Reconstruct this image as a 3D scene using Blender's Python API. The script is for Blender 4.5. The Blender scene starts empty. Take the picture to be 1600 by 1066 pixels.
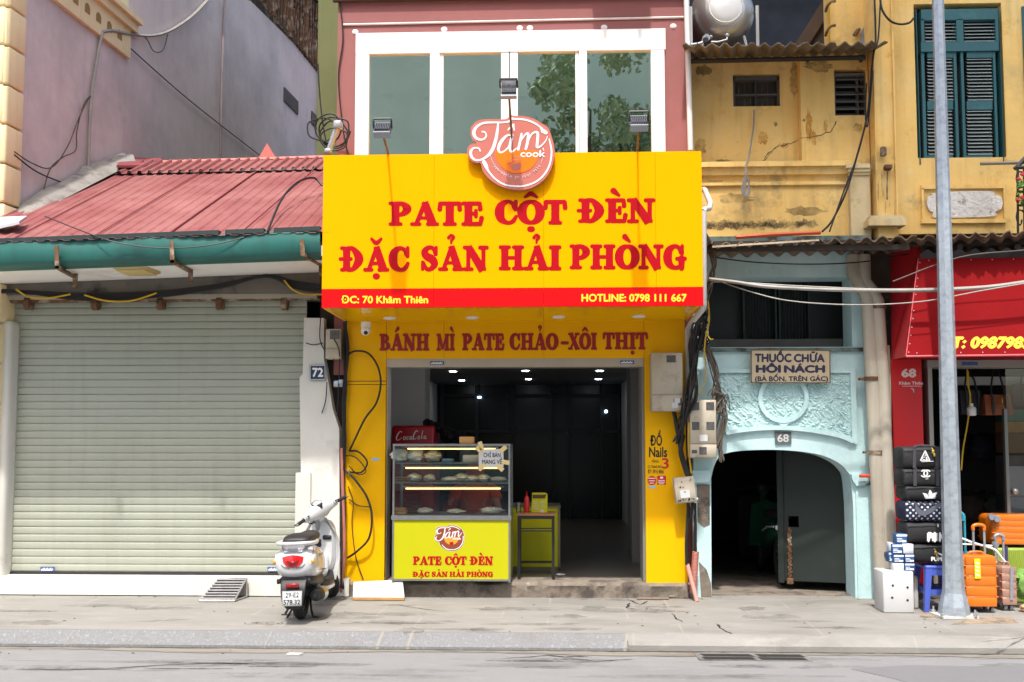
import bpy, bmesh, math, random
from mathutils import Vector, Matrix, Euler
random.seed(7)
R = math.radians
scene = bpy.context.scene
C = scene.collection

# ------------------------------------------------------------------ camera
FPX = 1556.0                                    # focal length in photo pixels (35 mm on 36 mm)
CAM = Vector((0.0, -10.4, 1.6))
YAW, PITCH, SHIFT = R(2.2), R(4.0), 48.0
cd = bpy.data.cameras.new("camera"); co = bpy.data.objects.new("camera", cd); C.objects.link(co)
cd.sensor_width = 36; cd.lens = 36 * FPX / 1600; cd.shift_y = SHIFT / 1600
cd.clip_start = 0.1; cd.clip_end = 500
co.location = CAM; co.rotation_euler = (R(90) + PITCH, 0, YAW)
scene.camera = co

# ------------------------------------------------------------------ sky, sun, exposure
SUN_DIR = Vector((0.055, 0.65, -1.22)).normalized()          # direction the light travels
w = bpy.data.worlds.new("World"); scene.world = w; w.use_nodes = True
nt = w.node_tree; bg = nt.nodes['Background']
sky = nt.nodes.new('ShaderNodeTexSky'); sky.sky_type = 'NISHITA'; sky.sun_disc = False
sky.sun_elevation = math.asin(-SUN_DIR.z); sky.sun_rotation = math.atan2(-SUN_DIR.x, -SUN_DIR.y)
sky.dust_density = 5.0; sky.air_density = 1.0; sky.ozone_density = 1.0
nt.links.new(sky.outputs[0], bg.inputs[0]); bg.inputs[1].default_value = 0.15
sd = bpy.data.lights.new("sun", 'SUN'); so = bpy.data.objects.new("sun", sd); C.objects.link(so)
sd.energy = 2.4; sd.angle = R(1.8); sd.color = (1.0, 0.97, 0.92)
so.rotation_euler = SUN_DIR.to_track_quat('-Z', 'Y').to_euler(); so.location = (0, -8, 20)
vs = scene.view_settings
vs.view_transform = 'Standard'; vs.look = 'None'; vs.gamma = 1; vs.exposure = 1.08
scene.cycles.max_bounces = 8; scene.cycles.use_denoising = True
scene.cycles.transparent_max_bounces = 12

# ------------------------------------------------------------------ pixel -> point helpers
_rot = Euler((R(90) + PITCH, 0, YAW)).to_matrix()
def ray(px, py):
    return _rot @ Vector(((px - 800) / FPX, (533 - py + SHIFT) / FPX, -1.0))
def P(px, py, Y=0.0):                           # the point of the plane y = Y seen at a photo pixel
    d = ray(px, py); t = (Y - CAM.y) / d.y
    return CAM + d * t
def PG(px, py, Z=0.0):                          # the same for a horizontal plane
    d = ray(px, py); t = (Z - CAM.z) / d.z
    return CAM + d * t
def X(px, Y=0.0, py=690): return P(px, py, Y).x
def Z(py, Y=0.0, px=800): return P(px, py, Y).z

# ------------------------------------------------------------------ materials
def S(r, g, b):
    return tuple((c / 255 / 12.92 if c <= 10 else ((c / 255 + .055) / 1.055) ** 2.4) for c in (r, g, b))
def mat(name, col, rough=.6, metal=0, var=.12, scale=3.0, bump=0, bscale=30, patch=None, pscale=2.0, plo=.55, phi=.65,
        streak=0, streakcol=(.05, .045, .04), spec=.5, emit=None, estr=0, stretch=(1, 1, 1), coat=0, pdetail=8, bkind='noise', pamt=1.0):
    m = bpy.data.materials.new(name); m.use_nodes = True
    n = m.node_tree; L = n.links.new; b = n.nodes['Principled BSDF']
    b.inputs['Roughness'].default_value = rough; b.inputs['Metallic'].default_value = metal
    b.inputs['Specular IOR Level'].default_value = spec
    if coat: b.inputs['Coat Weight'].default_value = coat; b.inputs['Coat Roughness'].default_value = .08
    geo = n.nodes.new('ShaderNodeNewGeometry')
    mp = n.nodes.new('ShaderNodeMapping'); mp.inputs['Scale'].default_value = stretch
    L(geo.outputs['Position'], mp.inputs[0])
    def noise(sc, det=6, src=None, r=.6):
        t = n.nodes.new('ShaderNodeTexNoise'); t.inputs['Scale'].default_value = sc
        t.inputs['Detail'].default_value = det; t.inputs['Roughness'].default_value = r
        L((src or mp).outputs[0], t.inputs['Vector']); return t
    out = None
    if var:
        t = noise(scale); rp = n.nodes.new('ShaderNodeValToRGB')
        rp.color_ramp.elements[0].position = .3; rp.color_ramp.elements[1].position = .7
        rp.color_ramp.elements[0].color = (*[min(1, c * (1 - var)) for c in col], 1)
        rp.color_ramp.elements[1].color = (*[min(1, c * (1 + var * .7)) for c in col], 1)
        L(t.outputs['Fac'], rp.inputs[0]); out = rp.outputs[0]
    def mix(fac, colr):
        nonlocal out
        mx = n.nodes.new('ShaderNodeMix'); mx.data_type = 'RGBA'
        L(fac, mx.inputs[0])
        if out: L(out, mx.inputs[6])
        else: mx.inputs[6].default_value = (*col, 1)
        mx.inputs[7].default_value = (*colr, 1); out = mx.outputs[2]
    for pc in (patch if isinstance(patch, list) else [patch] if patch else []):
        if len(pc) == 3 and not isinstance(pc[0], tuple): pc = (pc, pscale, plo, phi, pamt)
        t = noise(pc[1], pdetail, r=.68); mr = n.nodes.new('ShaderNodeMapRange')
        mr.inputs[1].default_value = pc[2]; mr.inputs[2].default_value = pc[3]; mr.inputs[4].default_value = pc[4] if len(pc) > 4 else 1
        if len(pc) > 5:
            ad = n.nodes.new('ShaderNodeVectorMath'); ad.operation = 'ADD'; ad.inputs[1].default_value = (pc[5], pc[5], 0)
            L(mp.outputs[0], ad.inputs[0]); L(ad.outputs[0], t.inputs['Vector'])
        L(t.outputs['Fac'], mr.inputs[0]); mix(mr.outputs[0], pc[0])
    if streak:
        m2 = n.nodes.new('ShaderNodeMapping'); m2.inputs['Scale'].default_value = (7, 7, .5)
        L(geo.outputs['Position'], m2.inputs[0]); t = noise(1.3, 6, m2)
        mr = n.nodes.new('ShaderNodeMapRange'); mr.inputs[1].default_value = .5; mr.inputs[2].default_value = .8; mr.inputs[4].default_value = streak
        L(t.outputs['Fac'], mr.inputs[0]); mix(mr.outputs[0], streakcol)
    if out: L(out, b.inputs['Base Color'])
    else: b.inputs['Base Color'].default_value = (*col, 1)
    if bump:
        if bkind == 'noise': t = noise(bscale, 5); src = t.outputs['Fac']
        elif bkind == 'wave':
            t = n.nodes.new('ShaderNodeTexNoise'); t.inputs['Scale'].default_value = bscale; t.inputs['Detail'].default_value = 2
            t.inputs['Distortion'].default_value = 1.2; L(mp.outputs[0], t.inputs['Vector']); src = t.outputs['Fac']
        bp = n.nodes.new('ShaderNodeBump'); bp.inputs['Strength'].default_value = bump; bp.inputs['Distance'].default_value = .02
        L(src, bp.inputs['Height']); L(bp.outputs[0], b.inputs['Normal'])
    if emit:
        b.inputs['Emission Color'].default_value = (*emit, 1); b.inputs['Emission Strength'].default_value = estr
    return m
def ragged(m, sc=14, lo=.42, hi=.62, top=1.0):
    """worn edges: a stain or flake that breaks up into the surface below it"""
    n = m.node_tree; L = n.links.new; t = n.nodes.new('ShaderNodeTexNoise'); t.inputs['Scale'].default_value = sc; t.inputs['Detail'].default_value = 7; t.inputs['Roughness'].default_value = .7
    L(n.nodes['Geometry'].outputs['Position'], t.inputs['Vector']); mr = n.nodes.new('ShaderNodeMapRange'); mr.inputs[1].default_value = lo; mr.inputs[2].default_value = hi; mr.inputs[4].default_value = top
    L(t.outputs['Fac'], mr.inputs[0]); L(mr.outputs[0], n.nodes['Principled BSDF'].inputs['Alpha']); return m
def glass(name, tint=(.9, .95, .93), refl=.12, rough=0.0, fres=1.0, gcol=(1, 1, 1)):
    m = bpy.data.materials.new(name); m.use_nodes = True; n = m.node_tree; L = n.links.new
    n.nodes.remove(n.nodes['Principled BSDF']); o = n.nodes['Material Output']
    tr = n.nodes.new('ShaderNodeBsdfTransparent'); tr.inputs[0].default_value = (*tint, 1)
    gl = n.nodes.new('ShaderNodeBsdfGlossy'); gl.inputs['Roughness'].default_value = rough; gl.inputs['Color'].default_value = (*gcol, 1)
    lw = n.nodes.new('ShaderNodeFresnel'); lw.inputs[0].default_value = 1.5
    ma = n.nodes.new('ShaderNodeMath'); ma.operation = 'MULTIPLY_ADD'; ma.inputs[1].default_value = fres; ma.inputs[2].default_value = refl; ma.use_clamp = True
    mx = n.nodes.new('ShaderNodeMixShader'); L(lw.outputs[0], ma.inputs[0]); L(ma.outputs[0], mx.inputs[0])
    L(tr.outputs[0], mx.inputs[1]); L(gl.outputs[0], mx.inputs[2]); L(mx.outputs[0], o.inputs[0]); return m

# ------------------------------------------------------------------ mesh builder
class G:
    def __init__(s): s.v = []; s.f = []; s.s = []
    def add(s, vs, fs, sm=False, mx=None):
        b = len(s.v)
        s.v += [(mx @ Vector(v)) if mx else Vector(v) for v in vs]
        for f in fs: s.f.append([b + i for i in f]); s.s.append(sm)
        return s
    def box(s, x0, x1, y0, y1, z0, z1, mx=None):
        x0, x1 = sorted((x0, x1)); y0, y1 = sorted((y0, y1)); z0, z1 = sorted((z0, z1))
        v = [(x0,y0,z0),(x1,y0,z0),(x1,y1,z0),(x0,y1,z0),(x0,y0,z1),(x1,y0,z1),(x1,y1,z1),(x0,y1,z1)]
        return s.add(v, [(3,2,1,0),(4,5,6,7),(0,1,5,4),(1,2,6,5),(2,3,7,6),(3,0,4,7)], False, mx)
    def rbox(s, c, size, r=.02, seg=2, mx=None, sm=True):
        bm = bmesh.new(); bmesh.ops.create_cube(bm, size=1)
        for v in bm.verts: v.co = Vector((v.co.x*size[0], v.co.y*size[1], v.co.z*size[2]))
        bmesh.ops.bevel(bm, geom=bm.edges[:], offset=min(r, min(size)*.49), segments=seg, profile=.5, affect='EDGES')
        bm.verts.index_update()
        M_ = Matrix.Translation(Vector(c)); M_ = (mx @ M_) if mx else M_
        s.add([v.co.copy() for v in bm.verts], [[v.index for v in f.verts] for f in bm.faces], sm, M_); bm.free(); return s
    def tube(s, pts, r, n=7, caps=True, sm=True, mx=None):
        pts = [Vector(p) for p in pts]; k = len(pts); rs = r if isinstance(r, (list, tuple)) else [r]*k
        vs = []; up = None
        for i, p in enumerate(pts):
            d = (pts[min(i+1, k-1)] - pts[max(i-1, 0)])
            if d.length < 1e-9: d = Vector((0, 0, 1))
            d.normalize()
            if up is None:
                up = Vector((0, 0, 1)) if abs(d.z) < .9 else Vector((1, 0, 0))
            a = d.cross(up)
            if a.length < 1e-6: a = d.cross(Vector((0, 1, 0)))
            a.normalize(); up = a.cross(d).normalized()
            for j in range(n):
                t = 2*math.pi*j/n; vs.append(p + (a*math.cos(t) + up*math.sin(t))*rs[i])
        fs = [(i*n+j, i*n+(j+1) % n, (i+1)*n+(j+1) % n, (i+1)*n+j) for i in range(k-1) for j in range(n)]
        if caps: fs += [tuple(range(n))[::-1], tuple((k-1)*n+j for j in range(n))]
        return s.add(vs, fs, sm, mx)
    def loft(s, rings, caps=True, sm=True, mx=None, closed=True):
        n = len(rings[0]); vs = [v for r in rings for v in r]; m = n if closed else n-1
        fs = [(i*n+j, i*n+(j+1) % n, (i+1)*n+(j+1) % n, (i+1)*n+j) for i in range(len(rings)-1) for j in range(m)]
        if caps: fs += [tuple(range(n))[::-1], tuple((len(rings)-1)*n+j for j in range(n))]
        return s.add(vs, fs, sm, mx)
    def lathe(s, prof, c=(0,0,0), ax='Z', n=24, mx=None, sm=True):
        rings = []
        for (r, h) in prof:
            ring = []
            for j in range(n):
                t = 2*math.pi*j/n; a, b = r*math.cos(t), r*math.sin(t)
                q = {'Z': (a, b, h), 'Y': (a, h, b), 'X': (h, a, b)}[ax]
                ring.append(Vector(q) + Vector(c))
            rings.append(ring)
        return s.loft(rings, True, sm, mx)
    def ball(s, c, r, n=12, mx=None):
        r = r if isinstance(r, (list, tuple)) else (r, r, r)
        rings = []
        for i in range(1, n):
            t = math.pi*i/n
            rings.append([Vector((c[0]+r[0]*math.sin(t)*math.cos(2*math.pi*j/n), c[1]+r[1]*math.sin(t)*math.sin(2*math.pi*j/n), c[2]+r[2]*math.cos(t))) for j in range(n)])
        return s.loft(rings, True, True, mx)
    def prism(s, poly, y0, y1, mx=None, sm=False):       # polygon in (x, z) given a thickness along y
        n = len(poly); vs = [(p[0], y0, p[1]) for p in poly] + [(p[0], y1, p[1]) for p in poly]
        fs = [tuple(range(n)), tuple(range(2*n-1, n-1, -1))] + [(i, n+i, n+(i+1) % n, (i+1) % n) for i in range(n)]
        return s.add(vs, fs, sm, mx)
    def quad(s, a, b, c, d): return s.add([a, b, c, d], [(0, 1, 2, 3)])
    def slab(s, pts, vec):                               # flat outline of 3D points pushed along vec
        n = len(pts); vec = Vector(vec); vs = [Vector(p) for p in pts] + [Vector(p)+vec for p in pts]
        return s.add(vs, [tuple(range(n)), tuple(range(2*n-1, n-1, -1))] + [(i, n+i, n+(i+1) % n, (i+1) % n) for i in range(n)])
    def rib(s, pts, fn, depth, steps=6, closed=False, eps=0.0, flat=False):
        """stroke of varying width: pts (u, v, width) smoothed, mapped by fn(u, v, d) to space, pushed depth along d"""
        q = spline(pts, steps, closed) if len(pts) > 2 else [Vector(p) for p in pts]
        k = len(q); Lf = []; Rt = []
        for i in range(k):
            a = q[(i-1) % k] if closed else q[max(i-1, 0)]; b = q[(i+1) % k] if closed else q[min(i+1, k-1)]
            t = Vector((b.x-a.x, b.y-a.y)); t = t.normalized() if t.length > 1e-9 else Vector((1, 0)); nn = Vector((-t.y, t.x))*q[i].z*.5
            Lf.append((q[i].x+nn.x, q[i].y+nn.y)); Rt.append((q[i].x-nn.x, q[i].y-nn.y))
        if closed:
            vs = [fn(*p, depth+eps) for p in Lf] + [fn(*p, depth+eps) for p in Rt] + [fn(*p, 0) for p in Lf] + [fn(*p, 0) for p in Rt]
            fs = []
            for i in range(k):
                j = (i+1) % k; fs += [(i, j, k+j, k+i), (i, 2*k+i, 2*k+j, j), (k+i, k+j, 3*k+j, 3*k+i)]
            s.add(vs, fs)
        else:
            def cap(i, sgn):
                p = q[i]; a = q[1] if i == 0 else q[-2]; t = Vector((p.x-a.x, p.y-a.y)); t = t.normalized() if t.length > 1e-9 else Vector((1, 0))
                nn = Vector((-t.y, t.x)); r = p.z*.5; o = []
                for j in range(1, 6):
                    th = math.pi*j/6; o.append((p.x + nn.x*r*math.cos(th)+t.x*r*math.sin(th), p.y + nn.y*r*math.cos(th)+t.y*r*math.sin(th)))
                return o
            vs = [fn(*p, depth+eps) for p in Lf] + [fn(*p, depth+eps) for p in Rt]
            fs = [(i, i+1, k+i+1, k+i) for i in range(k-1)]
            s.add(vs, fs)
            if flat:
                if depth > .001:
                    loop = Lf + Rt[::-1]; m = len(loop)
                    s.add([fn(*p, depth+eps) for p in loop] + [fn(*p, 0) for p in loop], [(i, m+i, m+(i+1) % m, (i+1) % m) for i in range(m)])
                return s
            ce = cap(k-1, 1); cs = cap(0, 1)
            s.add([fn(*p, depth+eps) for p in [Lf[-1]] + ce + [Rt[-1]]], [tuple(range(7))])
            s.add([fn(*p, depth+eps) for p in [Rt[0]] + cs + [Lf[0]]], [tuple(range(7))])
            if depth > .001:
                loop = Lf + ce + Rt[::-1] + cs; m = len(loop)
                s.add([fn(*p, depth+eps) for p in loop] + [fn(*p, 0) for p in loop], [(i, m+i, m+(i+1) % m, (i+1) % m) for i in range(m)])
        return s
    def text(s, body, fn, x0, x1, y0, y1, bold=0, shear=0, eps=0.0, fit=True):
        """writing as a thin sheet: text fitted to x0..x1 with cap height y0..y1, mapped by fn(u, v, d)"""
        vs, fs, wd, capz = glyphs(body, shear)
        k = 0
        for dx, dy in ([(0, 0)] if not bold else [(-bold, 0), (bold, 0), (0, bold), (0, -bold), (0, 0)]):
            out = []
            for (a, b) in vs:
                out.append(fn(x0 + (a+dx)/wd*(x1-x0), y0 + (b+dy)/capz*(y1-y0), eps + k*.0002))
            s.add(out, fs); k += 1
        return s
    def build(s, name, m, parent=None, smooth=None, bevel=0, label=None):
        me = bpy.data.meshes.new(name); o = bpy.data.objects.new(name, me); C.objects.link(o)
        og = ORG.get(parent.name, Vector()) if parent else Vector()
        me.from_pydata([tuple(v - og) for v in s.v], [], s.f); me.materials.append(m)
        me.polygons.foreach_set('use_smooth', [bool(a) if smooth is None else smooth for a in s.s])
        bm = bmesh.new(); bm.from_mesh(me); bmesh.ops.recalc_face_normals(bm, faces=bm.faces[:])
        bm.to_mesh(me); bm.free(); me.update()
        if any(s.s) and smooth is None:
            try: me.set_sharp_from_angle(angle=R(50))
            except Exception: pass
        if bevel:
            b = o.modifiers.new('bevel', 'BEVEL'); b.width = bevel; b.segments = 2; b.limit_method = 'ANGLE'
        if parent: o.parent = parent; ORG[o.name] = og
        if label: o['label'] = label
        return o
ORG = {}
def spline(pts, steps=6, closed=False):
    p = [Vector(tuple(a)) for a in pts]; n = len(p); out = []
    rng = n if closed else n-1
    for i in range(rng):
        g = (lambda j: p[j % n]) if closed else (lambda j: p[max(0, min(n-1, j))])
        a, b, c, d = g(i-1), g(i), g(i+1), g(i+2)
        for k in range(steps):
            t = k/steps
            out.append(.5*((2*b)+(c-a)*t+(2*a-5*b+4*c-d)*t*t+(3*b-a-3*c+d)*t**3))
    if not closed: out.append(p[-1])
    return out
_gc = {}
def glyphs(body, shear=0):
    key = (body, shear)
    if key in _gc: return _gc[key]
    def raw(t):
        cu = bpy.data.curves.new('t', 'FONT'); cu.body = t; cu.shear = shear; cu.resolution_u = 3
        o = bpy.data.objects.new('t', cu); C.objects.link(o); bpy.context.view_layer.update()
        me = bpy.data.meshes.new_from_object(o.evaluated_get(bpy.context.evaluated_depsgraph_get()))
        vs = [(v.co.x, v.co.y) for v in me.vertices]; fs = [tuple(p.vertices) for p in me.polygons]
        bpy.data.objects.remove(o); bpy.data.curves.remove(cu); bpy.data.meshes.remove(me); return vs, fs
    vs, fs = raw(body); h = max(v[1] for v in raw('H')[0]); x0 = min(v[0] for v in vs); x1 = max(v[0] for v in vs)
    vs = [(a - x0, b) for a, b in vs]
    _gc[key] = (vs, fs, x1 - x0, h); return _gc[key]

def thing(name, label, cat, loc=(0,0,0), rotz=0, group=None, local=False):
    o = bpy.data.objects.new(name, None); C.objects.link(o); o.empty_display_size = .2
    o.location = loc; o.rotation_euler = (0, 0, rotz); o['label'] = label; o['category'] = cat
    if group: o['group'] = group
    ORG[o.name] = Vector() if local else Vector(loc)
    return o
def tag(o, label, cat, group=None):
    o['label'] = label; o['category'] = cat
    if group: o['group'] = group
    return o
def struct(name, g, m, **k):
    o = g.build(name, m, **k); o['kind'] = 'structure'; return o
def stuff(name, g, m, label=None, cat=None):
    o = g.build(name, m); o['kind'] = 'stuff'
    if label: tag(o, label, cat)
    return o
def solo(name, g, m, label, cat, group=None, origin=None, **k):     # a thing that is one mesh
    if origin is not None:
        org = Vector(origin); g.v = [v - org for v in g.v]
    o = g.build(name, m, **k)
    if origin is not None: o.location = org
    return tag(o, label, cat, group)
def dup(root, loc, rotz=0, label=None):
    r = root.copy(); C.objects.link(r); r.location = loc; r.rotation_euler = (0, 0, rotz)
    if label: r['label'] = label
    for ch in list(root.children):
        c = ch.copy(); C.objects.link(c); c.parent = r
        for g in ch.children:
            d = g.copy(); C.objects.link(d); d.parent = c
    return r
def plane(Y):                                    # maps photo-pixel coordinates onto the facade-parallel plane y = Y, d metres proud of it
    def f(u, v, d=0):
        p = P(u, v, Y); return Vector((p.x, Y - d, p.z))
    return f
def bx(g, px0, px1, py0, py1, Y0, Y1, ref=None):  # box whose front face (nearest plane) fills a pixel rectangle
    yf = min(Y0, Y1); a = P(px0, py0, yf); b = P(px1, py1, yf)
    return g.box(a.x, b.x, Y0, Y1, b.z, a.z)
def wire(g, pts, r=.008, steps=6, n=5):          # cable through (px, py, Y) points
    return g.tube(spline([P(*p) for p in pts], steps), r, n)

# ------------------------------------------------------------------ slab-serif letters (strokes: u, v, width; cap height 1)
def _sf(x, y, h=.2, w=.13):
    y = .062 if y < .1 else .938 if y > .9 else y
    return [(x-h*.86, y, w*.96), (x-h*.4, y, w*.98), (x+h*.4, y, w*.98), (x+h*.86, y, w*.96)]
def _oval(cx, cy, rx, ry, wx, wy, n=16):
    return ('c', [(cx+rx*math.cos(2*math.pi*i/n), cy+ry*math.sin(2*math.pi*i/n), wy+(wx-wy)*abs(math.cos(2*math.pi*i/n))**1.3) for i in range(n)])
def glyph(ch):
    st = lambda x, w=.25: ('f', [(x, .002, w*1.3), (x, .12, w*1.12), (x, .26, w), (x, .74, w), (x, .88, w*1.12), (x, .998, w*1.3)])
    A = {
    'P': (.84, [st(.26), _sf(.26,.07,.22), _sf(.12,.93,.06), [(.26,.93,.13),(.52,.91,.17),(.69,.71,.28),(.53,.49,.17),(.26,.45,.12)]]),
    'A': (1.0, [('f', [(.52,.99,.14),(.18,.03,.14)]), ('f', [(.5,1.0,.22),(.8,.02,.29)]), [(.3,.32,.11),(.68,.32,.11)], _sf(.17,.07,.16), _sf(.79,.07,.2)]),
    'T': (.86, [st(.43,.26), _sf(.43,.07,.22), [(.08,.93,.14),(.78,.93,.14)], [(.08,.93,.14),(.06,.68,.15)], [(.78,.93,.14),(.8,.68,.15)]]),
    'E': (.82, [st(.26), _sf(.12,.07,.06), _sf(.12,.93,.06), [(.26,.93,.14),(.66,.93,.14)], [(.68,.94,.12),(.7,.7,.15)], [(.26,.51,.12),(.52,.51,.12)],
                [(.54,.63,.12),(.54,.39,.12)], [(.26,.07,.14),(.7,.07,.14)], [(.7,.06,.12),(.75,.32,.15)]]),
    'C': (.88, [[(.74,.7,.16),(.66,.87,.14),(.47,.94,.14),(.25,.79,.25),(.18,.5,.31),(.25,.21,.25),(.48,.06,.14),(.68,.12,.15),(.8,.32,.12)], [(.79,.95,.12),(.78,.62,.14)]]),
    'O': (.96, [_oval(.48,.5,.34,.43,.3,.14)]),
    'D': (1.0, [st(.28), _sf(.13,.07,.06), _sf(.13,.93,.06), [(.28,.93,.13),(.55,.9,.17),(.79,.5,.31),(.55,.1,.17),(.28,.07,.13)]]),
    'N': (1.02, [st(.2,.14), ('f', [(.2,.98,.24),(.8,.0,.28)]), st(.82,.14), _sf(.2,.07,.17), _sf(.16,.93,.13), _sf(.82,.93,.17)]),
    'H': (1.08, [st(.27), st(.82), [(.27,.5,.12),(.82,.5,.12)], _sf(.27,.07,.21), _sf(.27,.93,.21), _sf(.82,.07,.21), _sf(.82,.93,.21)]),
    'I': (.54, [st(.27,.26), _sf(.27,.07,.22), _sf(.27,.93,.22)]),
    'S': (.78, [[(.64,.68,.14),(.56,.88,.14),(.38,.94,.15),(.2,.79,.22),(.26,.6,.26),(.5,.46,.28),(.6,.26,.24),(.46,.08,.16),(.28,.07,.14),(.14,.32,.13)], [(.67,.94,.11),(.66,.66,.12)], [(.11,.06,.11),(.12,.34,.12)]]),
    'G': (.98, [[(.74,.7,.16),(.66,.87,.14),(.47,.94,.14),(.25,.79,.25),(.18,.5,.31),(.25,.21,.25),(.48,.06,.14),(.74,.12,.16)], [(.79,.95,.12),(.78,.64,.14)], [(.76,.06,.2),(.76,.42,.24)], _sf(.74,.43,.2,.13)]),
    'B': (.88, [st(.26), _sf(.13,.07,.06), _sf(.13,.93,.06), [(.26,.93,.13),(.5,.91,.15),(.63,.73,.24),(.48,.55,.13),(.26,.52,.12)], [(.26,.51,.12),(.53,.48,.14),(.71,.28,.27),(.53,.09,.15),(.26,.07,.13)]]),
    'M': (1.24, [st(.2,.14), ('f', [(.22,.98,.27),(.6,.08,.2)]), ('f', [(.6,.06,.13),(.98,.97,.13)]), st(1.0,.25), _sf(.2,.07,.16), _sf(.18,.93,.12), _sf(1.0,.07,.19), _sf(1.04,.93,.13)]),
    'X': (.94, [('f', [(.2,.98,.27),(.77,.02,.28)]), ('f', [(.75,.97,.13),(.18,.03,.13)]), _sf(.2,.93,.18), _sf(.75,.93,.16), _sf(.17,.07,.16), _sf(.77,.07,.18)]),
    '-': (.44, [[(.06,.42,.17),(.38,.42,.17)]]),
    }
    comp = {'Ộ':('O','^.'), 'Đ':('D','-'), 'È':('E','`'), 'Ặ':('A','u.'), 'Ả':('A','?'), 'Ò':('O','`'), 'Á':('A',"'"), 'Ì':('I','`'), 'Ô':('O','^'), 'Ị':('I','.')}
    base, acc = comp.get(ch, (ch, ''))
    wd, st_ = A[base]; st_ = list(st_); cx = wd*.5
    for a in acc:
        if a == '^': st_ += [[(cx-.22,1.13,.09),(cx-.03,1.27,.16)], [(cx+.03,1.27,.16),(cx+.22,1.13,.09)]]
        if a == 'u': st_ += [[(cx-.2,1.32,.09),(cx,1.15,.15),(cx+.2,1.32,.09)]]
        if a == '`': st_ += [[(cx-.1,1.33,.2),(cx+.1,1.14,.09)]]
        if a == "'": st_ += [[(cx+.1,1.33,.2),(cx-.1,1.14,.09)]]
        if a == '?': st_ += [[(cx-.1,1.34,.12),(cx,1.44,.09),(cx+.1,1.36,.11),(cx+.02,1.24,.1),(cx,1.12,.07)]]
        if a == '.': st_ += [[(cx-.03,-.2,.2),(cx+.03,-.2,.2)]]
        if a == '-': st_ += [[(.02,.5,.12),(.46,.5,.12)]]
    return wd, st_
def slabword(g, word, px0, px1, top0, bot0, Y, depth=.0025, top1=None, bot1=None, fn=None):
    """one word of slab letters filling px0..px1, cap line top and base line bot (pixels), standing on the plane y = Y"""
    tot = sum(glyph(c)[0] for c in word); k = (px1-px0)/tot; f = fn or plane(Y); x = 0; e = 0
    for c in word:
        wd, sts = glyph(c)
        for st in sts:
            closed = st[0] == 'c'; flat = st[0] == 'f'; pts = st[1] if closed or flat else st
            ky = (bot0-top0); pts = [(a, b, c*1.2) for a, b, c in pts]
            # widths live in cap-height units along v; squeeze u by k/ky afterwards
            def m(u, v, d, x=x): return f(px0 + (x+u)*k, bot0 - v*ky, d)
            g.rib(pts, m, depth, 5, closed, eps=e, flat=flat); e += .00012
        x += wd
    return g

# ================================================================== MATERIALS
M = {}
M['pave'] = mat('pavement_concrete', S(132,130,125), .9, var=.12, scale=2.2, bump=.25, bscale=60,
                patch=[(S(98,94,87), .9, .5, .72, .6), (S(150,147,140), 5, .54, .7, .6, 3.1), (S(80,76,70), 2.4, .66, .74, .5, 9.0)], stretch=(.6, 1.6, 1))
def add_joints(m, wd, ht, col, size=.012, fac=.6):
    n = m.node_tree; L = n.links.new; b = n.nodes['Principled BSDF']
    geo = n.nodes['Geometry']; sp = n.nodes.new('ShaderNodeMapping'); L(geo.outputs['Position'], sp.inputs[0]); sp.inputs['Rotation'].default_value = (0, 0, R(1.2))
    br = n.nodes.new('ShaderNodeTexBrick'); br.inputs['Scale'].default_value = 1; br.inputs['Brick Width'].default_value = wd; br.inputs['Row Height'].default_value = ht
    br.inputs['Mortar Size'].default_value = size; br.inputs['Mortar Smooth'].default_value = .3; br.offset = .37
    br.inputs['Color1'].default_value = (0,0,0,1); br.inputs['Color2'].default_value = (0,0,0,1); br.inputs['Mortar'].default_value = (1,1,1,1)
    L(sp.outputs[0], br.inputs['Vector'])
    nz = n.nodes.new('ShaderNodeTexNoise'); nz.inputs['Scale'].default_value = 2.3; L(geo.outputs['Position'], nz.inputs['Vector'])
    mr = n.nodes.new('ShaderNodeMapRange'); mr.inputs[1].default_value = .4; mr.inputs[2].default_value = .6; mr.inputs[4].default_value = fac; L(nz.outputs['Fac'], mr.inputs[0])
    mu = n.nodes.new('ShaderNodeMath'); mu.operation = 'MULTIPLY'; L(br.outputs['Color'], mu.inputs[0]); L(mr.outputs[0], mu.inputs[1])
    old = b.inputs['Base Color'].links[0].from_socket
    mx = n.nodes.new('ShaderNodeMix'); mx.data_type = 'RGBA'; L(mu.outputs[0], mx.inputs[0]); L(old, mx.inputs[6]); mx.inputs[7].default_value = (*col, 1)
    L(mx.outputs[2], b.inputs['Base Color'])
add_joints(M['pave'], 1.15, .62, S(158,153,143), .011, .42)
M['kerb'] = mat('granite_kerb', S(113,114,115), .8, var=.16, scale=60, bump=.2, bscale=90, patch=[(S(104,100,95), 3, .52, .7, .6), (S(156,157,158), 40, .55, .68, .6, 5)])
M['mortar'] = mat('kerb_mortar', S(134,130,122), .9, var=.1, scale=20)
M['road'] = mat('road_asphalt', S(122,122,122), .92, var=.08, scale=1.2, bump=.35, bscale=160,
                patch=[(S(106,106,107), .5, .5, .7, .7), (S(144,144,142), 9, .55, .75, .5, 2), (S(146,145,142), 130, .54, .68, .6, 6)], stretch=(.5, 1.4, 1))
M['gutter_dirt'] = mat('gutter_dust', S(124,119,109), .95, var=.2, scale=8, patch=[(S(84,74,64), 2.2, .52, .7, .8)], stretch=(.5, 2.5, 1))
M['dark'] = mat('dark_gap', (.012, .012, .012), .9, var=.2)
M['black'] = mat('black_plastic', S(22,22,23), .5, var=.2, scale=20)
M['cable'] = mat('black_cable', S(24,23,22), .55, var=.3, scale=8)
M['cable_grey'] = mat('grey_cable', S(150,146,138), .6, var=.2, scale=6)
M['cable_dusty'] = mat('dusty_cable', S(88,80,70), .7, var=.3, scale=10)
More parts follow.
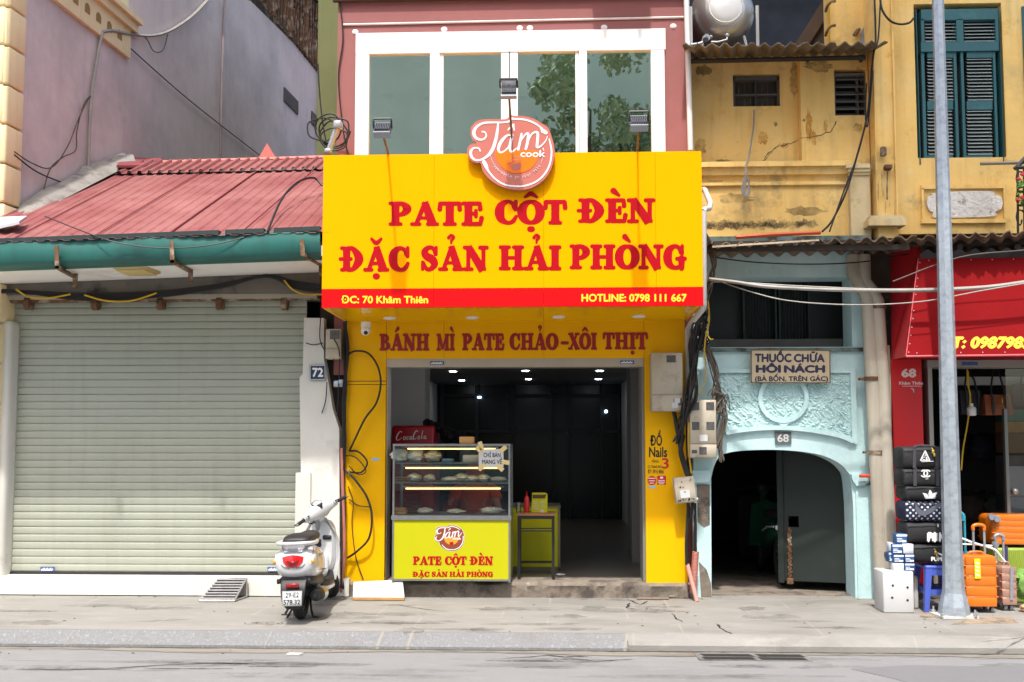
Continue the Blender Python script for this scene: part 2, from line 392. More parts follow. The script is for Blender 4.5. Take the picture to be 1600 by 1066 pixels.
M['cable_yellow'] = mat('yellow_cable', S(200,160,20), .5, var=.15, scale=9)
M['purple'] = mat('mauve_plaster', S(213,199,196), .85, var=.06, scale=.7, bump=.15, bscale=9,
                  patch=[(S(182,171,170), .55, .45, .62, .75), (S(220,206,206), 2.5, .6, .75, .35, 4), (S(130,122,122), 1.4, .62, .78, .4, 11)], streak=.2, streakcol=S(146,136,138))
M['cream'] = mat('cream_paint', S(232,212,166), .75, var=.07, scale=1.5, streak=.18, streakcol=S(140,116,76))
M['rust'] = mat('rusty_iron', S(104,72,48), .85, var=.4, scale=9, patch=[(S(150,140,122), 6, .5, .62)])
M['roofred'] = mat('red_roof_sheet', S(114,54,54), .75, var=.1, scale=1.3, bump=.05, bscale=20,
                   patch=[(S(142,92,88), 1.1, .38, .66, .8), (S(92,48,48), 2.4, .58, .74, .6, 7), (S(190,150,146), 22, .68, .74, .6, 3), (S(84,50,46), 6, .64, .74, .6, 13)])
M['roofdark'] = mat('maroon_cap_sheet', S(126,58,62), .6, var=.12, scale=3, patch=[(S(200,150,150), 18, .62, .7)])
M['flash'] = mat('cement_flashing', S(134,130,124), .9, var=.16, scale=5, bump=.5, bscale=14, patch=[(S(84,78,72), 3, .5, .66), (S(176,176,180), 2.2, .58, .7, .8, 5)])
M['teal_metal'] = mat('teal_gutter_paint', S(32,98,90), .55, streak=.35, streakcol=S(22,52,48), var=.12, scale=1.6, patch=[(S(32,78,74), 1.3, .5, .68, .8), (S(70,126,118), 3.3, .6, .76, .4, 6)])
M['teal_dark'] = mat('dark_teal_lip', S(26,42,42), .6, var=.2, scale=4)
M['soffit'] = mat('stained_white_soffit', S(234,232,228), .85, var=.05, scale=3, patch=[(S(120,88,60), 1.9, .64, .74, .8), (S(150,142,132), 1.1, .55, .7, .6, 4)])
M['beam'] = mat('dirty_grey_beam', S(112,106,98), .85, var=.15, scale=3, patch=[(S(60,54,50), 2, .5, .65)])
M['shutter'] = mat('sage_shutter_steel', S(158,161,147), .45, var=.03, scale=2, patch=[(S(146,149,133), .8, .5, .75, .5)], streak=.3, streakcol=S(128,126,108))
M['white_plaster'] = mat('white_plaster', S(206,204,196), .8, var=.04, scale=3, bump=.08, bscale=25, patch=[(S(160,154,142), 1.6, .6, .75, .6)], streak=.2, streakcol=S(150,142,130))
M['steel'] = mat('brushed_steel', S(170,170,168), .32, metal=.9, var=.12, scale=14)
M['galv'] = mat('galvanised_steel', S(172,180,186), .42, metal=.55, var=.12, scale=9, patch=[(S(146,154,162), 14, .48, .6, .8), (S(204,210,214), 5, .6, .72, .6, 4)])
M['white_paint'] = mat('white_paint', S(192,192,191), .5, var=.03, scale=6)
M['plain_white'] = mat('white_plastic', S(226,226,224), .4, var=.03, scale=8)

# ================================================================== SETTING
g = G(); g.box(-45, 45, -1.92, .3, -.3, 0); struct('sidewalk', g, M['pave'])
g = G(); x = -45; kx = []
g.loft([[Vector((xx, -1.915, -.3)), Vector((xx, -1.915, .002)), Vector((xx, -1.945, 0)), Vector((xx, -2.045, -.098)), Vector((xx, -2.06, -.3))] for xx in (-45, PG(977, 984).x)], sm=False)
struct('kerb', g, M['kerb'])
g = G(); g.loft([[Vector((xx, -1.915, -.3)), Vector((xx, -1.9151, .001)), Vector((xx, -1.94, -.005)), Vector((xx, -2.0, -.045)), Vector((xx, -2.035, -.075)), Vector((xx, -2.042, -.3))] for xx in (PG(977, 984).x+.003, 45)], sm=False); struct('dropped_kerb', g, M['pave'])
g = G()
for px in (120, 430, 602, 648, 975):
    a = PG(px, 982).x; wdt = .013 if px in (602, 648, 975) else .005
    g.loft([[Vector((a+s*wdt+sh, y, z)) for s in (-1, 1)] for (sh, y, z) in ((.01, -1.905, .005), (.01, -1.943, .004), (-.02, -2.043, -.092), (-.02, -2.05, -.12))], caps=False, sm=False, closed=False)
struct('kerb_joint', g, M['mortar'])
g = G(); g.box(-60, 60, -60, -2.03, -.6, -.125); struct('road', g, M['road'])
g = G(); rr = random.Random(3); pts = []
n = 240
top = [Vector((-14+28*i/n, -2.04, -.121)) for i in range(n+1)]
bot = [Vector((-14+28*i/n, -2.16-.05*math.sin(i*.21)-.03*rr.random(), -.121)) for i in range(n+1)]
g.loft([top, bot], caps=False, sm=False, closed=False); struct('gutter_strip', g, M['gutter_dirt'])
g = G(); rr = random.Random(5); n = 400
g.loft([[Vector((-14+28*i/n, -2.03, -.119)) for i in range(n+1)], [Vector((-14+28*i/n, -2.055-.02*abs(math.sin(i*.31))*rr.random()-.012*rr.random(), -.119)) for i in range(n+1)]], caps=False, sm=False, closed=False); struct('kerb_foot_strip', g, ragged(mat('kerb_foot_dark', S(58,52,46), .95, var=.4, scale=15), 4, .3, .55, .9))  # ragged dark band along the kerb foot
# darker repair patch of the road, lower right, and a long crack
M['road_patch'] = mat('road_repair', S(108,108,110), .9, var=.06, scale=2, bump=.3, bscale=150, patch=[(S(128,128,126), 120, .55, .68, .5)])
g = G(); g.slab([PG(1330, 1046, -.125), PG(1420, 1040, -.125), PG(1620, 1044, -.125), PG(1640, 1090, -.125), PG(1480, 1085, -.125), PG(1400, 1062, -.125)], (0, 0, .004)); struct('road_patch', g, M['road_patch'])
M['stain'] = ragged(mat('wet_stain', S(72,71,70), .8, var=.15, scale=6), 9, .36, .66, .8)
def blot(g, px, py, rx, ry, Zz, seed, n=22):
    r_ = random.Random(seed); c = PG(px, py, Zz); o = []
    for i in range(n):
        t = 2*math.pi*i/n; k = .55+.6*r_.random(); o.append(Vector((c.x+rx*k*math.cos(t), c.y+ry*k*math.sin(t), Zz)))
    g.slab(o, (0, 0, .0025))
g = G()
for i, (px, py, rx, ry) in enumerate([(150,1013,.09,.03),(185,1011,.16,.025),(345,1019,.1,.02),(440,1042,.3,.015),(300,1045,.35,.012),(885,1030,.12,.02),(820,1033,.3,.015),(895,1026,.16,.03),(690,1019,.22,.018),(930,1022,.1,.03)]):
    blot(g, px, py, rx, ry, -.1245, 40+i)
struct('road_stain', g, M['stain'])
M['grime'] = ragged(mat('pavement_grime', S(96,92,86), .95, var=.2, scale=7), 4, .36, .9, .38)
g = G(); rr = random.Random(17)
for k in range(34): blot(g, rr.uniform(-20,1620), rr.uniform(936,985), rr.uniform(.12,.5), rr.uniform(.04,.14), .0005+.00012*k, 700+k)
for px, py in ((1060,935),(1120,930),(990,938),(930,936),(1380,945),(530,936),(700,930)): blot(g, px, py, .3, .05, .0055, int(px))
struct('pavement_stain', g, M['grime'])
M['oil'] = ragged(mat('road_grime', S(78,78,79), .9, var=.15, scale=5), 2.5, .4, .95, .3)
g = G()
for k in range(26): blot(g, rr.uniform(-20,1620), rr.uniform(1024,1064), rr.uniform(.3,1.1), rr.uniform(.03,.1), -.1246+.0001*k, 800+k)
struct('road_grime', g, M['oil'])
def crack(g, pts, Zz, w=.008, seed=1):
    r_ = random.Random(seed); q = [PG(a, b, Zz) for a, b in pts]; o = []
    for i in range(len(q)-1):
        for k in range(5):
            p = q[i].lerp(q[i+1], k/5); o.append(p+Vector((r_.uniform(-1,1)*.012, r_.uniform(-1,1)*.012, 0)))
    o.append(q[-1])
    L_ = []; R_ = []
    for i, p in enumerate(o):
        t = (o[min(i+1, len(o)-1)]-o[max(i-1, 0)]).normalized(); nn = Vector((-t.y, t.x, 0)); ww = w*(.3+.9*r_.random())*(1 if 0 < i < len(o)-1 else .2)
        L_.append(p+nn*ww+Vector((0,0,.002))); R_.append(p-nn*ww+Vector((0,0,.002)))
    g.loft([L_, R_], caps=False, sm=False, closed=False)
g = G()
crack(g, [(1120,975),(1127,983),(1143,991)], 0, .012, 1); crack(g, [(1050,958),(1056,967),(1068,973)], 0, .01, 2); crack(g, [(980,936),(1000,945),(1012,940)], 0, .012, 3)
crack(g, [(985,942),(978,950),(992,952)], 0, .012, 4); crack(g, [(1530,1004),(1570,1000),(1610,995)], 0, .008, 5); crack(g, [(620,945),(660,952),(700,956)], 0, .008, 6); crack(g, [(300,968),(200,972)], 0, .006, 8)
crack(g, [(780,1030),(860,1024),(930,1034),(990,1030)], -.1235, .008, 9); crack(g, [(20,1046),(120,1047),(250,1040),(330,1036)], -.1235, .009, 10)
struct('pavement_crack', g, M['dark'])
g = G(); a = PG(1490, 972); b = PG(1592, 974)
g.slab([PG(1487,976), PG(1520,966), PG(1580,965), PG(1592,974)], (0,0,.004)); g.slab([PG(1440,958), PG(1436,965), PG(1466,966), PG(1470,957)], (0,0,.003)); struct('pavement_patch', g, mat('brown_mortar', S(142,126,106), .95, var=.2, scale=10, patch=[(S(96,86,74), 6, .5, .6)]))
# drain grate let into the road by the kerb
t = thing('drain_grate', 'slotted concrete drain grate in the road beside the kerb', 'drain', PG(1175, 1028, -.125))
g = G(); a = PG(1092, 1031, -.12); b = PG(1258, 1023, -.12); g.box(a.x, b.x, a.y-.01, b.y+.03, -.124, -.118); g.build('frame', mat('drain_concrete', S(112,110,106), .9, var=.14, scale=9, patch=[(S(86,83,78), 7, .5, .65)]), t)
g = G()
for r_ in range(2):
    for i in range(20):
        if i in (10,): continue
        xx = a.x+.06+i*(b.x-a.x-.12)/19; yy = a.y+.05+r_*(b.y-a.y)*.5
        g.slab([(xx-.01+r_*.01, yy-.045, -.117), (xx+.028+r_*.01, yy-.045, -.117), (xx+.014, yy+.045, -.117), (xx-.024, yy+.045, -.117)], (0,0,.0012))
g.build('slot', M['dark'], t)

# buildings and trees across the street: they stand behind the camera and show in the upper windows
M['opp'] = mat('far_house_plaster', S(222,232,212), .9, var=.1, scale=.5)
M['opp_dark'] = mat('far_house_window', S(40,48,50), .3, var=.1)
M['leaf'] = mat('street_tree_leaf', S(158,176,138), .7, var=.35, scale=1.5)
M['bark'] = mat('street_tree_bark', S(84,74,64), .9, var=.3, scale=6)
def opp_house(x0, x1, h, label):
    t = thing('opposite_house', label, 'house', ((x0+x1)/2, -24, 0), group='houses across the street')
    g = G(); g.box(x0, x1, -32, -24, -.1, h); g.prism([(x0-.2, h), (x1+.2, h), ((x0+x1)/2, h+1.6)], -32, -23.8); g.build('wall', M['opp'], t)
    for k in range(3):
        for j in range(2):
            g = G(); cx = x0+(x1-x0)*(.3+.4*j); g.box(cx-.6, cx+.6, -24.05, -23.98, .9+3*k, 2.4+3*k); g.build('window', M['opp_dark'], t)
opp_house(-10, 11, 18.5, 'wide grey gabled house across the street reflected in the upper panes')
def street_tree(x, y, h, rad, seed, label):
    r_ = random.Random(seed); t = thing('street_tree', label, 'tree', (x, y, -.12), group='trees across the street')
    g = G(); g.tube([(x, y, -.2), (x+.1, y, h*.3), (x-.1, y+.1, h*.6), (x, y, h*.85)], [.2, .15, .1, .03], 8)
    for k in range(9):
        a = r_.uniform(0, 6.28); z0 = h*r_.uniform(.35, .7); g.tube([(x, y, z0), (x+rad*.5*math.cos(a), y+rad*.5*math.sin(a), z0+h*.12), (x+rad*.8*math.cos(a), y+rad*.8*math.sin(a), z0+h*.2)], [.07, .04, .015], 5)
    g.build('trunk', M['bark'], t)
    g = G()
    cl = [(r_.uniform(-1, 1)*rad*.75, r_.uniform(-1, 1)*rad*.75, h*r_.uniform(.45, .98), rad*r_.uniform(.16, .32)) for _ in range(46)]
    for (a, b, c, rr_) in cl:
        for _ in range(100):
            d = Vector((r_.gauss(0,1), r_.gauss(0,1), r_.gauss(0,1))).normalized()*rr_*r_.uniform(.5, 1.1); p = Vector((x+a, y+b, c))+d
            u = Vector((r_.gauss(0,1), r_.gauss(0,1), r_.gauss(0,1))).normalized()*.13; v = u.orthogonal().normalized()*.07
            g.add([p-u, p+v, p+u, p-v], [(0,1,2,3)])
    g.build('crown', M['leaf'], t)
street_tree(1.3, -20.5, 14.2, 2.2, 5, 'taller leafy green street tree across the street in front of the wide house')
street_tree(3.6, -21.5, 12.4, 2.2, 6, 'shorter leafy street tree across the street, right of the taller one')

# unseen street tree added right of the frame, crown shaped to shade the yellow house
r_ = random.Random(21); t = thing('street_tree', 'tall unseen street tree added past the right end of the view to shade the yellow house', 'tree', (8.2, -2.6, 0), group='trees across the street')
g = G(); g.tube([(8.2,-2.6,-.1),(8.1,-2.7,5),(7.5,-3.4,10),(6.2,-4.3,13.5),(4.6,-5,15.5)], [.28,.24,.2,.13,.04], 9)
for k in range(10): a = r_.uniform(0, 6.28); z0 = r_.uniform(12, 14.5); g.tube([(6.6,-4.1,z0-.6),(5.2+1.5*math.cos(a),-5+1*math.sin(a),z0+1),(4+2.6*math.cos(a),-5.2+1.6*math.sin(a),z0+2)], [.09,.05,.015], 5)
g.build('trunk', M['bark'], t); g = G()
for k in range(90):
    c = Vector((r_.uniform(1.5, 8.6), r_.uniform(-6.6,-4.0), 0)); c.z = r_.uniform(13.0, 18.6)+(-5.2-c.y)*1.5
    if c.x < 2.0 and c.z < 13: continue
    for _ in range(75):
        p = c+Vector((r_.gauss(0,1), r_.gauss(0,1), r_.gauss(0,1))).normalized()*r_.uniform(.2, .75); u = Vector((r_.gauss(0,1), r_.gauss(0,1), r_.gauss(0,1))).normalized()*.15; v = u.orthogonal().normalized()*.075; g.add([p-u, p+v, p+u, p-v], [(0,1,2,3)])
g.build('crown', M['leaf'], t)

# ================================================================== LEFT: mauve side wall of the tall cream house
C0 = P(29, 200, .15)
_v = ray(962, 690); VW = Vector((_v.x, _v.y, 0)).normalized(); NW = Vector((VW.y, -VW.x, 0))      # wall direction and its normal (towards the right)
def W(px, py, off=0.0):                          # the point of the side wall seen at a pixel
    d = ray(px, py); o = C0 + NW*off; t = (o - CAM).dot(NW)/d.dot(NW); return CAM + d*t
t = thing('side_house', 'tall cream house with a bare mauve plaster side wall above the red roof', 'house', (C0.x, C0.y, 0)); house_l = t
g = G()
def wallq(g, s0, s1, z0, z1, d0=0, d1=-.3):
    a = C0+VW*s0; b = C0+VW*s1
    return g.slab([(a.x, a.y, z0), (b.x, b.y, z0), (b.x, b.y, z1), (a.x, a.y, z1)], NW*d1) if d0 == 0 else g.slab([Vector((a.x, a.y, z0))+NW*d0, Vector((b.x, b.y, z0))+NW*d0, Vector((b.x, b.y, z1))+NW*d0, Vector((a.x, a.y, z1))+NW*d0], NW*(d1-d0))
def swall(p): return (Vector((p.x, p.y, 0))-Vector((C0.x, C0.y, 0))).dot(VW)
sEnd = swall(W(518, 200)); zt0 = W(390, 0).z; zt1 = W(518, 126).z
a0 = C0; b0 = C0+VW*sEnd
g.slab([(a0.x, a0.y, 0), (b0.x, b0.y, 0), (b0.x, b0.y, zt1), W(392, 2), W(330, -20), W(200, -20), (a0.x, a0.y, 12)], -NW*.3)
g.build('side_wall', M['purple'], t)
g = G(); g.box(C0.x-4, C0.x-.04, -.1, .5, 0, 12); g.build('front_wall', M['cream'], t)
g = G(); zz = .3                                 # quoin blocks of the corner pier, front and return
for i in range(26):
    g.rbox((C0.x-.30*VW.x-.29, .15-.30*VW.y+.06, zz+.2), (.56, .12, .412), .014, 2); zz += .43
    if zz > 11.5: break
g.build('corner_pier', M['cream'], t)
g = G(); zz = .3
for i in range(26):
    p = C0-VW*.14; M_ = Matrix.Translation(Vector((p.x, p.y, zz+.19))) @ Matrix.Rotation(math.atan2(VW.y, VW.x), 4, 'Z')
    g.rbox((0,0,0), (.3, .1, .405), .016, 2, M_); zz += .43
    if zz > 11.5: break
g.build('corner_quoin', M['cream'], t)
M['slot'] = mat('slot_shade', S(150,122,70), .9, var=.1)
# cream balcony fascia on the side wall, with arched slots
zf0 = W(197, 91).z; zf1 = W(206, 40).z; s1 = swall(W(199, 70)); s0 = swall(W(96, 0))
g = G(); wallq(g, s0-2.4, s1, zf0, zf1-.12, .0005, .05); wallq(g, s0-2.4, s1+.1, zf1-.12, zf1, .0005, .1); wallq(g, s0-2.4, s1+.13, zf1, zf1+.07, .0005, .15); g.build('balcony_fascia', M['cream'], t)
k = s0-2
while k < s1-.12:
    g = G()
    o = C0+VW*k
    pts = [Vector((o.x, o.y, 0))+VW*(.06*math.cos(math.pi*i/8)+.06)+Vector((0,0, zf1-.3+.06*math.sin(math.pi*i/8))) for i in range(9)] + [Vector((o.x, o.y, zf0+.14)), Vector((o.x, o.y, zf0+.14))+VW*.12]
    pts = pts[:9]+[Vector((o.x, o.y, zf0+.14)), Vector((o.x, o.y, zf0+.14))+VW*.12]
    g.slab([p+NW*.051 for p in pts], NW*.002); k += .27; g.build('arched_slot', M['slot'], t)
g = G(); wallq(g, s0-2.4, s1-.05, zf1+.07, zf1+2.2, .0005, .03); g.build('balcony_wall', mat('pale_cream', S(226,216,180), .8, var=.05), t)
for (ax_, ay_, bx_, by_) in ((443,136,465,162), (486,173,505,196)):
    a = W(ax_, ay_); b = W(bx_, by_-9); g = G(); sa, sb = swall(a), swall(b); wallq(g, sa, sb, a.z-.28, a.z, .0005, .01); f = g.build('side_vent', mat('vent_grey', S(66,64,64), .8, var=.3, scale=40), t)
    g = G(); n = 14
    for i in range(n): k = sa+(sb-sa)*(i+.5)/n; wallq(g, k-.012, k+.012, a.z-.28, a.z, .011, .03)
    g.build('vent_slat', mat('vent_slat_grey', S(96,92,92), .8), f)
# rusty grille balcony above the side wall
g = G(); sa = swall(W(392, 2))-2; zb = (zt0+zt1)/2
wallq(g, sa, sEnd, zb, zb+4, -.25, -.4); g.build('grille_backing', mat('grille_dark', S(70,62,54), .9, var=.5, scale=5, patch=[(S(130,122,108), 3, .52, .6)]), t)
g = G(); k = sa; rr = random.Random(9); i = 0
while k < sEnd:
    o = C0+VW*k+NW*.02; g.tube([(o.x, o.y, zb-.02), (o.x, o.y, zb+3.5)], .022 if i % 6 else .06, 5)
    if i % 3 == 1:
        for zc in (.45, 1.35, 2.2):
            g.tube([Vector((o.x, o.y, zb+zc))+VW*(.16*math.sin(a*.7)*(1-a/12))+Vector((0,0,.3*math.cos(a*.55)))+NW*.03 for a in range(11)], .018, 5)
    k += .17; i += 1
for zc in (.03, .9, 1.8, 2.7):
    a = C0+VW*sa+NW*.02; b = C0+VW*sEnd+NW*.02; g.tube([(a.x, a.y, zb+zc), (b.x, b.y, zb+zc)], .03, 5)
g.build('window_grille', M['rust'], t)
g = G(); zc = W(507, 28).z; s2 = swall(W(448, -6)); s3 = swall(W(507, 30)); k = s2; n = 60
ring = []
for i in range(n+1):
    o = C0+VW*(s2+(s3-s2)*i/n)+NW*(.1+.03*math.sin(i*1.6)); ring.append(o)
g.loft([[Vector((o.x, o.y, zc)) for o in ring], [Vector((o.x, o.y, zc+3)) for o in ring]], caps=False, sm=False, closed=False); g.build('corrugated_screen', mat('teal_sheet', S(60,110,100), .6, var=.12, scale=3), t)
g = G(); wallq(g, s3, sEnd+.2, zc-.1, zc+3, .05, .13); g.build('maroon_screen', mat('maroon_sheet', S(110,52,58), .6, var=.12, scale=3), t)
g = G(); a = P(498, -30, 3.2); b = P(540, 300, 3.2); g.box(a.x, b.x, 3.2, 9, 0, a.z+1)
solo('olive_house', g, mat('olive_plaster', S(96,100,62), .9, var=.12, scale=1.5, streak=.3), 'narrow strip of olive plaster house wall behind the pink shop house', 'house')
# hose, pipe and wires on the mauve wall
def wwire(g, pts, r, off=.05, n=5): return g.tube(spline([W(a, b, off) for a, b in pts], 6), r, n)
g = G(); wwire(g, [(160,50),(152,90),(143,150),(139,230),(137,306)], .022); wwire(g, [(160,50),(175,48),(200,53),(235,56),(265,48),(300,25),(330,-6)], .022)
solo('hose', g, M['cable_grey'], 'pale grey hose climbing the mauve wall and looping to the right', 'hose')
for pts, lab in (([(141,150),(130,165),(120,205),(118,235),(98,246),(78,265),(65,310),(62,330)], 'thin dusty wire dangling down to the flashing left of the grey hose'), ([(141,150),(125,180),(105,230),(80,262),(50,255),(22,237)], 'thin dusty wire swinging left from the grey hose to the cream corner'), ([(190,53),(225,57),(240,80),(255,78),(262,54)], 'short thin wire loop hanging under the top curve of the grey hose')):
    g = G(); wwire(g, pts, .008); solo('loose_wire', g, M['cable_dusty'], lab, 'wire', 'thin wires on the mauve wall')
g = G(); wwire(g, [(112,10),(140,25),(160,32),(200,72),(300,160),(406,243)], .009, .04); wwire(g, [(22,242),(60,270),(110,290),(140,300),(175,288),(196,270)], .009)
solo('wall_cable', g, M['cable'], 'black cable running diagonally down the mauve wall to the red ridge', 'cable')
g = G(); wwire(g, [(352,-5),(349,50),(346,150),(345,242)], .018, .03); wwire(g, [(497,105),(497,180),(496,240)], .02, .05)
solo('wall_pipe', g, mat('thin_pipe', S(140,128,128), .7), 'thin painted pipes running straight down the mauve wall', 'pipe')

# ================================================================== LEFT: shop 72 with the red roof and roller shutter
t = thing('shuttered_shop', 'low shop with red corrugated roof and closed sage roller shutter', 'shop', (X(250), 0, 0)); shop72 = t
Yv = -1.1
eL, eR = P(-120, 381, Yv), P(520, 361, Yv)
rL = W(192, 252, .05); rY = rL.y; rR = P(524, 243, rY); rL.z -= .06; rR.z -= .06
# roof sheet: corrugated between eave and ridge, left edge running along the mauve wall
def roofsheet(g, t0, t1, lift, rib=.105, amp=.014):
    n = 560
    def pt(u, v):                                # u along the eave, v from eave (0) to ridge (1)
        e = eL.lerp(eR, u); x = e.x; y = eL.y+(rY-eL.y)*v; z = e.z+(rL.z+(rR.z-rL.z)*u-e.z)*v
        return Vector((x, y, z))
    rows = []
    m = 5
    for j in range(m+1):
        v = t0+(t1-t0)*j/m; row = []
        for i in range(n+1):
            p = pt(i/n, v); ph = (p.x/rib) % 1.0
            h = amp*(1 if .36 < ph < .64 else (ph-.26)/.1 if .26 <= ph <= .36 else (.74-ph)/.1 if .64 <= ph <= .74 else 0) if rib else 0
            wall = C0.x+VW.x/VW.y*(p.y-C0.y)+.02 if p.y > C0.y-.2 else -99
            p.x = max(p.x, wall); p.z += h+lift; row.append(p)
        rows.append(row)
    g.loft(rows, caps=False, sm=False, closed=False)
g = G(); roofsheet(g, -.012, .84, 0, .125, .013); roof = g.build('roof', M['roofred'], t)
g = G()
for u0, u1 in ((.22,.36),(.42,.52),(.60,.68),(.78,.84)):
    q_ = []
    for j in range(9):
        v = .85*j/8; e = eL.lerp(eR, u0+(u1-u0)*0); x = e.x; q_.append(Vector((x+.0, eL.y+(rY-eL.y)*v, e.z+(rL.z+(rR.z-rL.z)*u0-e.z)*v+.02)))
    if all(p.x > C0.x+VW.x/VW.y*(p.y-C0.y)+.1 for p in q_): g = G(); g.tube(q_, .007, 5); g.build('sheet_lap', M['roofdark'], roof)
g = G(); roofsheet(g, .80, 1.0, .035, .13, .035); g.build('ridge_sheet', M['roofred'], roof)
g = G(); g.tube([rL+Vector((.5,0,.03)), rR+Vector((0,0,.03))], .035, 6); a = P(404, 247, rY); b = P(430, 245, rY); c = P(417, 224, rY); g.slab([a, b, c], (0, .03, 0)); g.build('ridge_cap', mat('ridge_paint', S(196,104,96), .6, var=.1), roof)
g = G(); q = [W(190,249,.06), W(226,250,.06), W(255,250,.3), P(228,262,rY-.3), W(182,262,.3)]; g.slab(q, (0,0,.03)); g.build('cap_patch', M['roofdark'], roof)
g = G(); lp = []; up = []; rr = random.Random(4)
for i in range(25):
    k = i/24; px = 22+(200-22)*k; lo = 344+(252-344)*k; 
    w_ = 20*math.sin(min(1, k*4+.25)*math.pi/2)*(1 if k < .6 else 1.2-.6*(k-.6)/.4)
    up.append(W(px-4, lo-w_-rr.uniform(0, 4), .03)); lp.append(W(px+12, lo+1, .3))
md = [(a*.5+b*.5)+NW*.04+Vector((0,0,.02)) for a, b in zip(up, lp)]
g.loft([up, md, lp], caps=False, sm=True, closed=False); g.build('flashing', M['flash'], roof)
g = G(); g.slab([P(-60,346,-.6), P(42,342,-.6), P(30,350,-.9), P(-60,372,-.9)], (0,0,.03)); g.build('grey_sheet', mat('grey_sheet', S(176,178,182), .5, var=.1), roof)
# gutter
g = G(); gl, gr = P(-120, 421, Yv), P(501, 399, Yv); tl, tr = P(-120, 383, Yv), P(501, 359.5, Yv); n = 60; rows = []; rr = random.Random(8)
for i in range(n+1):
    k = i/n; lo = gl.lerp(gr, k); hi = tl.lerp(tr, k); dn = .012*math.sin(k*19)+.01*rr.random()*.4
    rows.append([Vector((hi.x, Yv+.25, hi.z-.02)), Vector((hi.x, Yv-.02+dn, hi.z)), Vector((hi.x, Yv-.032+dn, (hi.z*2+lo.z)/3)), Vector((lo.x, Yv-.03, lo.z+.03)), Vector((lo.x, Yv, lo.z)), Vector((lo.x, Yv+.25, lo.z))])
g.loft(rows, caps=True, sm=True); gut = g.build('gutter', M['teal_metal'], t)
g = G()
for (a, b) in ((-120, 345), (355, 415), (430, 540)):
    k0 = (a+120)/621; k1 = min(1, (b+120)/621); p = tl.lerp(tr, k0); q = tl.lerp(tr, k1); g.slab([p+Vector((0,-.035,-.012)), q+Vector((0,-.035,-.012)), q+Vector((0,-.035,.03)), p+Vector((0,-.035,.03))], (0,.07,0))
g.build('gutter_lip', M['teal_dark'], gut)
for px, py0, py1 in ((88,384,420), (268,377,411), (472,374,400)):
    g = G(); a = P(px, py0, Yv-.09); b = P(px+1, py1, Yv-.09)
    g.slab([a+Vector((-.02,0,0)), a+Vector((.02,0,0)), b+Vector((.02,0,0)), b+Vector((-.02,0,0))], (0,.012,0))
    c = P(px+30, py1+16, -.5); mx = (c-b); g.slab([b+Vector((-.02,0,.0)), b+Vector((.02,0,0)), c+Vector((.02,0,0)), c+Vector((-.02,0,0))], (0,.0,.03))
    g.slab([c+Vector((-.02,-.02,.1)), c+Vector((.02,-.02,.1)), c+Vector((.02,-.02,-.1)), c+Vector((-.02,-.02,-.1))], (0,.03,0)); g.build('gutter_bracket', M['rust'], gut)
zs = Z(415, Yv, 250)
g = G(); s_l = P(-120, 419.5, Yv); s_r = P(515, 398.5, Yv)
g.loft([[Vector((p.x, y, z)) for (y, z) in ((Yv+.02, p.z), (-.05, zz), (-.05, zz+.1), (Yv+.02, p.z+.1))] for p, zz in ((s_l, Z(445, -.05, 0)), (s_r, Z(424, -.05, 500)))], sm=False); g.build('soffit', M['soffit'], t)
g = G(); bx(g, -120, 500, 428, 458, -.04, .35); g.build('lintel_beam', M['beam'], t)
g = G(); bx(g, -120, 495, 457, 466, .0, .3); g.build('shutter_housing', mat('housing_beige', S(170,164,146), .6, var=.1), t)
g = G(); g.tube([P(10, 468, .05), P(488, 463, .05)], .045, 10)
for px in (45, 150, 252, 344, 445): p = P(px, 472, .03); g.lathe([(.0, -.03), (.07, -.03), (.07, .03), (0, .03)], (p.x, p.y, p.z-.02), 'X', 12)
g.build('roller_axle', M['rust'], t)
g = G(); zt_, zb_ = Z(466, .12), Z(897, .12); xl, xr = X(4, .12, 890), X(474, .12, 890); n = int((zt_-zb_)/.0768); h = (zt_-zb_)/n; prof = []
rs = random.Random(66)
for i in range(n):
    z0 = zt_-i*h; dj = rs.uniform(-.0022, .0022)
    for (f_, d) in ((0, .0), (.06, -.006), (.2, -.0095), (.5, -.0105), (.8, -.009), (.94, -.005), (.975, .003)): prof.append((.12+d+dj, z0-f_*h))
prof.append((.12, zb_))
g.loft([[Vector((xx, y, z)) for y, z in prof] for xx in (xl, xr)], caps=False, sm=False, closed=False); sh = g.build('roller_shutter', M['shutter'], t)
g = G(); g.box(xl, xr, .09, .14, zb_-.035, zb_); g.build('shutter_foot', mat('foot_rubber', S(40,38,42), .6), sh)
M['bluelab'] = mat('blue_label', S(60,84,140), .5, var=.1); M['whiteink'] = mat('white_print', S(225,225,225), .6, var=0); M['blackink'] = mat('black_print', S(16,16,18), .6, var=0); M['redink'] = mat('red_print', S(190,24,22), .5, var=.05)
def labelplate(par, px0, px1, py0, py1, Y, body=None):
    g = G(); bx(g, px0, px1, py0, py1, Y-.004, Y); l = g.build('label_plate', M['bluelab'], par)
    g = G(); f = plane(Y-.004); dy = py1-py0
    for i in range(7): a = px0+2+i*(px1-px0-4)/7; g.rib([(a, py1-dy*.3, dy*.3), (a+(px1-px0)/13, py1-dy*(.5+.2*(i % 2)), dy*.25)], f, .0008)
    g.build('lettering', M['whiteink'], l)
labelplate(sh, 63, 85, 886, 893, .088); labelplate(sh, 418, 440, 886, 893, .088)
g = G(); bx(g, -200, 545, 900, 932, -.1, .5); g.build('base_ledge', M['white_plaster'], t)
g = G(); a = P(-120, 500, -.06); b = P(3.5, 892, -.06); g.rbox(((a.x+b.x)/2, .1, (a.z)/2), (b.x-a.x, .32, a.z), .06, 3); g.build('side_pillar', M['white_plaster'], t)
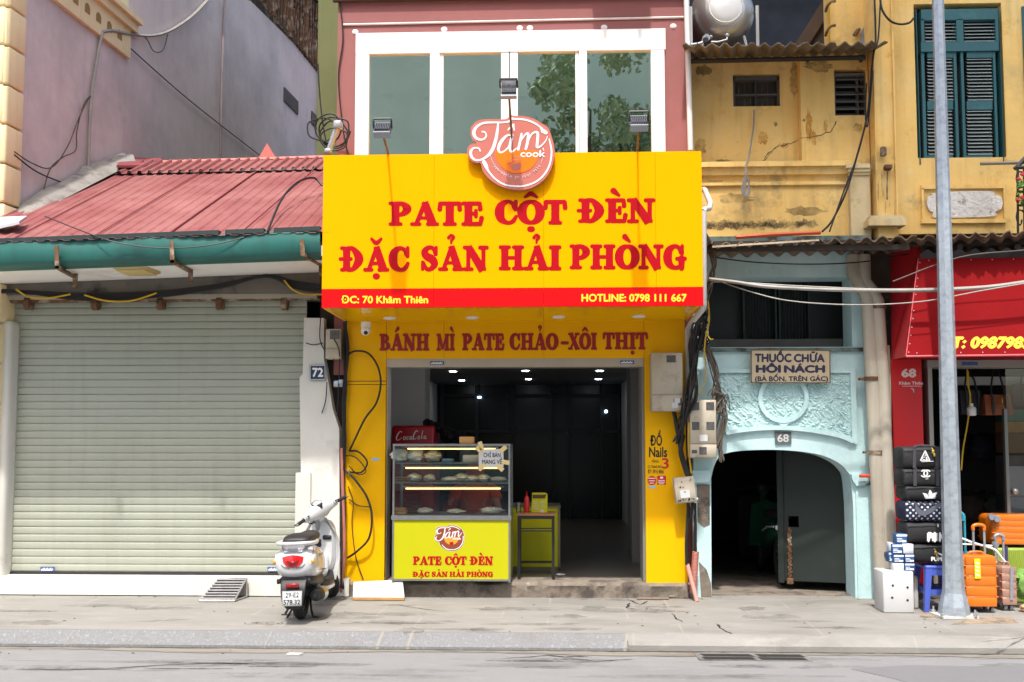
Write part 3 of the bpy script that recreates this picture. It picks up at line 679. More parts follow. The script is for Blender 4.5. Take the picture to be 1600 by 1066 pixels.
g = G(); f = [(475,497),(506,497),(506,562),(509,575),(520,640),(530,670),(531,945),(467,945),(467,745),(470,738),(468,590),(473,585)]
g.prism([(P(a, b, -.07).x, P(a, b, -.07).z) for a, b in f], -.07, .4); pil = g.build('side_pillar', M['white_plaster'], t)
g = G(); bx(g, 462, 483, 739, 905, -.1, .1); g.build('shutter_guide', mat('guide_white', S(200,198,190), .7, var=.05), t)
g = G(); bx(g, -200, 540, 440, 930, .5, .6); g.build('back_wall', M['dark'], t)
g = G(); a = P(-60, 450, .36); b = P(545, 450, .36); g.box(a.x, b.x, .36, rY, 0.2, 2.9); g.build('inner_block', M['beam'], t)
g = G(); bx(g, 500, 545, 480, 930, .06, .5); g.build('end_wall', mat('grimy_gap', S(46,40,36), .9, var=.4, scale=5), t)
# lamp under the soffit
t = thing('ceiling_lamp', 'flat yellowed square lamp under the white soffit of the red-roofed shop', 'lamp', P(214, 425, -.6))
c = P(214, 421, -.6); g = G(); g.rbox((c.x, c.y, c.z+.01), (.36, .36, .07), .02, 2); g.build('frame', mat('yellowed_plastic', S(186,164,110), .6, var=.1), t)
g = G(); g.rbox((c.x, c.y, c.z-.03), (.3, .3, .03), .01, 2); g.build('diffuser', mat('yellowed_cover', S(200,180,120), .5, var=.05), t)
g = G(); rr = random.Random(2)
for k in range(6): j = k*2; wire(g, [(-30,452+j*.6,-.12),(40,455+j*.3,-.12),(130,459+j,-.12),(240,456+j*.9,-.12),(340,445+j*.6,-.12),(415,430+j*.3,-.12),(460,440+j,-.12),(510,446+j*1.2,-.15)], .012, 5)
solo('cable_run', g, M['cable'], 'sagging bundle of dusty black cables above the sage roller shutter', 'cables')
for pts, lab in (([(25,452,-.14),(45,464,-.14),(75,466,-.14),(110,460,-.14)], 'short yellow cable loop at the left end above the sage shutter'), ([(132,461,-.14),(165,470,-.14),(205,470,-.14),(245,458,-.14)], 'longest yellow cable loop under the black bundle above the sage shutter'), ([(444,438,-.14),(458,453,-.14),(478,460,-.14),(505,460,-.14)], 'yellow cable dropping to the left end of the yellow sign')):
    g = G(); wire(g, pts, .01); solo('yellow_cable', g, M['cable_yellow'], lab, 'cable', 'yellow cables above the shutter')
g = G(); wire(g, [(70,338,-.8),(155,371,-1.18),(200,382,-1.18),(260,388,-1.18),(330,383,-1.18),(400,366,-1.1)], .006); wire(g, [(418,362,-1.15),(440,312,-.4),(465,285,0),(490,278,.3),(503,290,.3)], .012)
solo('roof_wire', g, M['cable'], 'thin black wire lying across the red corrugated roof and teal gutter', 'wire')

# ================================================================== CENTRE: pink shop house
M['pink'] = mat('pink_plaster', S(140,87,84), .85, var=.05, scale=1.2, bump=.1, bscale=14, patch=[(S(128,77,75), 1.1, .5, .7, .6), (S(162,110,104), 9, .66, .74, .5, 4)], streak=.12, streakcol=S(120,72,70))
M['yellow'] = mat('yellow_panel', S(230,172,0), .4, var=.03, scale=.8, spec=.15, streak=.06, streakcol=S(180,130,10))
M['signyellow'] = mat('sign_yellow', (.84, .345, .0006), .35, var=.02, scale=.7, spec=.03, bump=.08, bscale=1.6, streak=.07, streakcol=(.6,.25,.002))
M['signred'] = mat('sign_red', (.58, .004, .006), .4, var=.03, scale=1, spec=.12)
M['letterred'] = mat('letter_red', (.38, .003, .009), .4, var=.02, scale=2, spec=.15)
M['yellowink'] = mat('yellow_print', (.85, .6, .02), .5, var=0)
M['pvc'] = mat('white_window_frame', S(224,224,222), .35, var=.02, scale=4)
M['winglass'] = glass('tinted_window_glass', (.7, .82, .7), .62, 0, .6, (.97, 1, .92))
M['glass'] = glass('clear_glass', (.93, .96, .95), .02, 0, .8)
M['floor'] = mat('shop_floor_tile', S(96,90,82), .3, var=.12, scale=3)
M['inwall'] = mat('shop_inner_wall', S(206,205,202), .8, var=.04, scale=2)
M['inceil'] = mat('shop_ceiling', S(110,110,110), .8, var=.03)
M['concrete'] = mat('worn_concrete', S(122,112,100), .95, var=.2, scale=6, bump=.7, bscale=18, patch=[(S(80,72,66), 4, .5, .62), (S(160,154,144), 5, .6, .7, .7, 4)])
shop = thing('shop_house', 'pink narrow shop house with white upper windows and a yellow clad open shopfront', 'shop house', (X(810), 0, 0))
t = shop
LX, RX = X(527, 0, 120), X(1078, 0, 120)
zT = 7.4; wz0 = Z(246, 0); wzt = Z(52, 0, 800)
wl, wr = X(557, 0, 60), X(1037, 0, 60)
g = G(); g.box(LX, wl, 0, .2, 2.3, zT); g.box(wr, RX, 0, .2, 2.3, zT); g.box(wl, wr, 0, .2, wzt, zT); g.box(wl, wr, 0, .2, 2.5, wz0-.6)
g.box(LX, LX+.15, .2, 12, 0, zT); g.box(RX-.15, RX, .2, 12, 0, zT); g.box(LX, RX, 11.8, 12, 0, zT); g.box(LX, RX, 0, 12, zT, zT+.15); g.build('wall', M['pink'], t)
g = G(); g.box(LX-.05, RX+.05, -.06, 0, Z(-4, -.06), Z(-4, -.06)+.3); g.build('upper_slab', mat('dark_slab', S(70,56,54), .9, var=.2), t)
g = G(); g.tube([P(536, 39, -.01), P(800, 33, -.01), P(1072, 27, -.01)], .012, 5)
for px, py in ((555,50),(694,46),(812,44),(828,44),(944,43),(1052,41)): p = P(px, py, -.002); g.ball((p.x, p.y, p.z), (.035, .012, .03), 6)
g.build('wall_wire', mat('white_wire', S(215,208,204), .7, var=.05), t)
# window, frame in pieces and four panes
wf = G(); F = lambda a, b, c, d, y0=-.03, y1=.07: bx(wf, a, b, c, d, y0, y1)
F(556,1040,52,77); F(556,575,70,262,-.027); F(1017,1040,70,262,-.027); F(672,686,70,262,-.027); F(905,918,70,262,-.027)
wfo = wf.build('window', M['pvc'], t)
g = G(); bx(g, 686, 905, 68, 78, -.01, .05); bx(g, 783, 809, 78, 262, -.022, .04); bx(g, 686, 692, 78, 262, -.01, .04); bx(g, 899, 905, 78, 262, -.01, .04); g.build('sliding_sash', M['pvc'], wfo)
g = G(); bx(g, 795, 797, 78, 262, -.024, -.0221); bx(g, 1031, 1033, 62, 262, -.034, -.0301); g.build('frame_gap', mat('gap_grey', S(90,90,90), .7), wfo)
for a, b in ((575,672),(686,783),(809,905),(918,1017)):
    g = G(); bx(g, a-2, b+2, 75, 262, .012, .018); g.build('pane', M['winglass'], wfo)
# upstairs room
cz = Z(66, 0); g = G(); g.box(LX+.2, RX-.2, .25, 7, cz, cz+.1); g.box(LX+.2, RX-.2, 7, 7.1, 3, cz); g.box(LX+.15, LX+.2, .2, 7, 3, cz); g.box(RX-.2, RX-.15, .2, 7, 3, cz); g.box(LX+.2, RX-.2, .21, 7, 2.95, 3.05)
g.build('upstairs_room', mat('upstairs_room_paint', S(214,224,206), .8, var=.02), t)
for px, py in ((653,102),(672,155),(690,199),(700,234),(782,155),(814,154),(953,97),(950,150),(944,193),(940,229),(605,150)):
    d = ray(px, py); k = (cz-.004-CAM.z)/d.z; p = CAM+d*k
    if p.y < 6.8: g = G(); g.lathe([(.0, -.006), (.075, -.006), (.085, 0), (0, 0)], (p.x, p.y, cz), 'Z', 14); g.build('ceiling_spot', M['black'], t)
# yellow cladding of the ground floor
Yc = -.03
hx0, hx1 = X(540, Yc, 700), X(1072, Yc, 700); oz = Z(560, Yc); uz = Z(508, Yc)+.4; ol, orr = X(602, Yc, 700), X(1008, Yc, 700); zb = Z(912, Yc)
g = G(); g.box(hx0, ol, Yc, .06, Z(600,Yc), uz); g.box(hx0, ol, Yc, .06, zb, Z(601,Yc)); g.build('pilaster', M['yellow'], t)
g = G(); g.box(orr, hx1, Yc, .06, zb, uz); g.build('pilaster', M['yellow'], t)
g = G(); xs = [ol+.002, X(693,Yc), X(850,Yc), orr-.002]
for a, b in zip(xs[:-1], xs[1:]): g.box(a+.0015, b-.0015, Yc, .06, oz, uz)
head = g.build('header_panel', M['yellow'], t)
g = G(); g.box(hx0, hx1, Yc+.004, .05, zb-.015, zb-.002); g.build('panel_edge', M['steel'], t)
g = G()
for wd, a, b, c0, c1 in (('BÁNH',593,671,522,548),('MÌ',682,711,522,548),('PATE',722,788,521.5,547.5),('CHẢO',796,872,521,547),('-',877,888,521,547),('XÔI',888,933,520.5,546.5),('THỊT',942,1012,520,546)):
    slabword(g, wd, a, b, c0, c1, Yc, .006)
g.build('lettering', mat('dark_letter_red', (.30, .008, .012), .3, var=.03), head)
g = G(); bx(g, 602, 1006, 560, 573, -.012, .2); sb = g.build('shutter_housing', mat('silver_housing', S(176,166,150), .4, metal=.3, var=.06), t)
labelplate(sb, 672, 694, 564.5, 570, -.013); labelplate(sb, 969, 991, 563.5, 569, -.013)
g = G(); g.box(X(1003,.02,700), orr-.001, .0, .35, .16, oz); g.build('door_jamb', mat('jamb_grey', S(120,118,112), .6, var=.05), t)
g = G(); g.box(hx0, X(604,.02,700), .065, .3, .16, oz); g.box(X(1012,.02,700), hx1, .07, .3, 0, oz); g.build('inner_pier', M['inwall'], t)
zf = .165
g = G(); g.box(hx0-.02, hx1+.04, -.02, .5, -.05, zf-.03); n = 90; rr = random.Random(12)
rows = [[Vector((hx0+.0+(hx1-hx0)*i/n, y+.012*rr.uniform(-1,1), z)) for i in range(n+1)] for y, z in ((-.05, -.01), (-.045, .07), (-.06, zf-.04), (-.035, zf-.01), (.3, zf-.004))]
g.loft(rows, caps=False, sm=True, closed=False); g.build('step', M['concrete'], t)
g = G(); g.box(LX+.15, RX-.15, .3, 11, zf-.1, zf); g.build('floor', M['floor'], t)
g = G(); czz = 2.66; g.box(LX+.15, RX-.15, .2, 11, czz, czz+.1); g.build('ceiling', M['inceil'], t)
g = G(); g.box(LX+.151, LX+.17, .3, 11, zf, czz); g.box(RX-.17, RX-.151, .3, 11, zf, czz); g.build('room_side', M['inwall'], t)
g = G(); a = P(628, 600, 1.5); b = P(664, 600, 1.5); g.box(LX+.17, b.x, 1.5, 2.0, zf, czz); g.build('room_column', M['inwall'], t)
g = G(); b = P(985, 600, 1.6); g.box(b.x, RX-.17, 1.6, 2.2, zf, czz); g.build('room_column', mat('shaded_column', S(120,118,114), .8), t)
g = G(); g.box(LX+.17, RX-.17, 8.2, 8.3, zf, czz); g.build('partition', mat('partition_dark', S(24,25,28), .25, var=.1), t)
g = G()
for px in (690, 745, 800, 865, 890, 940, 968): bx(g, px-2.5, px+2.5, 590, 900, 8.1, 8.2)
for py in (618, 674): bx(g, 690, 968, py-2, py+2, 8.08, 8.2)
g.build('partition_frame', mat('partition_frame_grey', S(52,52,53), .6), t)
M['downlight'] = mat('lit_downlight', (.9,.9,.9), .5, var=0, emit=(.9,.95,1), estr=24)
for px, py in ((708,581),(721.5,595),(735,606),(821,580),(826,593),(832,605),(937,580),(935,593),(927,616)):
    d = ray(px, py); k = (czz-.006-CAM.z)/d.z; p = CAM+d*k
    g = G(); g.lathe([(0, -.004), (.045, -.004), (.055, 0), (0, 0)], (p.x, p.y, czz-.002), 'Z', 12); g.build('ceiling_spot', M['downlight'], t)
g = G(); p = P(947, 643, 8.05); g.ball(p, .03, 8); p = P(749, 621, 8.05); g.ball(p, (.04,.02,.02), 8); g.build('reflection_glint', mat('blue_reflection', (.3,.4,.5), .5, var=0, emit=(.5,.7,1), estr=4), t)  # painted reflections: small glowing balls before the partition, no lamps
# decals on the right pilaster
f = plane(Yc)
g = G(); g.text('ĐỒ', f, 1016, 1034, 696, 681.5, bold=.03, eps=.001); g.text('Nails', f, 1014.5, 1042, 714, 699, bold=.03, eps=.001); g.text('TẦNG', f, 1018, 1029, 723, 719, bold=.02, eps=.001)
g.text('CÓ TRANG MÁY', f, 1012, 1034, 731.5, 727.5, bold=.02, eps=.001); g.text('ĐT: 0916 8866', f, 1012.5, 1037, 740, 734, bold=.02, eps=.001); g.build('decal_lettering', M['blackink'], t)
g = G(); g.text('3', f, 1034.5, 1044.5, 732, 716.5, bold=.02, eps=.001)
g.build('decal_red', M['redink'], t); g = G(); g.add([f(1018.6+7*math.cos(a*.35), 751+7.2*math.sin(a*.35), .002) for a in range(18)], [tuple(range(18))]); g.build('decal_red', M['redink'], t); g = G(); g.slab([f(1027,743.5,.002), f(1040.5,743.5,.002), f(1040.5,757.5,.002), f(1027,757.5,.002)], (0,.0015,0)); g.build('decal_red', M['redink'], t)
g = G(); g.slab([f(1031.5,745,.003), f(1036,745,.003), f(1036,748,.003), f(1031.5,748,.003)], (0,.0008,0))
for (a, b, c) in ((1029,1038.5,751),(1028.5,1039,753.5),(1030,1037,756),(1013.5,1023.5,747.5),(1014,1023,751.5),(1015.5,1021.5,755)): g.rib([(a,c,1.1),(b,c,1.1)], f, .003)
g.build('decal_white', M['whiteink'], t)
g = G(); g.slab([f(1013,759.5,.001), f(1024.5,759.5,.001), f(1024.5,763,.001), f(1013,763,.001)], (0,.0008,0)); g.build('sticker', mat('pale_blue_sticker', S(150,180,210), .5, var=.3, scale=60), t); g = G(); g.slab([f(581,715.5,.001), f(592,715.5,.001), f(592,720,.001), f(581,720,.001)], (0,.0008,0)); g.build('sticker', mat('pale_blue_sticker', S(150,180,210), .5, var=.3, scale=60), t)
g = G(); a = P(545, 600, Yc); g.box(hx0, ol, Yc-.0008, Yc, Z(596,Yc), Z(594.5,Yc)); g.build('panel_seam', mat('seam_shade', S(120,88,8), .6), t)

# ================================================================== the shop sign
Ys = -1.14
t = thing('shop_sign', 'wide yellow shop sign with red slab lettering and a red strip along its foot', 'sign', P(800, 480, Ys)); sign = t
sx0, sx1 = X(503.5, Ys, 400), X(1098, Ys, 400); sz1 = Z(239.5, Ys); sz0 = Z(479.5, Ys); rz = Z(450, Ys)
g = G(); js = [sx0, X(676,Ys), X(850,Ys), X(1028,Ys), sx1]
for a, b in zip(js[:-1], js[1:]): g.box(a+(.001 if a != sx0 else 0), b-(.001 if b != sx1 else 0), Ys, Ys+.03, rz, sz1)
g.box(sx0, sx1, Ys+.03, -.0, sz1-.03, sz1); g.box(sx0, sx0+.03, Ys+.03, -.0, sz0, sz1-.03); g.box(sx1-.03, sx1, Ys+.03, -.0, sz0, sz1-.03); g.box(sx0+.03, sx1-.03, Ys+.031, Ys+.035, rz-.05, sz1-.04)
face = g.build('face_panel', M['signyellow'], t)
g = G()
for a, b in zip(js[:-1], js[1:]): g.box(a+(.001 if a != sx0 else 0), b-(.001 if b != sx1 else 0), Ys, Ys+.03, sz0, rz)
strip = g.build('red_strip', M['signred'], t)
g = G(); js2 = [sx0+.03, X(693,-.1), X(850,-.1), sx1-.03]
for a, b in zip(js2[:-1], js2[1:]): g.box(a+.001, b-.001, Ys+.031, Yc-.001, sz0+.0, sz0+.03)
under = g.build('underside_panel', mat('underside_yellow', S(238,184,4), .12, var=.02, scale=.8), t)
for px, py in ((609,497.5),(738,496.5),(873,495.5),(998,494.5)):
    d = ray(px, py); k = (sz0-CAM.z)/d.z; p = CAM+d*k
    g = G(); g.lathe([(0, -.012), (.055, -.012), (.07, -.002), (.07, .001), (0, .001)], (p.x, p.y, sz0), 'Z', 16); g.build('downlight', M['plain_white'], t)
g = G()
for wd, a, b, c0, c1 in (('PATE',607,755.5,315.5,352.5),('CỘT',773,885.5,313,350.5),('ĐÈN',903,1023.5,310.5,348)): slabword(g, wd, a, b, c0, c1, Ys, .0025)
for wd, a, b, c0, c1 in (('ĐẶC',531,640.5,385.5,424),('SẢN',656,763,384.5,423),('HẢI',778.5,877.5,384,422),('PHÒNG',890,1073,382.5,420.5)): slabword(g, wd, a, b, c0, c1, Ys, .0025)
g.build('lettering', M['letterred'], face)
f = plane(Ys); g = G()
g.text('ĐC: 70 Khâm Thiên', f, 534, 668.5, 473.7, 463, bold=.035, eps=.001); g.text('HOTLINE: 0798 111 667', f, 909, 1072.5, 471, 460, bold=.035, eps=.001); g.build('lettering', M['yellowink'], strip)
# corner pipe of the sign
g = G(); p = lambda a, b, y: P(a, b, y)
g.tube([p(1099,330,-1.1), p(1099.5,476,-1.1), p(1098.5,482,-1.07), p(1079,506,-.1), p(1074,516,-.06), p(1076,640,-.06)], .03, 8)
g.tube([p(1099,330,-1.1), p(1101,327,-1.09), p(1108,326,-.9), p(1110,318,-.8), p(1102,298,-.4), p(1100,296,-.3)], .028, 8)
solo('drain_pipe', g, mat('white_pvc_pipe', S(186,184,178), .5, var=.06), 'slim white plastic drain pipe bent round the right edge of the yellow sign', 'pipe')
g = G(); g.tube([P(1072, -20, -.05), P(1079, 235, -.05)], .03, 8); solo('drain_pipe', g, mat('white_pvc_upright', S(206,206,204), .45, var=.06), 'straight white pipe running down the right corner of the pink wall', 'pipe')

# round logo sign
Yl = -1.21
t = thing('logo_sign', 'round salmon logo sign with white script above the yellow sign', 'sign', P(800, 296, Yl)); logo = t
def CR(u, v): return (700+u/5.33, 110+v/5.33)
outl = [(523,368),(545,378),(600,379),(665,386),(730,410),(788,445),(828,472),(852,520),(872,580),(886,640),(888,705),(875,770),(850,840),(808,902),(750,950),(680,984),(600,996),(520,990),(440,965),(372,927),(320,882),(287,832),(272,775),(240,771),(200,757),(172,722),(160,680),(165,642),(192,615),(236,606),(205,575),(187,530),(191,480),(217,440),(262,414),(320,407),(400,406),(460,408),(497,398),(508,376)]
def LG(Y):
    f = plane(Y); return lambda u, v, d=0: f(*CR(u, v), d)
M['salmon'] = mat('salmon_acrylic', S(184,106,94), .3, var=.03, scale=3, coat=.3); M['logo_edge'] = mat('logo_edge', S(150,86,66), .5, var=.05)
q = spline([(a, b, 0) for a, b in outl], 4, True); fl = LG(Yl)
g = G(); g.slab([fl(a.x, a.y) for a in q], (0, .055, 0)); body = g.build('plate', M['salmon'], t)
g = G()
for cu, cv in ((350,560),(700,560),(540,880)):
    a = fl(cu, cv); g.tube([a+Vector((0,.05,0)), a+Vector((0,.4,0))], .02, 6)
g.build('standoff', M['black'], t)
g = G(); n = 26                                  # orange bowl
o = [fl(575+185*math.cos(math.pi*i/n), 668+190*math.sin(math.pi*i/n), .0035) for i in range(n+1)]; g.slab(o, (0, .003, 0)); bowl = g.build('orange_disc', mat('orange_acrylic', (.85,.17,.005), .3, var=.03), t)
g = G(); D = .0045
g.slab([fl(*a, D) for a in ((515,790),(605,765),(615,790),(600,825),(560,838),(535,828))], (0,.001,0)); g.rib([(497,782,8),(550,757,12),(608,742,8)], fl, D); g.rib([(522,740,6),(560,722,14),(592,728,7)], fl, D); g.build('pot_mark', M['salmon'], bowl)
g = G(); D = .0035; e = 0
for st in ([(545,405,14),(640,412,14),(720,440,14),(785,485,12)], [(842,572,9),(858,640,13),(862,700,13),(845,790,13),(800,870,13),(730,930,13),(640,962,13),(560,966,12),(470,952,12),(400,910,13),(345,850,13),(318,790,9)],
           [(538,400,16),(510,425,15),(460,435,12),(380,435,14),(300,440,16),(240,470,20),(215,520,26),(235,565,22),(285,578,14),(318,550,12),(310,518,10),(285,512,12)],
           [(418,437,12),(412,500,20),(395,590,26),(360,680,26),(300,735,18),(240,750,14),(200,725,20),(190,680,22),(215,648,14),(255,650,10),(268,672,12)],
           [(498,498,9),(545,455,20)], [(543,458,16),(552,500,9)],
           [(530,545,9),(490,545,16),(440,600,26),(420,660,22),(445,685,12),(500,645,12),(535,570,16)], [(535,540,20),(515,640,22),(530,680,14),(570,650,8)],
           [(585,660,20),(608,560,20),(612,530,16)], [(600,600,8),(640,540,12),(668,530,20),(662,600,22),(648,655,20)], [(665,600,8),(700,530,12),(745,520,20),(745,590,22),(742,640,20),(775,630,12),(815,585,7),(828,550,6)],
           [(790,505,34),(815,520,30)], [(772,485,12),(790,500,22)],
           [(300,765,30),(318,800,30),(330,830,16),(350,860,12)]):
    g.rib(st, fl, D, 6, eps=e); e += .00008
# 'cook'
cfn = lambda u, v, d=0: fl(u, v, d); g.text('cook', cfn, 605, 808, 722, 668, bold=.02, eps=D+.002)
g.rib([(792,650,7),(798,668,5)], fl, D)
g.build('script_lettering', M['whiteink'], t)
g = G(); e = 0
for r_, w_ in ((225, 4),): 
    g.rib([(575+r_*math.cos(a), 665+r_*math.sin(a), w_) for a in [math.pi*(1.0-.36*i/10)+0 for i in range(11)]], fl, .0032); g.rib([(575+r_*math.cos(a), 665+r_*math.sin(a), w_) for a in [.28+.2*i/6 for i in range(7)]], fl, .0032)
rr = random.Random(5)
for i in range(22):
    a = math.pi*(.80-.60*i/21); r_ = 228; 
    if i in (3, 9, 12, 17): continue
    cu, cv = 575+r_*math.cos(a), 665+r_*math.sin(a); ra = (math.cos(a), math.sin(a)); ta = (-ra[1], ra[0]); h = 11
    g.rib([(cu-ra[0]*h+ta[0]*4, cv-ra[1]*h+ta[1]*4, 4), (cu+ra[0]*h+ta[0]*rr.uniform(-4,4), cv+ra[1]*h, 4)], fl, .0032, eps=e); g.rib([(cu+ra[0]*h*rr.uniform(-1,1), cv+ra[1]*h*rr.uniform(-1,1), 3.5), (cu-ta[0]*9, cv-ta[1]*9, 3.5)], fl, .0032, eps=e+.0001); e += .0001
g.build('ring_lettering', mat('faded_print', S(206,180,172), .6, var=0), t)

# floodlights on arms over the sign
M['flood'] = mat('floodlight_housing', S(74,76,84), .5, metal=.2, var=.15, scale=20)
M['flood_rim'] = mat('floodlight_rim', S(150,154,160), .4, metal=.5, var=.1)
def floodlight(px, py, ax_, ay_, Yf, wpx, hpx, tilt, label):
    c = P(px, py, Yf); t = thing('floodlight', label, 'floodlight', tuple(c), group='floodlights over the yellow sign')
    k = (Yf-CAM.y)/FPX; wd, hd = wpx*k*.86, hpx*k*.86
    Mx = Matrix.Translation(c) @ Matrix.Rotation(tilt, 4, 'X')
    g = G(); g.rbox((0, .02, 0), (wd, .05, hd), .012, 2, Mx)
    for i in range(9): x = -wd*.42+wd*.84*i/8; g.box(x-.004, x+.004, -.03, -.006, -hd*.42, hd*.42, Mx)
    b = g.build('housing', M['flood'], t)
    g = G(); g.box(-wd*.52, wd*.52, -.012, .05, -hd*.5-.018, -hd*.5, Mx); g.build('rim', M['flood_rim'], b); g = G(); g.box(-wd*.52, wd*.52, -.012, .05, hd*.5, hd*.5+.02, Mx); g.build('rim', M['flood_rim'], b)
    g = G(); g.tube([Mx @ Vector(v) for v in ((-wd*.56,0,0),(-wd*.56,-.06,hd*.2),(-wd*.56,-.07,hd*.35),(wd*.56,-.07,hd*.35),(wd*.56,-.06,hd*.2),(wd*.56,0,0))], .009, 5); g.build('bracket', M['black'], t)
    g = G(); bs = P(ax_, ay_, Ys+.05); g.tube([bs, bs+Vector((0,0,.03)), c+Vector((0,.02,-.05)), c+Vector((0,.0,.03))], .011, 6); g.build('arm', mat('rusty_arm', S(120,92,50), .8, var=.3, scale=12), t)
    g = G(); g.box(-wd*.44, wd*.44, .045, .05, -hd*.44, hd*.44, Mx); g.build('lens', mat('lamp_lens', S(200,200,190), .2, var=0), t)
floodlight(598, 201, 606, 243, -1.78, 30, 30, R(-45), 'small finned floodlight over the left half of the yellow sign')
floodlight(998, 190, 996, 238, -1.78, 31, 31, R(-45), 'small finned floodlight over the right half of the yellow sign')
floodlight(795, 137, 801, 240, -1.62, 28, 29, R(-8), 'upright finned floodlight on the arm above the round logo sign')
# air conditioner bracketed above the window, its shadow falls on the pink wall
t = thing('air_conditioner', 'white air conditioner unit bracketed to the pink wall above the window', 'air conditioner', P(965, -120, -.3))
a = P(925, -60, -.45); b = P(1018, -60, -.45); g = G(); g.rbox(((a.x+b.x)/2, -.28, 6.95), (b.x-a.x, .3, .5), .02, 2); g.build('casing', M['white_paint'], t)
g = G(); g.lathe([(0,-.01),(.2,-.01),(.2,.01),(0,.01)], ((a.x+b.x)/2-.1, -.435, 6.95), 'Y', 20); g.build('fan_grille', M['black'], t)
g = G(); g.box(a.x+.1, a.x+.14, -.45, 0, 6.66, 6.7); g.box(b.x-.14, b.x-.1, -.45, 0, 6.66, 6.7); g.build('bracket', M['rust'], t)
# wires over the pink wall's left edge: ring of spare cable and a bullet camera on its stalk
g = G(); rr = random.Random(6)
for k in range(5):
    cx, cy, r1, r2 = 506+rr.uniform(-6,22), 212+rr.uniform(-14,10), rr.uniform(17,27), rr.uniform(14,24)
    wire(g, [(cx+r1*math.cos(a*.63)+rr.uniform(-2,2), cy+r2*math.sin(a*.63)+rr.uniform(-2,2), -.25+.02*k) for a in range(12)], .009, 5)
wire(g, [(497,100,-.2),(499,140,-.2),(504,190,-.2),(512,235,-.2)], .008); wire(g, [(531,0,-.02),(536,60,-.02),(529,120,-.02),(536,200,-.02),(545,245,-.05)], .008)
solo('spare_cable', g, M['cable'], 'coil of spare black cable at the upper left corner of the yellow sign', 'cable')
t = thing('wall_bracket', 'silver tube stalk with a clamp beside the coil of spare cable', 'bracket', P(514, 236, -.4))
g = G(); g.tube([P(513,238,-.4), P(527,198,-.45)], .03, 8); g.build('tube', M['galv'], t)
g = G(); c = P(528,196,-.45); g.rbox(c, (.09,.09,.09), .02, 2); g.build('clamp', M['flood_rim'], t); g = G(); c = P(513,237,-.4); g.rbox(c, (.08,.08,.06), .02, 2); g.build('clamp', M['flood_rim'], t)
# dome camera under the sign
t = thing('security_camera', 'white dome camera fixed under the left end of the yellow sign', 'camera', P(572, 516, -.3))
c = P(572, 508, -.35); g = G(); g.lathe([(0,.03),(.05,.03),(.055,0),(.05,-.03),(0,-.03)], c, 'Z', 16); g.build('mount', M['plain_white'], t)
g = G(); g.ball(c+Vector((0,-.02,-.06)), .05, 12); g.build('dome', M['plain_white'], t); g = G(); g.ball(c+Vector((.008,-.055,-.085)), .022, 8); g.build('lens', M['black'], t)

# ================================================================== in the shop: food case, table, counter, cooler, person
M['limepanel'] = mat('lime_yellow_panel', (.45, .44, .006), .4, spec=.2, var=.04, scale=1.2, patch=[((.38,.36,.01), 3, .6, .75, .5)])
M['bag_white'] = mat('white_bread_bag', S(226,226,218), .5, var=.12, scale=12)
M['kraft'] = mat('kraft_paper', S(160,116,66), .8, var=.12, scale=9)
Yk = -.16; zk = .168; kd = .6
kx0, kx1 = X(613, Yk, 800), X(797.5, Yk, 800); kzt = Z(694, Yk); kzm = Z(806, Yk); kzm2 = Z(813, Yk)
t = thing('food_case', 'glass and steel food display case on a lime yellow base in the shop mouth', 'food case', ((kx0+kx1)/2, Yk+kd/2, zk))
g = G(); s_ = .02
for x in (kx0, kx1-s_):
    for y in (Yk, Yk+kd-s_): g.box(x, x+s_, y, y+s_, zk, kzt)
for zz in (kzt-s_, zk+.012):
    g.box(kx0, kx1, Yk-.002, Yk+s_, zz, zz+s_); g.box(kx0, kx1, Yk+kd-s_, Yk+kd+.002, zz, zz+s_)
    g.box(kx0-.002, kx0+s_, Yk, Yk+kd, zz, zz+s_); g.box(kx1-s_, kx1+.002, Yk, Yk+kd, zz, zz+s_)
g.box(kx0-.01, kx1+.01, Yk-.012, Yk+kd, kzm2, kzm); g.build('steel_frame', M['steel'], t)
g = G(); g.box(kx0+.002, kx1-.002, Yk+.002, Yk+kd, kzt-.004, kzt+.002); g.build('top', M['steel'], t)
g = G(); g.box(kx0+.012, kx1-.012, Yk+.004, Yk+.012, zk+.03, kzm2-.002); g.box(kx1-.012, kx1-.004, Yk+.02, Yk+kd-.02, zk+.03, kzm2-.002); base = g.build('base_panel', M['limepanel'], t)
g = G(); Yb = Yk+.004
for wd, a, b in (('PATE',645,690),('CỘT',695,729),('ĐÈN',734,770.5)): slabword(g, wd, a, b, 869.5, 882.8, Yb, .0015)
for wd, a, b in (('ĐẶC',644.5,671),('SẢN',674,699.5),('HẢI',702,725.5),('PHÒNG',728.5,770.5)): slabword(g, wd, a, b, 893.3, 901.3, Yb, .0015)
g.build('lettering', M['letterred'], base)
# printed logo on the base: scaled copy of the round logo
def CL(u, v): return (679+(u-160)/728*46.5, 820.5+(v-368)/628*40.5)
fb = plane(Yb); fk = lambda u, v, d=0: fb(*CL(u, v), d)
g = G(); g.add([fk(a.x+(a.x-540)*.02, a.y+(a.y-690)*.02, .001) for a in q], [tuple(range(len(q)))]); g.build('logo_edge', M['whiteink'], base)
g = G(); g.add([fk(a.x, a.y, .0016) for a in q], [tuple(range(len(q)))]); lgb = g.build('logo_print', mat('brown_print', S(128,58,36), .5, var=.05), base)
g = G(); g.add([fk(575+185*math.cos(math.pi*i/20), 660+185*math.sin(math.pi*i/20), .0022) for i in range(21)], [tuple(range(21))]); g.build('logo_disc', mat('orange_print', (.7,.28,.02), .5, var=0), lgb)
g = G(); g.add([fk(*a, .0026) for a in ((515,790),(605,775),(635,800),(600,850),(545,850))], [tuple(range(5))]); g.build('logo_pot', M['letterred'], lgb)
g = G(); e = 0
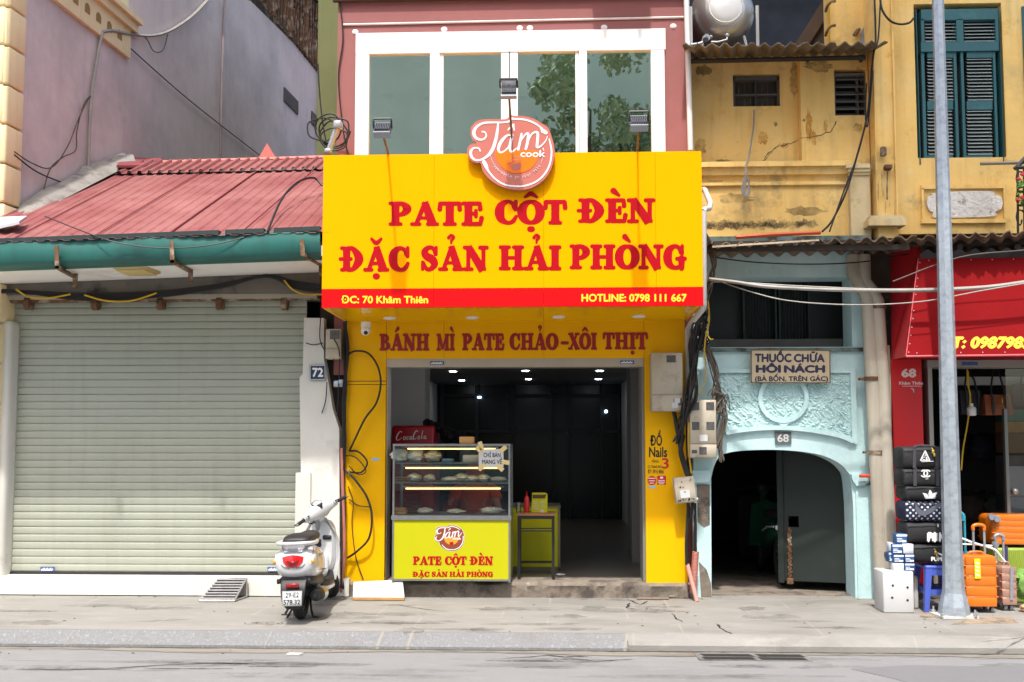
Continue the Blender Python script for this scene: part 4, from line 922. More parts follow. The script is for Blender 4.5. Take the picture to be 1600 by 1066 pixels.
for st in ([(545,405,18),(640,412,18),(720,440,18),(785,485,14)], [(858,640,18),(862,700,18),(845,790,18),(800,870,18),(730,930,18),(640,962,18),(560,966,18),(470,952,18),(400,910,18),(345,850,18)],
           [(538,400,20),(510,425,18),(460,435,15),(380,435,18),(300,440,22),(240,470,26),(215,520,34),(235,565,30),(285,578,18),(318,550,14)], [(418,437,16),(412,500,28),(395,590,34),(360,680,34),(300,735,24),(240,750,18),(200,725,24),(190,680,28),(215,648,16)],
           [(500,500,12),(545,455,26)], [(530,545,12),(490,545,20),(440,600,32),(420,660,28),(445,685,18),(500,645,16),(535,570,20)], [(535,540,28),(515,640,28),(530,680,18),(570,650,12)],
           [(585,660,28),(608,560,26),(612,530,20)], [(600,600,12),(640,540,18),(668,530,26),(662,600,28),(648,655,28)], [(665,600,12),(700,530,18),(745,520,26),(745,590,28),(742,640,28),(775,630,18),(828,550,12)]):
    g.rib(st, fk, .0026, 4, eps=e); e += .00006
g.text('cook', fk, 605, 808, 722, 668, bold=.03, eps=.0036); g.build('logo_lettering', M['whiteink'], lgb)
g = G(); g.box(kx0+s_, kx1-s_, Yk+.006, Yk+.011, kzm, kzt-s_); g.box(kx0+.006, kx0+.011, Yk+s_, Yk+kd-s_, kzm, kzt-s_); g.box(kx1-.011, kx1-.006, Yk+s_, Yk+kd-s_, kzm, kzt-s_); g.build('glass_panel', M['glass'], t)
M['tube_on'] = mat('lit_tube', (1,.9,.6), .5, var=0, emit=(1,.62,.14), estr=2.6)
shz = [Z(724, Yk), Z(755, Yk)]
for z_ in shz:
    g = G(); g.box(kx0+s_, kx1-s_, Yk+.03, Yk+kd-.03, z_-.008, z_+.004); g.build('shelf', mat('case_shelf', S(120,122,122), .3, metal=.6, var=.1), t)
for px0, px1, py in ((637,774,701.5),(634,782,731.5),(634,782,763.5)):
    a = P(px0, py, Yk+.035); b = P(px1, py, Yk+.035); g = G(); g.tube([a, b], .0065, 8); g.build('lamp_tube', M['tube_on'], t)
    g = G(); g.box(a.x-.03, b.x+.03, Yk+.03, Yk+.06, a.z+.012, a.z+.022); g.build('lamp_fitting', M['steel'], t)
M['tape'] = mat('masking_tape', S(212,190,130), .6, var=.05)
# paper notice taped on the glass
t2 = thing('paper_notice', 'white paper notice taped to the upper right of the glass food case', 'notice', P(767, 717, Yk)); f = plane(Yk-.003)
g = G(); g.slab([f(748,702), f(786.5,701.5), f(787,730), f(748,730.5)], (0,.0012,0)); nb = g.build('paper', M['white_paint'], t2)
g = G(); f2 = plane(Yk-.0035); g.text('CHỈ BÁN', f2, 755.5, 782, 714.5, 708, bold=.02, eps=.001); g.text('MANG VỀ', f2, 753.5, 784.5, 725, 718.5, bold=.02, eps=.001); g.build('lettering', mat('navy_print', S(30,30,60), .6, var=0), nb)
for u, v, a in ((750,704,2.4),(785,703,.7),(754,729,-2.4),(780,730,-.7),(752,698,1.9),(788,722,-.2)): 
    g = G(); dx, dy = math.cos(a), -math.sin(a); g.slab([f(u+dx*8-dy*3.4, v+dy*8+dx*3.4, .001), f(u+dx*8+dy*3.4, v+dy*8-dx*3.4, .001), f(u-dx*5+dy*3.4, v-dy*5-dx*3.4, .001), f(u-dx*5-dy*3.4, v-dy*5+dx*3.4, .001)], (0,.0008,0)); g.build('tape', M['tape'], t2)

# what stands on the shelves
def blob(g, c, r, seed):
    r_ = random.Random(seed); n = 14; rings = []
    for i in range(1, n):
        th = math.pi*i/n; rings.append([Vector((c[0]+r[0]*math.sin(th)*math.cos(2*math.pi*j/n)*(1+.27*r_.uniform(-1,1)), c[1]+r[1]*math.sin(th)*math.sin(2*math.pi*j/n)*(1+.27*r_.uniform(-1,1)), c[2]+r[2]*math.cos(th)*(1+.14*r_.uniform(-1,1)))) for j in range(n)])
    g.loft(rings, True, True)
rows_ = [(shz[0], [(625,.095,.075),(650,.085,.07),(677,.09,.062)], 'top'), (shz[1], [(648,.07,.045),(672,.06,.04),(705,.1,.028),(722,.075,.045),(738,.07,.035),(756,.06,.04),(778,.09,.028)], 'middle'), (kzm+.002, [(665,.08,.03),(712,.09,.025),(768,.12,.035)], 'bottom')]
lb = {'top': ['left knotted white bread bag on the top shelf of the food case', 'second white bread bag on the top shelf of the food case', 'third creamy bread bag on the top shelf of the food case'],
      'middle': ['left white bag on the middle shelf of the food case', 'second small white bag on the middle shelf of the food case', 'low flat greenish white bag at the centre of the middle shelf', 'tall white bag on the middle shelf beside the low flat one', 'bag on the middle shelf below the paper notice', 'fifth rounded bag towards the right of the middle shelf', 'flat rightmost white bag on the middle shelf'],
      'bottom': ['left flat bag on the bottom of the food case', 'crumpled bag in the middle of the food case bottom', 'wide clear bag on the right of the food case bottom']}
sd_ = 0
for z_, items, nm in rows_:
    for i, (px, rx, rz_) in enumerate(items):
        sd_ += 1; y = Yk+.2; x = X(px, y); g = G(); blob(g, (0, 0, rz_), (rx, .09, rz_), sd_)
        solo('food_bag', g, M['bag_white'], lb[nm][i], 'bag', 'bags of food on the shelves', origin=None).location = (x, y, z_+.004)
def carton(name, px0, px1, py0, py1, Y, dep, m, label, cat, zb=None):
    a = P(px0, py0, Y); b = P(px1, py1, Y); z0 = zb if zb is not None else b.z; g = G(); g.rbox(((a.x+b.x)/2, Y+dep/2, (a.z+z0)/2), (b.x-a.x, dep, a.z-z0), .006, 1)
    return solo(name, g, m, label, cat)
carton('foam_box', 723, 749, 711, 723, Yk+.12, .16, M['white_paint'], 'white foam box on the top shelf left of the paper notice', 'box', shz[0]+.004)
carton('packet', 690, 708, 717, 724, Yk+.1, .12, mat('blue_packet', S(90,140,180), .4, var=.3, scale=40), 'blue and white packet on the top shelf of the food case', 'packet', shz[0]+.004)
for i in range(3): carton('paper_bag_stack', 615+i, 642-i, 752-i*3.2, 755-i*3.2, Yk+.1, .2, M['kraft'], ['lowest flat kraft bag bundle on the middle shelf', 'flat kraft bag bundle in the middle of its pile', 'topmost flat kraft bag bundle on the middle shelf'][i], 'bundle', shz[1]+.004+i*.021)
for i in range(8): carton('paper_bag_stack', 630+(i % 2), 656-(i % 3), 802-i*4, 806-i*4, Yk+.26, .25, M['kraft'], 'kraft bag bundle in the tall pile behind the case glass, ' + ['lowest','second from the bottom','third from the bottom','fourth from the bottom','fourth from the top','third from the top','second from the top','topmost'][i], 'bundle', kzm+.003+i*.027)
for i in range(2): carton('paper_bag_stack', 614+i, 634-i, 798-i*4, 803-i*4, Yk+.06, .15, M['kraft'], ['low kraft bundle at the front left bottom of the food case', 'upper kraft bundle at the front left bottom of the food case'][i], 'bundle', kzm+.003+i*.026)
carton('cardboard_box', 717.5, 740.5, 682.5, 693, Yk+.2, .14, mat('tan_cardboard', S(206,156,92), .7, var=.08, scale=9), 'small tan cardboard box on top of the glass food case', 'box', kzt+.003)
# red drinks cooler behind the case
t = thing('drinks_cooler', 'red drinks cooler with white script standing behind the food case', 'cooler', P(648, 800, .9)); Yq = .75
a = P(612, 665, Yq); b = P(679, 690, Yq); g = G(); g.rbox(((a.x+b.x)/2, Yq+.3, (a.z+zf)/2), (b.x-a.x, .6, a.z-zf), .03, 2); g.build('body', mat('cooler_red', (.42,.008,.02), .35, var=.05), t)
g = G(); fq = plane(Yq-.002)
e = 0
for st in ([(628,675.5,1.3),(626,674.2,1.3),(623.5,676,1.6),(620.5,681,2.0),(619.4,685.5,1.8),(621,688,1.3),(624,687,1.1),(627.5,684,.8)], [(633.6,684,1),(632,682,1.1),(630.4,684,1.2),(630.6,686.4,1.2),(632.4,687,1),(633.6,684.6,1)],
           [(638.4,682.6,1),(636.6,682.4,1.2),(635.4,685,1.2),(636.4,687,1.1),(638.4,685.8,.8)], [(643,683,1),(641.4,682.2,1.1),(640,684.6,1.2),(641,686.8,1),(642.8,684.4,1)], [(643.2,682.2,1),(643,686.6,1.1),(644.6,686,.7)],
           [(653,674.5,1.2),(651,673.2,1.3),(648.6,675.5,1.6),(646.4,680,1.9),(645.8,684.6,1.7),(647.4,687,1.2),(650.6,684.6,.8)], [(656,683,1),(654.4,681.2,1.1),(653,683.4,1.2),(653.2,685.8,1.2),(654.8,686.2,1),(656,683.8,1)],
           [(660.8,673,.9),(659.6,678,1.2),(658.6,684.8,1.3),(660,685.4,.8)], [(665,682.2,1),(663.4,681.4,1.1),(662,683.6,1.2),(663,685.8,1),(664.8,683.4,1)], [(665.2,681.2,1),(665,685.6,1.1),(666.4,685,.7)]): g.rib(st, fq, .001, eps=e); e += .0001
g.build('lettering', mat('cooler_white', S(235,225,225), .5, var=0), t)
for (nm, lab, px0, px1, py0, py1, sd0) in (('black_bag','lumpy black bag lying on top of the red drinks cooler',664,690,655,668,3),('black_bag','heap of black bags behind the tan box on the case',692,728,668,690,5)):
    g = G(); a = P(px0, py0, 1.0); b = P(px1, py1, 1.0)
    for k in range(4): blob(g, ((a.x+(b.x-a.x)*(.15+.23*k)), 1.0, (a.z+b.z)/2-.02*k), ((b.x-a.x)*.25, .15, (a.z-b.z)*.55), sd0+k)
    solo(nm, g, mat('black_bag_cloth', S(20,20,22), .8, var=.3), lab, 'bag')
# lime counter and black table
t = thing('counter', 'lime yellow shop counter behind the small black table', 'counter', (X(838,.9), 1.0, zf)); Yq = .75
a = P(801, 793, Yq); b = P(872, 886, Yq); g = G(); g.box(a.x, b.x, Yq, Yq+.5, b.z, a.z); g.build('panel', M['limepanel'], t)
g = G(); g.box(a.x-.02, b.x+.03, Yq-.02, Yq+.52, a.z+.001, a.z+.02); g.box(b.x+.001, b.x+.025, Yq-.01, Yq+.5, b.z-.04, a.z); g.box(a.x, b.x+.02, Yq-.01, Yq+.02, b.z-.05, b.z-.002); g.build('trim', mat('counter_trim', S(110,104,84), .4, metal=.4), t)
t = thing('side_table', 'small black metal table with a wooden top beside the food case', 'table', (X(840,.15), .3, zf)); Yq = .12
a = P(807, 806, Yq); b = P(869, 889, Yq)
g = G(); g.box(a.x, b.x, Yq, Yq+.4, a.z, a.z+.022); g.build('tabletop', mat('table_wood', S(150,104,60), .5, var=.15, scale=5, stretch=(1,6,1)), t)
for x in (a.x+.01, b.x-.045):
    for y in (Yq+.01, Yq+.36): g = G(); g.box(x, x+.03, y, y+.03, zf+.002, a.z-.001); g.build('leg', M['black'], t)
g = G()
for zz in (Z(826,Yq), Z(830,Yq)): g.box(a.x+.04, b.x-.045, Yq+.014, Yq+.03, zz-.006, zz+.006)
g.box(a.x+.04, b.x-.045, Yq+.012, Yq+.034, a.z-.035, a.z-.002); g.build('stretcher', M['black'], t); g = G(); g.box(a.x+.04, b.x-.045, Yq+.37, Yq+.385, zf+.12, zf+.145); g.build('stretcher', M['black'], t)
ttop = a.z+.023
t = thing('menu_stand', 'yellow printed menu stand on the small black table', 'menu', (X(842,.3), .3, ttop)); a = P(830, 770, .3); b = P(855.5, 806, .3); fm = plane(.296)
g = G(); pl = [(a.x, ttop), (b.x, ttop), (b.x, a.z-.015), (b.x-.02, a.z), (a.x+.01, a.z)]; g.prism(pl, .3, .306); bd = g.build('board', M['limepanel'], t)
g = G(); g.slab([fm(832,773), fm(852,773), fm(852,779), fm(832,779)], (0,.0005,0)); g.rib([(843,777,5),(852,774,3)], fm, .001); g.build('print', mat('dark_brown_print', S(70,44,28), .6, var=.4, scale=80), bd)
g = G()
for k in range(6): g.rib([(833,784+k*2.6,.8),(840+(k%3),784+k*2.6,.8)], fm, .0005); g.rib([(844,784+k*1.9,.7),(851,784+k*1.9,.7)], fm, .0005)
g.slab([fm(843.5,796), fm(850,796), fm(850,803), fm(843.5,803)], (0,.0005,0)); g.build('print', mat('pale_print', S(196,190,150), .6, var=.3, scale=90), bd)
a = P(823, 800, .3); g = G(); c = (a.x, .3, ttop); t = thing('sauce_bottle', 'red squeeze sauce bottle on the small black table', 'bottle', c)
g.lathe([(0,0),(.027,0),(.029,.02),(.029,.14),(.02,.165),(.008,.175)], c, 'Z', 14); g.build('body', mat('sauce_red', (.5,.012,.012), .35, var=.03), t); g = G(); g.lathe([(.012,.174),(.009,.19),(.003,.225),(0,.226)], c, 'Z', 10); g.build('nozzle', M['letterred'], t)
for px, lab in ((810,'clear glass standing on the table next to the red bottle'),): 
    a = P(px, 800, .28); g = G(); g.lathe([(.0,.004),(.024,.004),(.028,.11),(.03,.11),(.026,0),(0,0)], (a.x, .28, ttop), 'Z', 14); solo('drinking_glass', g, M['glass'], lab, 'glass')
g = G(); a = P(823, 877, .5); blob(g, (X(875,.4), .4, zf+.012), (.05,.04,.012), 90); solo('crumpled_tissue', g, M['white_paint'], 'crumpled white tissue on the shop floor by the black table', 'litter')
# person behind the case
t = thing('person', 'person in an orange cap and top bending behind the glass food case', 'person', (X(744,.95), .95, zf))
px_, py_ = X(745, .95), .95
me = bpy.data.meshes.new('body'); LOW = Vector((0, 0, -.36)); sk = [((0,.05,.85),.13),((0,.0,1.05),.14),((0,-.08,1.22),.13),((0,-.12,1.33),.05),((0,-.17,1.42),.085),((0,-.18,1.5),.08),
  ((-.19,-.08,1.25),.06),((-.3,-.2,1.06),.042),((-.12,-.38,1.0),.032),((.19,-.08,1.25),.06),((.27,-.22,1.04),.042),((.08,-.4,.98),.032),((-.09,.04,.82),.085),((-.13,-.26,.86),.06),((-.12,-.2,.42),.04),((-.12,-.3,.4),.03),((.09,.04,.82),.085),((.13,-.26,.86),.06),((.12,-.2,.42),.04),((.12,-.3,.4),.03),
  ((-.07,-.43,.99),.026),((.13,-.45,.97),.026)]
ed = [(0,1),(1,2),(2,3),(3,4),(4,5),(2,6),(6,7),(7,8),(2,9),(9,10),(10,11),(0,12),(12,13),(13,14),(14,15),(0,16),(16,17),(17,18),(18,19),(8,20),(11,21)]
for hb, hx, sg in ((20,-.07,1),(21,.13,1)):        # five fingers rooted on each palm
    hz = sk[hb][0][2]; hy = sk[hb][0][1]
    for k in range(5):
        a0 = len(sk); dx = (k-2)*.014; ln = (.05,.06,.065,.06,.045)[k]
        if k == 0: sk.append(((hx-.035, hy+.0, hz-.01), .009)); sk.append(((hx-.045, hy-.03, hz-.015), .008))
        else: sk.append(((hx+dx, hy-.035, hz), .009)); sk.append(((hx+dx*1.1, hy-.035-ln*.6, hz-.02), .0075))
        ed += [(hb, a0), (a0, a0+1)]
me.from_pydata([tuple(Vector(v)+LOW) for v, _ in sk], ed, []); body = bpy.data.objects.new('body', me); C.objects.link(body)
md_ = body.modifiers.new('skin', 'SKIN'); 
for i, (_, r_) in enumerate(sk): me.skin_vertices[0].data[i].radius = (r_, r_)
me.skin_vertices[0].data[0].use_root = True
ss = body.modifiers.new('sub', 'SUBSURF'); ss.levels = 1; ss.render_levels = 1
bpy.context.view_layer.update(); ev = bpy.data.meshes.new_from_object(body.evaluated_get(bpy.context.evaluated_depsgraph_get())); body.modifiers.clear(); body.data = ev; ev.name = 'body'
ev.materials.clear(); ev.materials.append(mat('skin', S(172,122,92), .55, var=.05)); body.parent = t
for p_ in ev.polygons: p_.use_smooth = True
def pl(g, name, m):
    g.v = [v+LOW for v in g.v]
    o = g.build(name, m); o.parent = t; return o
def ell(c, rx, ry, n=16): return [Vector((c[0]+rx*math.cos(2*math.pi*i/n), c[1]+ry*math.sin(2*math.pi*i/n), c[2])) for i in range(n)]
orange = mat('orange_cloth', S(206,76,24), .8, var=.1, scale=12)
g = G(); g.loft([ell((0,.05,.8),.17,.13), ell((0,.03,.95),.175,.14), ell((0,-.02,1.12),.19,.15), ell((0,-.07,1.24),.2,.13), ell((0,-.1,1.3),.12,.09), ell((0,-.12,1.34),.065,.07)])
for sx in (-1, 1): g.tube([(sx*.14,-.07,1.26),(sx*.2,-.09,1.24),(sx*.25,-.14,1.15)], [.08,.075,.062], 10)
pl(g, 'top', orange)
g = G(); g.ball((0,-.17,1.475), (.108,.118,.1), 14); g.loft([ell((0,-.25,1.47),.085,.06), ell((0,-.27,1.462),.088,.07), ell((0,-.25,1.456),.085,.06)]); pl(g, 'cap', orange)
g = G(); g.loft([ell((0,.05,.84),.155,.12), ell((0,.05,.7),.17,.12)]); 
for sx in (-1, 1): g.tube([(sx*.09,.04,.82),(sx*.13,-.26,.86),(sx*.12,-.2,.45)], [.1,.085,.07], 10)
pl(g, 'trousers', mat('dark_trousers', S(40,42,52), .8))
g = G(); g.tube([(-.24,-.13,1.13),(-.3,-.2,1.05),(-.2,-.31,1.02)], [.06,.052,.045], 10); pl(g, 'sleeve', mat('red_sleeve', S(180,30,30), .8))
g = G()
for sx in (-1, 1): g.ball((sx*.032, -.248, 1.43), .009, 6)
g.ball((0,-.255,1.375), (.022,.008,.006), 6); pl(g, 'face_marks', M['black']); g = G(); g.ball((0,-.262,1.405), (.013,.016,.016), 8); g.ball((-.088,-.16,1.42), (.01,.02,.028), 8); g.ball((.088,-.16,1.42), (.01,.02,.028), 8); pl(g, 'nose_and_ears', ev.materials[0])

t = thing('plastic_stool', 'low red plastic stool under the person behind the food case', 'stool', (px_, py_+.05, zf)); g = G(); g.rbox((px_, py_+.06, zf+.32), (.28,.28,.03), .01, 2); g.build('seat', M['redink'], t)
for sx in (-1, 1):
    for sy in (-1, 1): g = G(); g.tube([(px_+sx*.12, py_+.06+sy*.12, zf+.31), (px_+sx*.14, py_+.06+sy*.14, zf+.002)], .016, 6); g.build('leg', M['redink'], t)

# ================================================================== meters and cables by the shop's edges
M['meterbox'] = mat('grimy_meter_box', S(178,168,148), .6, var=.08, scale=4, patch=[(S(130,118,100), 5, .52, .7, .7), (S(104,94,80), 11, .62, .74, .6, 4)], streak=.3, streakcol=S(110,98,80))
M['meterglass'] = mat('meter_window', S(88,86,86), .2, var=.3, scale=30)  # grey reflection of the glass is put into its base colour
def meterbox(px0, px1, py0, py1, Y, dep, label, split, wins, skew=0):
    a = P(px0, py0, Y-dep); b = P(px1, py1, Y-dep); c = Vector(((a.x+b.x)/2, Y-dep/2, (a.z+b.z)/2)); t = thing('meter_box', label, 'meter box', tuple(c))
    Mx = Matrix.Translation(c) @ Matrix.Rotation(skew, 4, 'Y'); wd, hd = b.x-a.x, a.z-b.z
    g = G(); g.rbox((0,0,0), (wd, dep, hd), .008, 2, Mx); g.build('casing', M['meterbox'], t)
    g = G(); lo = -hd/2+hd*split; g.rbox((0,-dep/2-.005, (hd/2+lo)/2+.002), (wd*.97, .012, hd/2-lo-.012), .004, 1, Mx); 
    if split: g.rbox((0,-dep/2-.005, (-hd/2+lo)/2), (wd*.97, .012, lo+hd/2-.01), .004, 1, Mx)
    d_ = g.build('door', M['meterbox'], t)
    for (u0, u1, v0, v1) in wins: g = G(); g.box(-wd/2+wd*u0, -wd/2+wd*u1, -dep/2-.013, -dep/2-.0112, hd/2-hd*v0, hd/2-hd*v1, Mx); g.build('window', M['meterglass'], d_)
    return t, Mx, wd, hd, dep
m1 = meterbox(1017, 1067.5, 551, 643, -.03, .16, 'large grimy grey meter box on the yellow pilaster', .28, [(.49,.78,.05,.17),(.7,.96,.78,.9)])
t, Mx, wd, hd, dep = m1; g = G(); g.box(wd*.22, wd*.4, -dep/2-.0145, -dep/2-.0132, -hd*.36, -hd*.28, Mx); g.box(wd*.14, wd*.34, -dep/2-.0143, -dep/2-.0131, -hd*.44, -hd*.35, Mx); g.build('sticker', M['white_paint'], t)
m2 = meterbox(1077, 1120, 625, 716, -.0, .2, 'tall meter box with four dark windows on the pale teal wall', .24, [(.08,.36,.04,.18),(.62,.92,.04,.18),(.08,.36,.38,.52),(.62,.92,.38,.52),(.06,.26,.86,.92),(.34,.62,.81,.94)])
t, Mx, wd, hd, dep = m2; g = G(); g.box(-wd*.14, wd*.16, -dep/2-.0143, -dep/2-.0131, -hd*.21, -hd*.1, Mx); g.build('sticker', M['white_paint'], t)
t, Mx, wd, hd, dep = meterbox(1054, 1087, 745.5, 786, -.1, .12, 'small tilted white meter box with torn labels below the bigger ones', 0, [], R(-6)); g = G()
g.box(-wd*.26, wd*.2, -dep/2-.0143, -dep/2-.0125, -hd*.3, -hd*.0, Mx); g.build('sticker', M['white_paint'], t)
g = G(); rr = random.Random(31)
for k in range(26): u = rr.uniform(-.42,.36); v = rr.choice((-.42,-.4,-.38,.3,.34,.1,-.1)); g.box(wd*u, wd*(u+rr.uniform(.02,.07)), -dep/2-.0149, -dep/2-.0145, hd*v, hd*(v+rr.uniform(.02,.07)), Mx)
g.build('print', M['blackink'], t)
meterbox(509, 532, 514, 561, .02, .14, 'small old meter box at the top of the white pillar under the sign', .35, [(.3,.95,.05,.35)])
rr = random.Random(77)
def bundle(name, paths, n, spread, r, m, label, cat='cables', ys=.05):
    g = G()
    for k in range(n):
        base = paths[k % len(paths)]; o = [(x+rr.uniform(-1,1)*spread, y+rr.uniform(-1,1)*spread*.6, Y+rr.uniform(-1,.2)*ys) for x, y, Y in base]
        wire(g, o, r*rr.uniform(.6,1.3), 6, 5)
    return solo(name, g, m, label, cat)
bundle('cable_bundle', [[(1096,480,-.5),(1088,505,-.3),(1082,540,-.16),(1084,580,-.15),(1083,620,-.24),(1066,655,-.2),(1058,690,-.14)], [(1100,486,-.4),(1094,520,-.2),(1086,560,-.16),(1078,600,-.16),(1070,640,-.22),(1062,680,-.15)]], 14, 6.5, .011, M['cable'], 'thick bundle of black cables hanging beside the large meter box')
bundle('cable_bundle', [[(1092,500,-.3),(1100,530,-.12),(1112,565,-.08),(1120,600,-.08),(1126,640,-.1),(1124,680,-.1),(1128,720,-.1)], [(1088,500,-.3),(1095,525,-.12),(1118,580,-.08),(1118,620,-.1),(1132,655,-.08),(1122,700,-.12)]], 15, 5, .007, M['cable_dusty'], 'dusty cable tangle running down the right of the four-window meter box')
bundle('cable_tangle', [[(1112,620,-.1),(1122,612,-.14),(1130,625,-.1),(1124,645,-.12),(1116,634,-.14),(1128,618,-.1),(1134,640,-.08)]], 10, 8, .005, M['cable_dusty'], 'brown knot of thin wires at the top right of the four-window meter box', 'cables', .06)
bundle('cable_tangle', [[(1100,495,-.4),(1106,510,-.2),(1094,520,-.2),(1102,532,-.15),(1090,545,-.16),(1096,500,-.2)]], 9, 7, .006, M['cable'], 'knot of black wire below the right corner of the yellow sign', 'cables', .1)
bundle('cable_tangle', [[(1098,360,-.3),(1110,385,-.5),(1116,410,-.5),(1112,430,-.5),(1106,455,-.45),(1100,484,-.4)]], 12, 5, .007, M['cable_dusty'], 'dusty wires dropping between the yellow sign and the teal wall', 'cables', .1)
g = G(); wire(g, [(1106,470,-.5),(1108,500,-.4),(1102,530,-.3),(1100,560,-.2)], .008); wire(g, [(1104,520,-.3),(1110,530,-.35),(1114,530,-.4)], .006); wire(g, [(1076,660,-.2),(1076,700,-.16),(1080,740,-.14)], .009); wire(g, [(1102,555,-.15),(1100,600,-.14),(1075,640,-.2)], .005)
solo('yellow_wire', g, M['cable_yellow'], 'thin yellow wire among the black cables by the meter boxes', 'wire')
bundle('cable_bundle', [[(1052,640,-.12),(1058,670,-.1),(1064,700,-.12),(1074,742,-.14)], [(1068,680,-.14),(1063,705,-.14),(1070,730,-.14),(1076,745,-.15)]], 6, 1.5, .02, M['cable'], 'two thick black cables entering the top of the tilted meter box', 'cables', .02)
bundle('cable_bundle', [[(1076,786,-.14),(1074,810,-.1),(1072,850,-.1),(1073,882,-.12)], [(1082,784,-.12),(1080,800,-.12),(1074,830,-.1),(1074,884,-.1)], [(1086,786,-.1),(1087,820,-.1),(1087,862,-.1)]], 7, 1.2, .015, M['cable'], 'black cables falling from the tilted meter box into pink conduits', 'cables', .02)
M['conduit'] = mat('pink_conduit', S(196,140,126), .6, var=.08, scale=9); M['conduit2'] = mat('terracotta_conduit', S(168,104,90), .6, var=.1, scale=9)
g = G(); a, b = P(1074,882,-.12), PG(1089,940,.0); g.tube([a, a.lerp(b,.5), b], .022, 10); solo('conduit_pipe', g, M['conduit'], 'smooth pale pink conduit leaning across the ridged one', 'pipe')
g = G(); a, b = P(1087,862,-.1), P(1083,926,-.1); n = 60; g.tube([a.lerp(b, i/n) for i in range(n+1)], [.032+.004*(i % 2) for i in range(n+1)], 10); solo('conduit_pipe', g, M['conduit2'], 'ridged terracotta conduit standing against the teal jamb', 'pipe')
g = G(); a = PG(1079, 934); g.tube([a+Vector((0,.05,0)), a+Vector((.01,.1,.13))], .025, 10); solo('conduit_pipe', g, M['conduit'], 'short pink conduit stub at the foot of the ridged one', 'pipe')
g = G(); wire(g, [(1066,778,-.16),(1076,783,-.18),(1090,780,-.16)], .02, 5, 8); wire(g, [(1080,784,-.1),(1084,800,-.1),(1086,830,-.1)], .022, 5, 8); solo('steel_conduit', g, M['galv'], 'short grey conduit below the tilted meter box', 'pipe')
# left pilaster cables
bundle('cable_bundle', [[(541,495,-.08),(538,540,-.06),(540,600,-.06),(536,660,-.06),(536,720,-.06),(538,800,-.06),(536,870,-.06),(532,925,-.06)], [(538,505,-.08),(543,550,-.06),(538,620,-.06),(539,690,-.06),(535,760,-.06),(537,840,-.06),(535,920,-.06)]], 12, 2.2, .011, M['cable'], 'vertical bundle of black cables between white pillar and yellow pilaster', 'cables', .04)
g = G(); wire(g, [(541,556,-.06),(555,549,-.1),(575,552,-.12),(590,572,-.12),(595,600,-.12),(588,630,-.12),(570,655,-.12),(553,690,-.1),(546,705,-.06)], .011)
solo('cable_loop', g, M['cable'], 'tall upper black cable loop on the left yellow pilaster', 'cable')
g = G(); wire(g, [(546,705,-.06),(560,706,-.1),(574,722,-.1),(565,738,-.1),(548,738,-.06),(541,740,-.06)], .01); wire(g, [(540,712,-.06),(556,715,-.1),(572,735,-.1),(560,742,-.1),(545,728,-.06)], .006)
solo('cable_loop', g, M['cable'], 'small middle black cable loop on the left yellow pilaster', 'cable')
g = G(); wire(g, [(541,735,-.06),(555,750,-.1),(573,776,-.12),(581,805,-.12),(577,840,-.12),(560,860,-.1),(543,872,-.06)], .012); wire(g, [(544,760,-.05),(552,785,-.06),(550,820,-.05),(556,870,-.05),(568,906,-.05)], .005); wire(g, [(545,780,-.05),(560,790,-.06),(578,792,-.06)], .006)
solo('cable_loop', g, M['cable'], 'lowest big black cable loop on the left yellow pilaster', 'cable')
g = G(); wire(g, [(534,700,-.09),(536,780,-.09),(538,860,-.09),(533,925,-.09)], .018, 5, 8); solo('conduit_pipe', g, M['conduit2'], 'thin rusty red pipe beside the left pilaster cables', 'pipe')
g = G(); wire(g, [(501,497,-.1),(500,530,-.1),(508,548,-.1),(522,562,-.1)], .006); wire(g, [(511,597,-.1),(509,625,-.1),(503,646,-.1)], .006); wire(g, [(478,536,-.08),(490,539,-.08),(505,536,-.08)], .005); wire(g, [(522,530,-.14),(530,548,-.14),(530,580,-.1),(527,650,-.1)], .006)
solo('pillar_wire', g, M['cable'], 'thin black wires hanging on the white pillar around the number plate', 'wire')
g = G(); c = P(529, 600, -.06); g.rbox(c, (.1,.06,.07), .015, 2); g.rbox(c+Vector((.03,-.02,.02)), (.05,.05,.05), .01, 2); solo('cable_clamp', g, M['galv'], 'grey cable clamp beside the blue number plate', 'clamp')
# house number 72
t = thing('number_plate', 'dark blue enamel number plate 72 on the white pillar', 'number plate', P(496, 582, -.09)); f = plane(-.1)
g = G(); g.slab([f(483.5,570.5), f(508.5,570), f(509,593.5), f(484,594.5)], (0,.02,0)); b = g.build('plate', mat('navy_enamel', S(28,48,78), .3, var=.1), t)
g = G(); 
for pts in ([(484.5,571.5,.8),(507.5,571,.8)],[(507.8,571,.8),(508,592.6,.8)],[(508,592.8,.8),(485,593.4,.8)],[(484.8,593,.8),(484.6,571.5,.8)]): g.rib(pts, f, .001)
g.text('72', f, 488.5, 504.5, 588.5, 575.5, bold=.035, eps=.001); g.build('numerals', M['whiteink'], b)

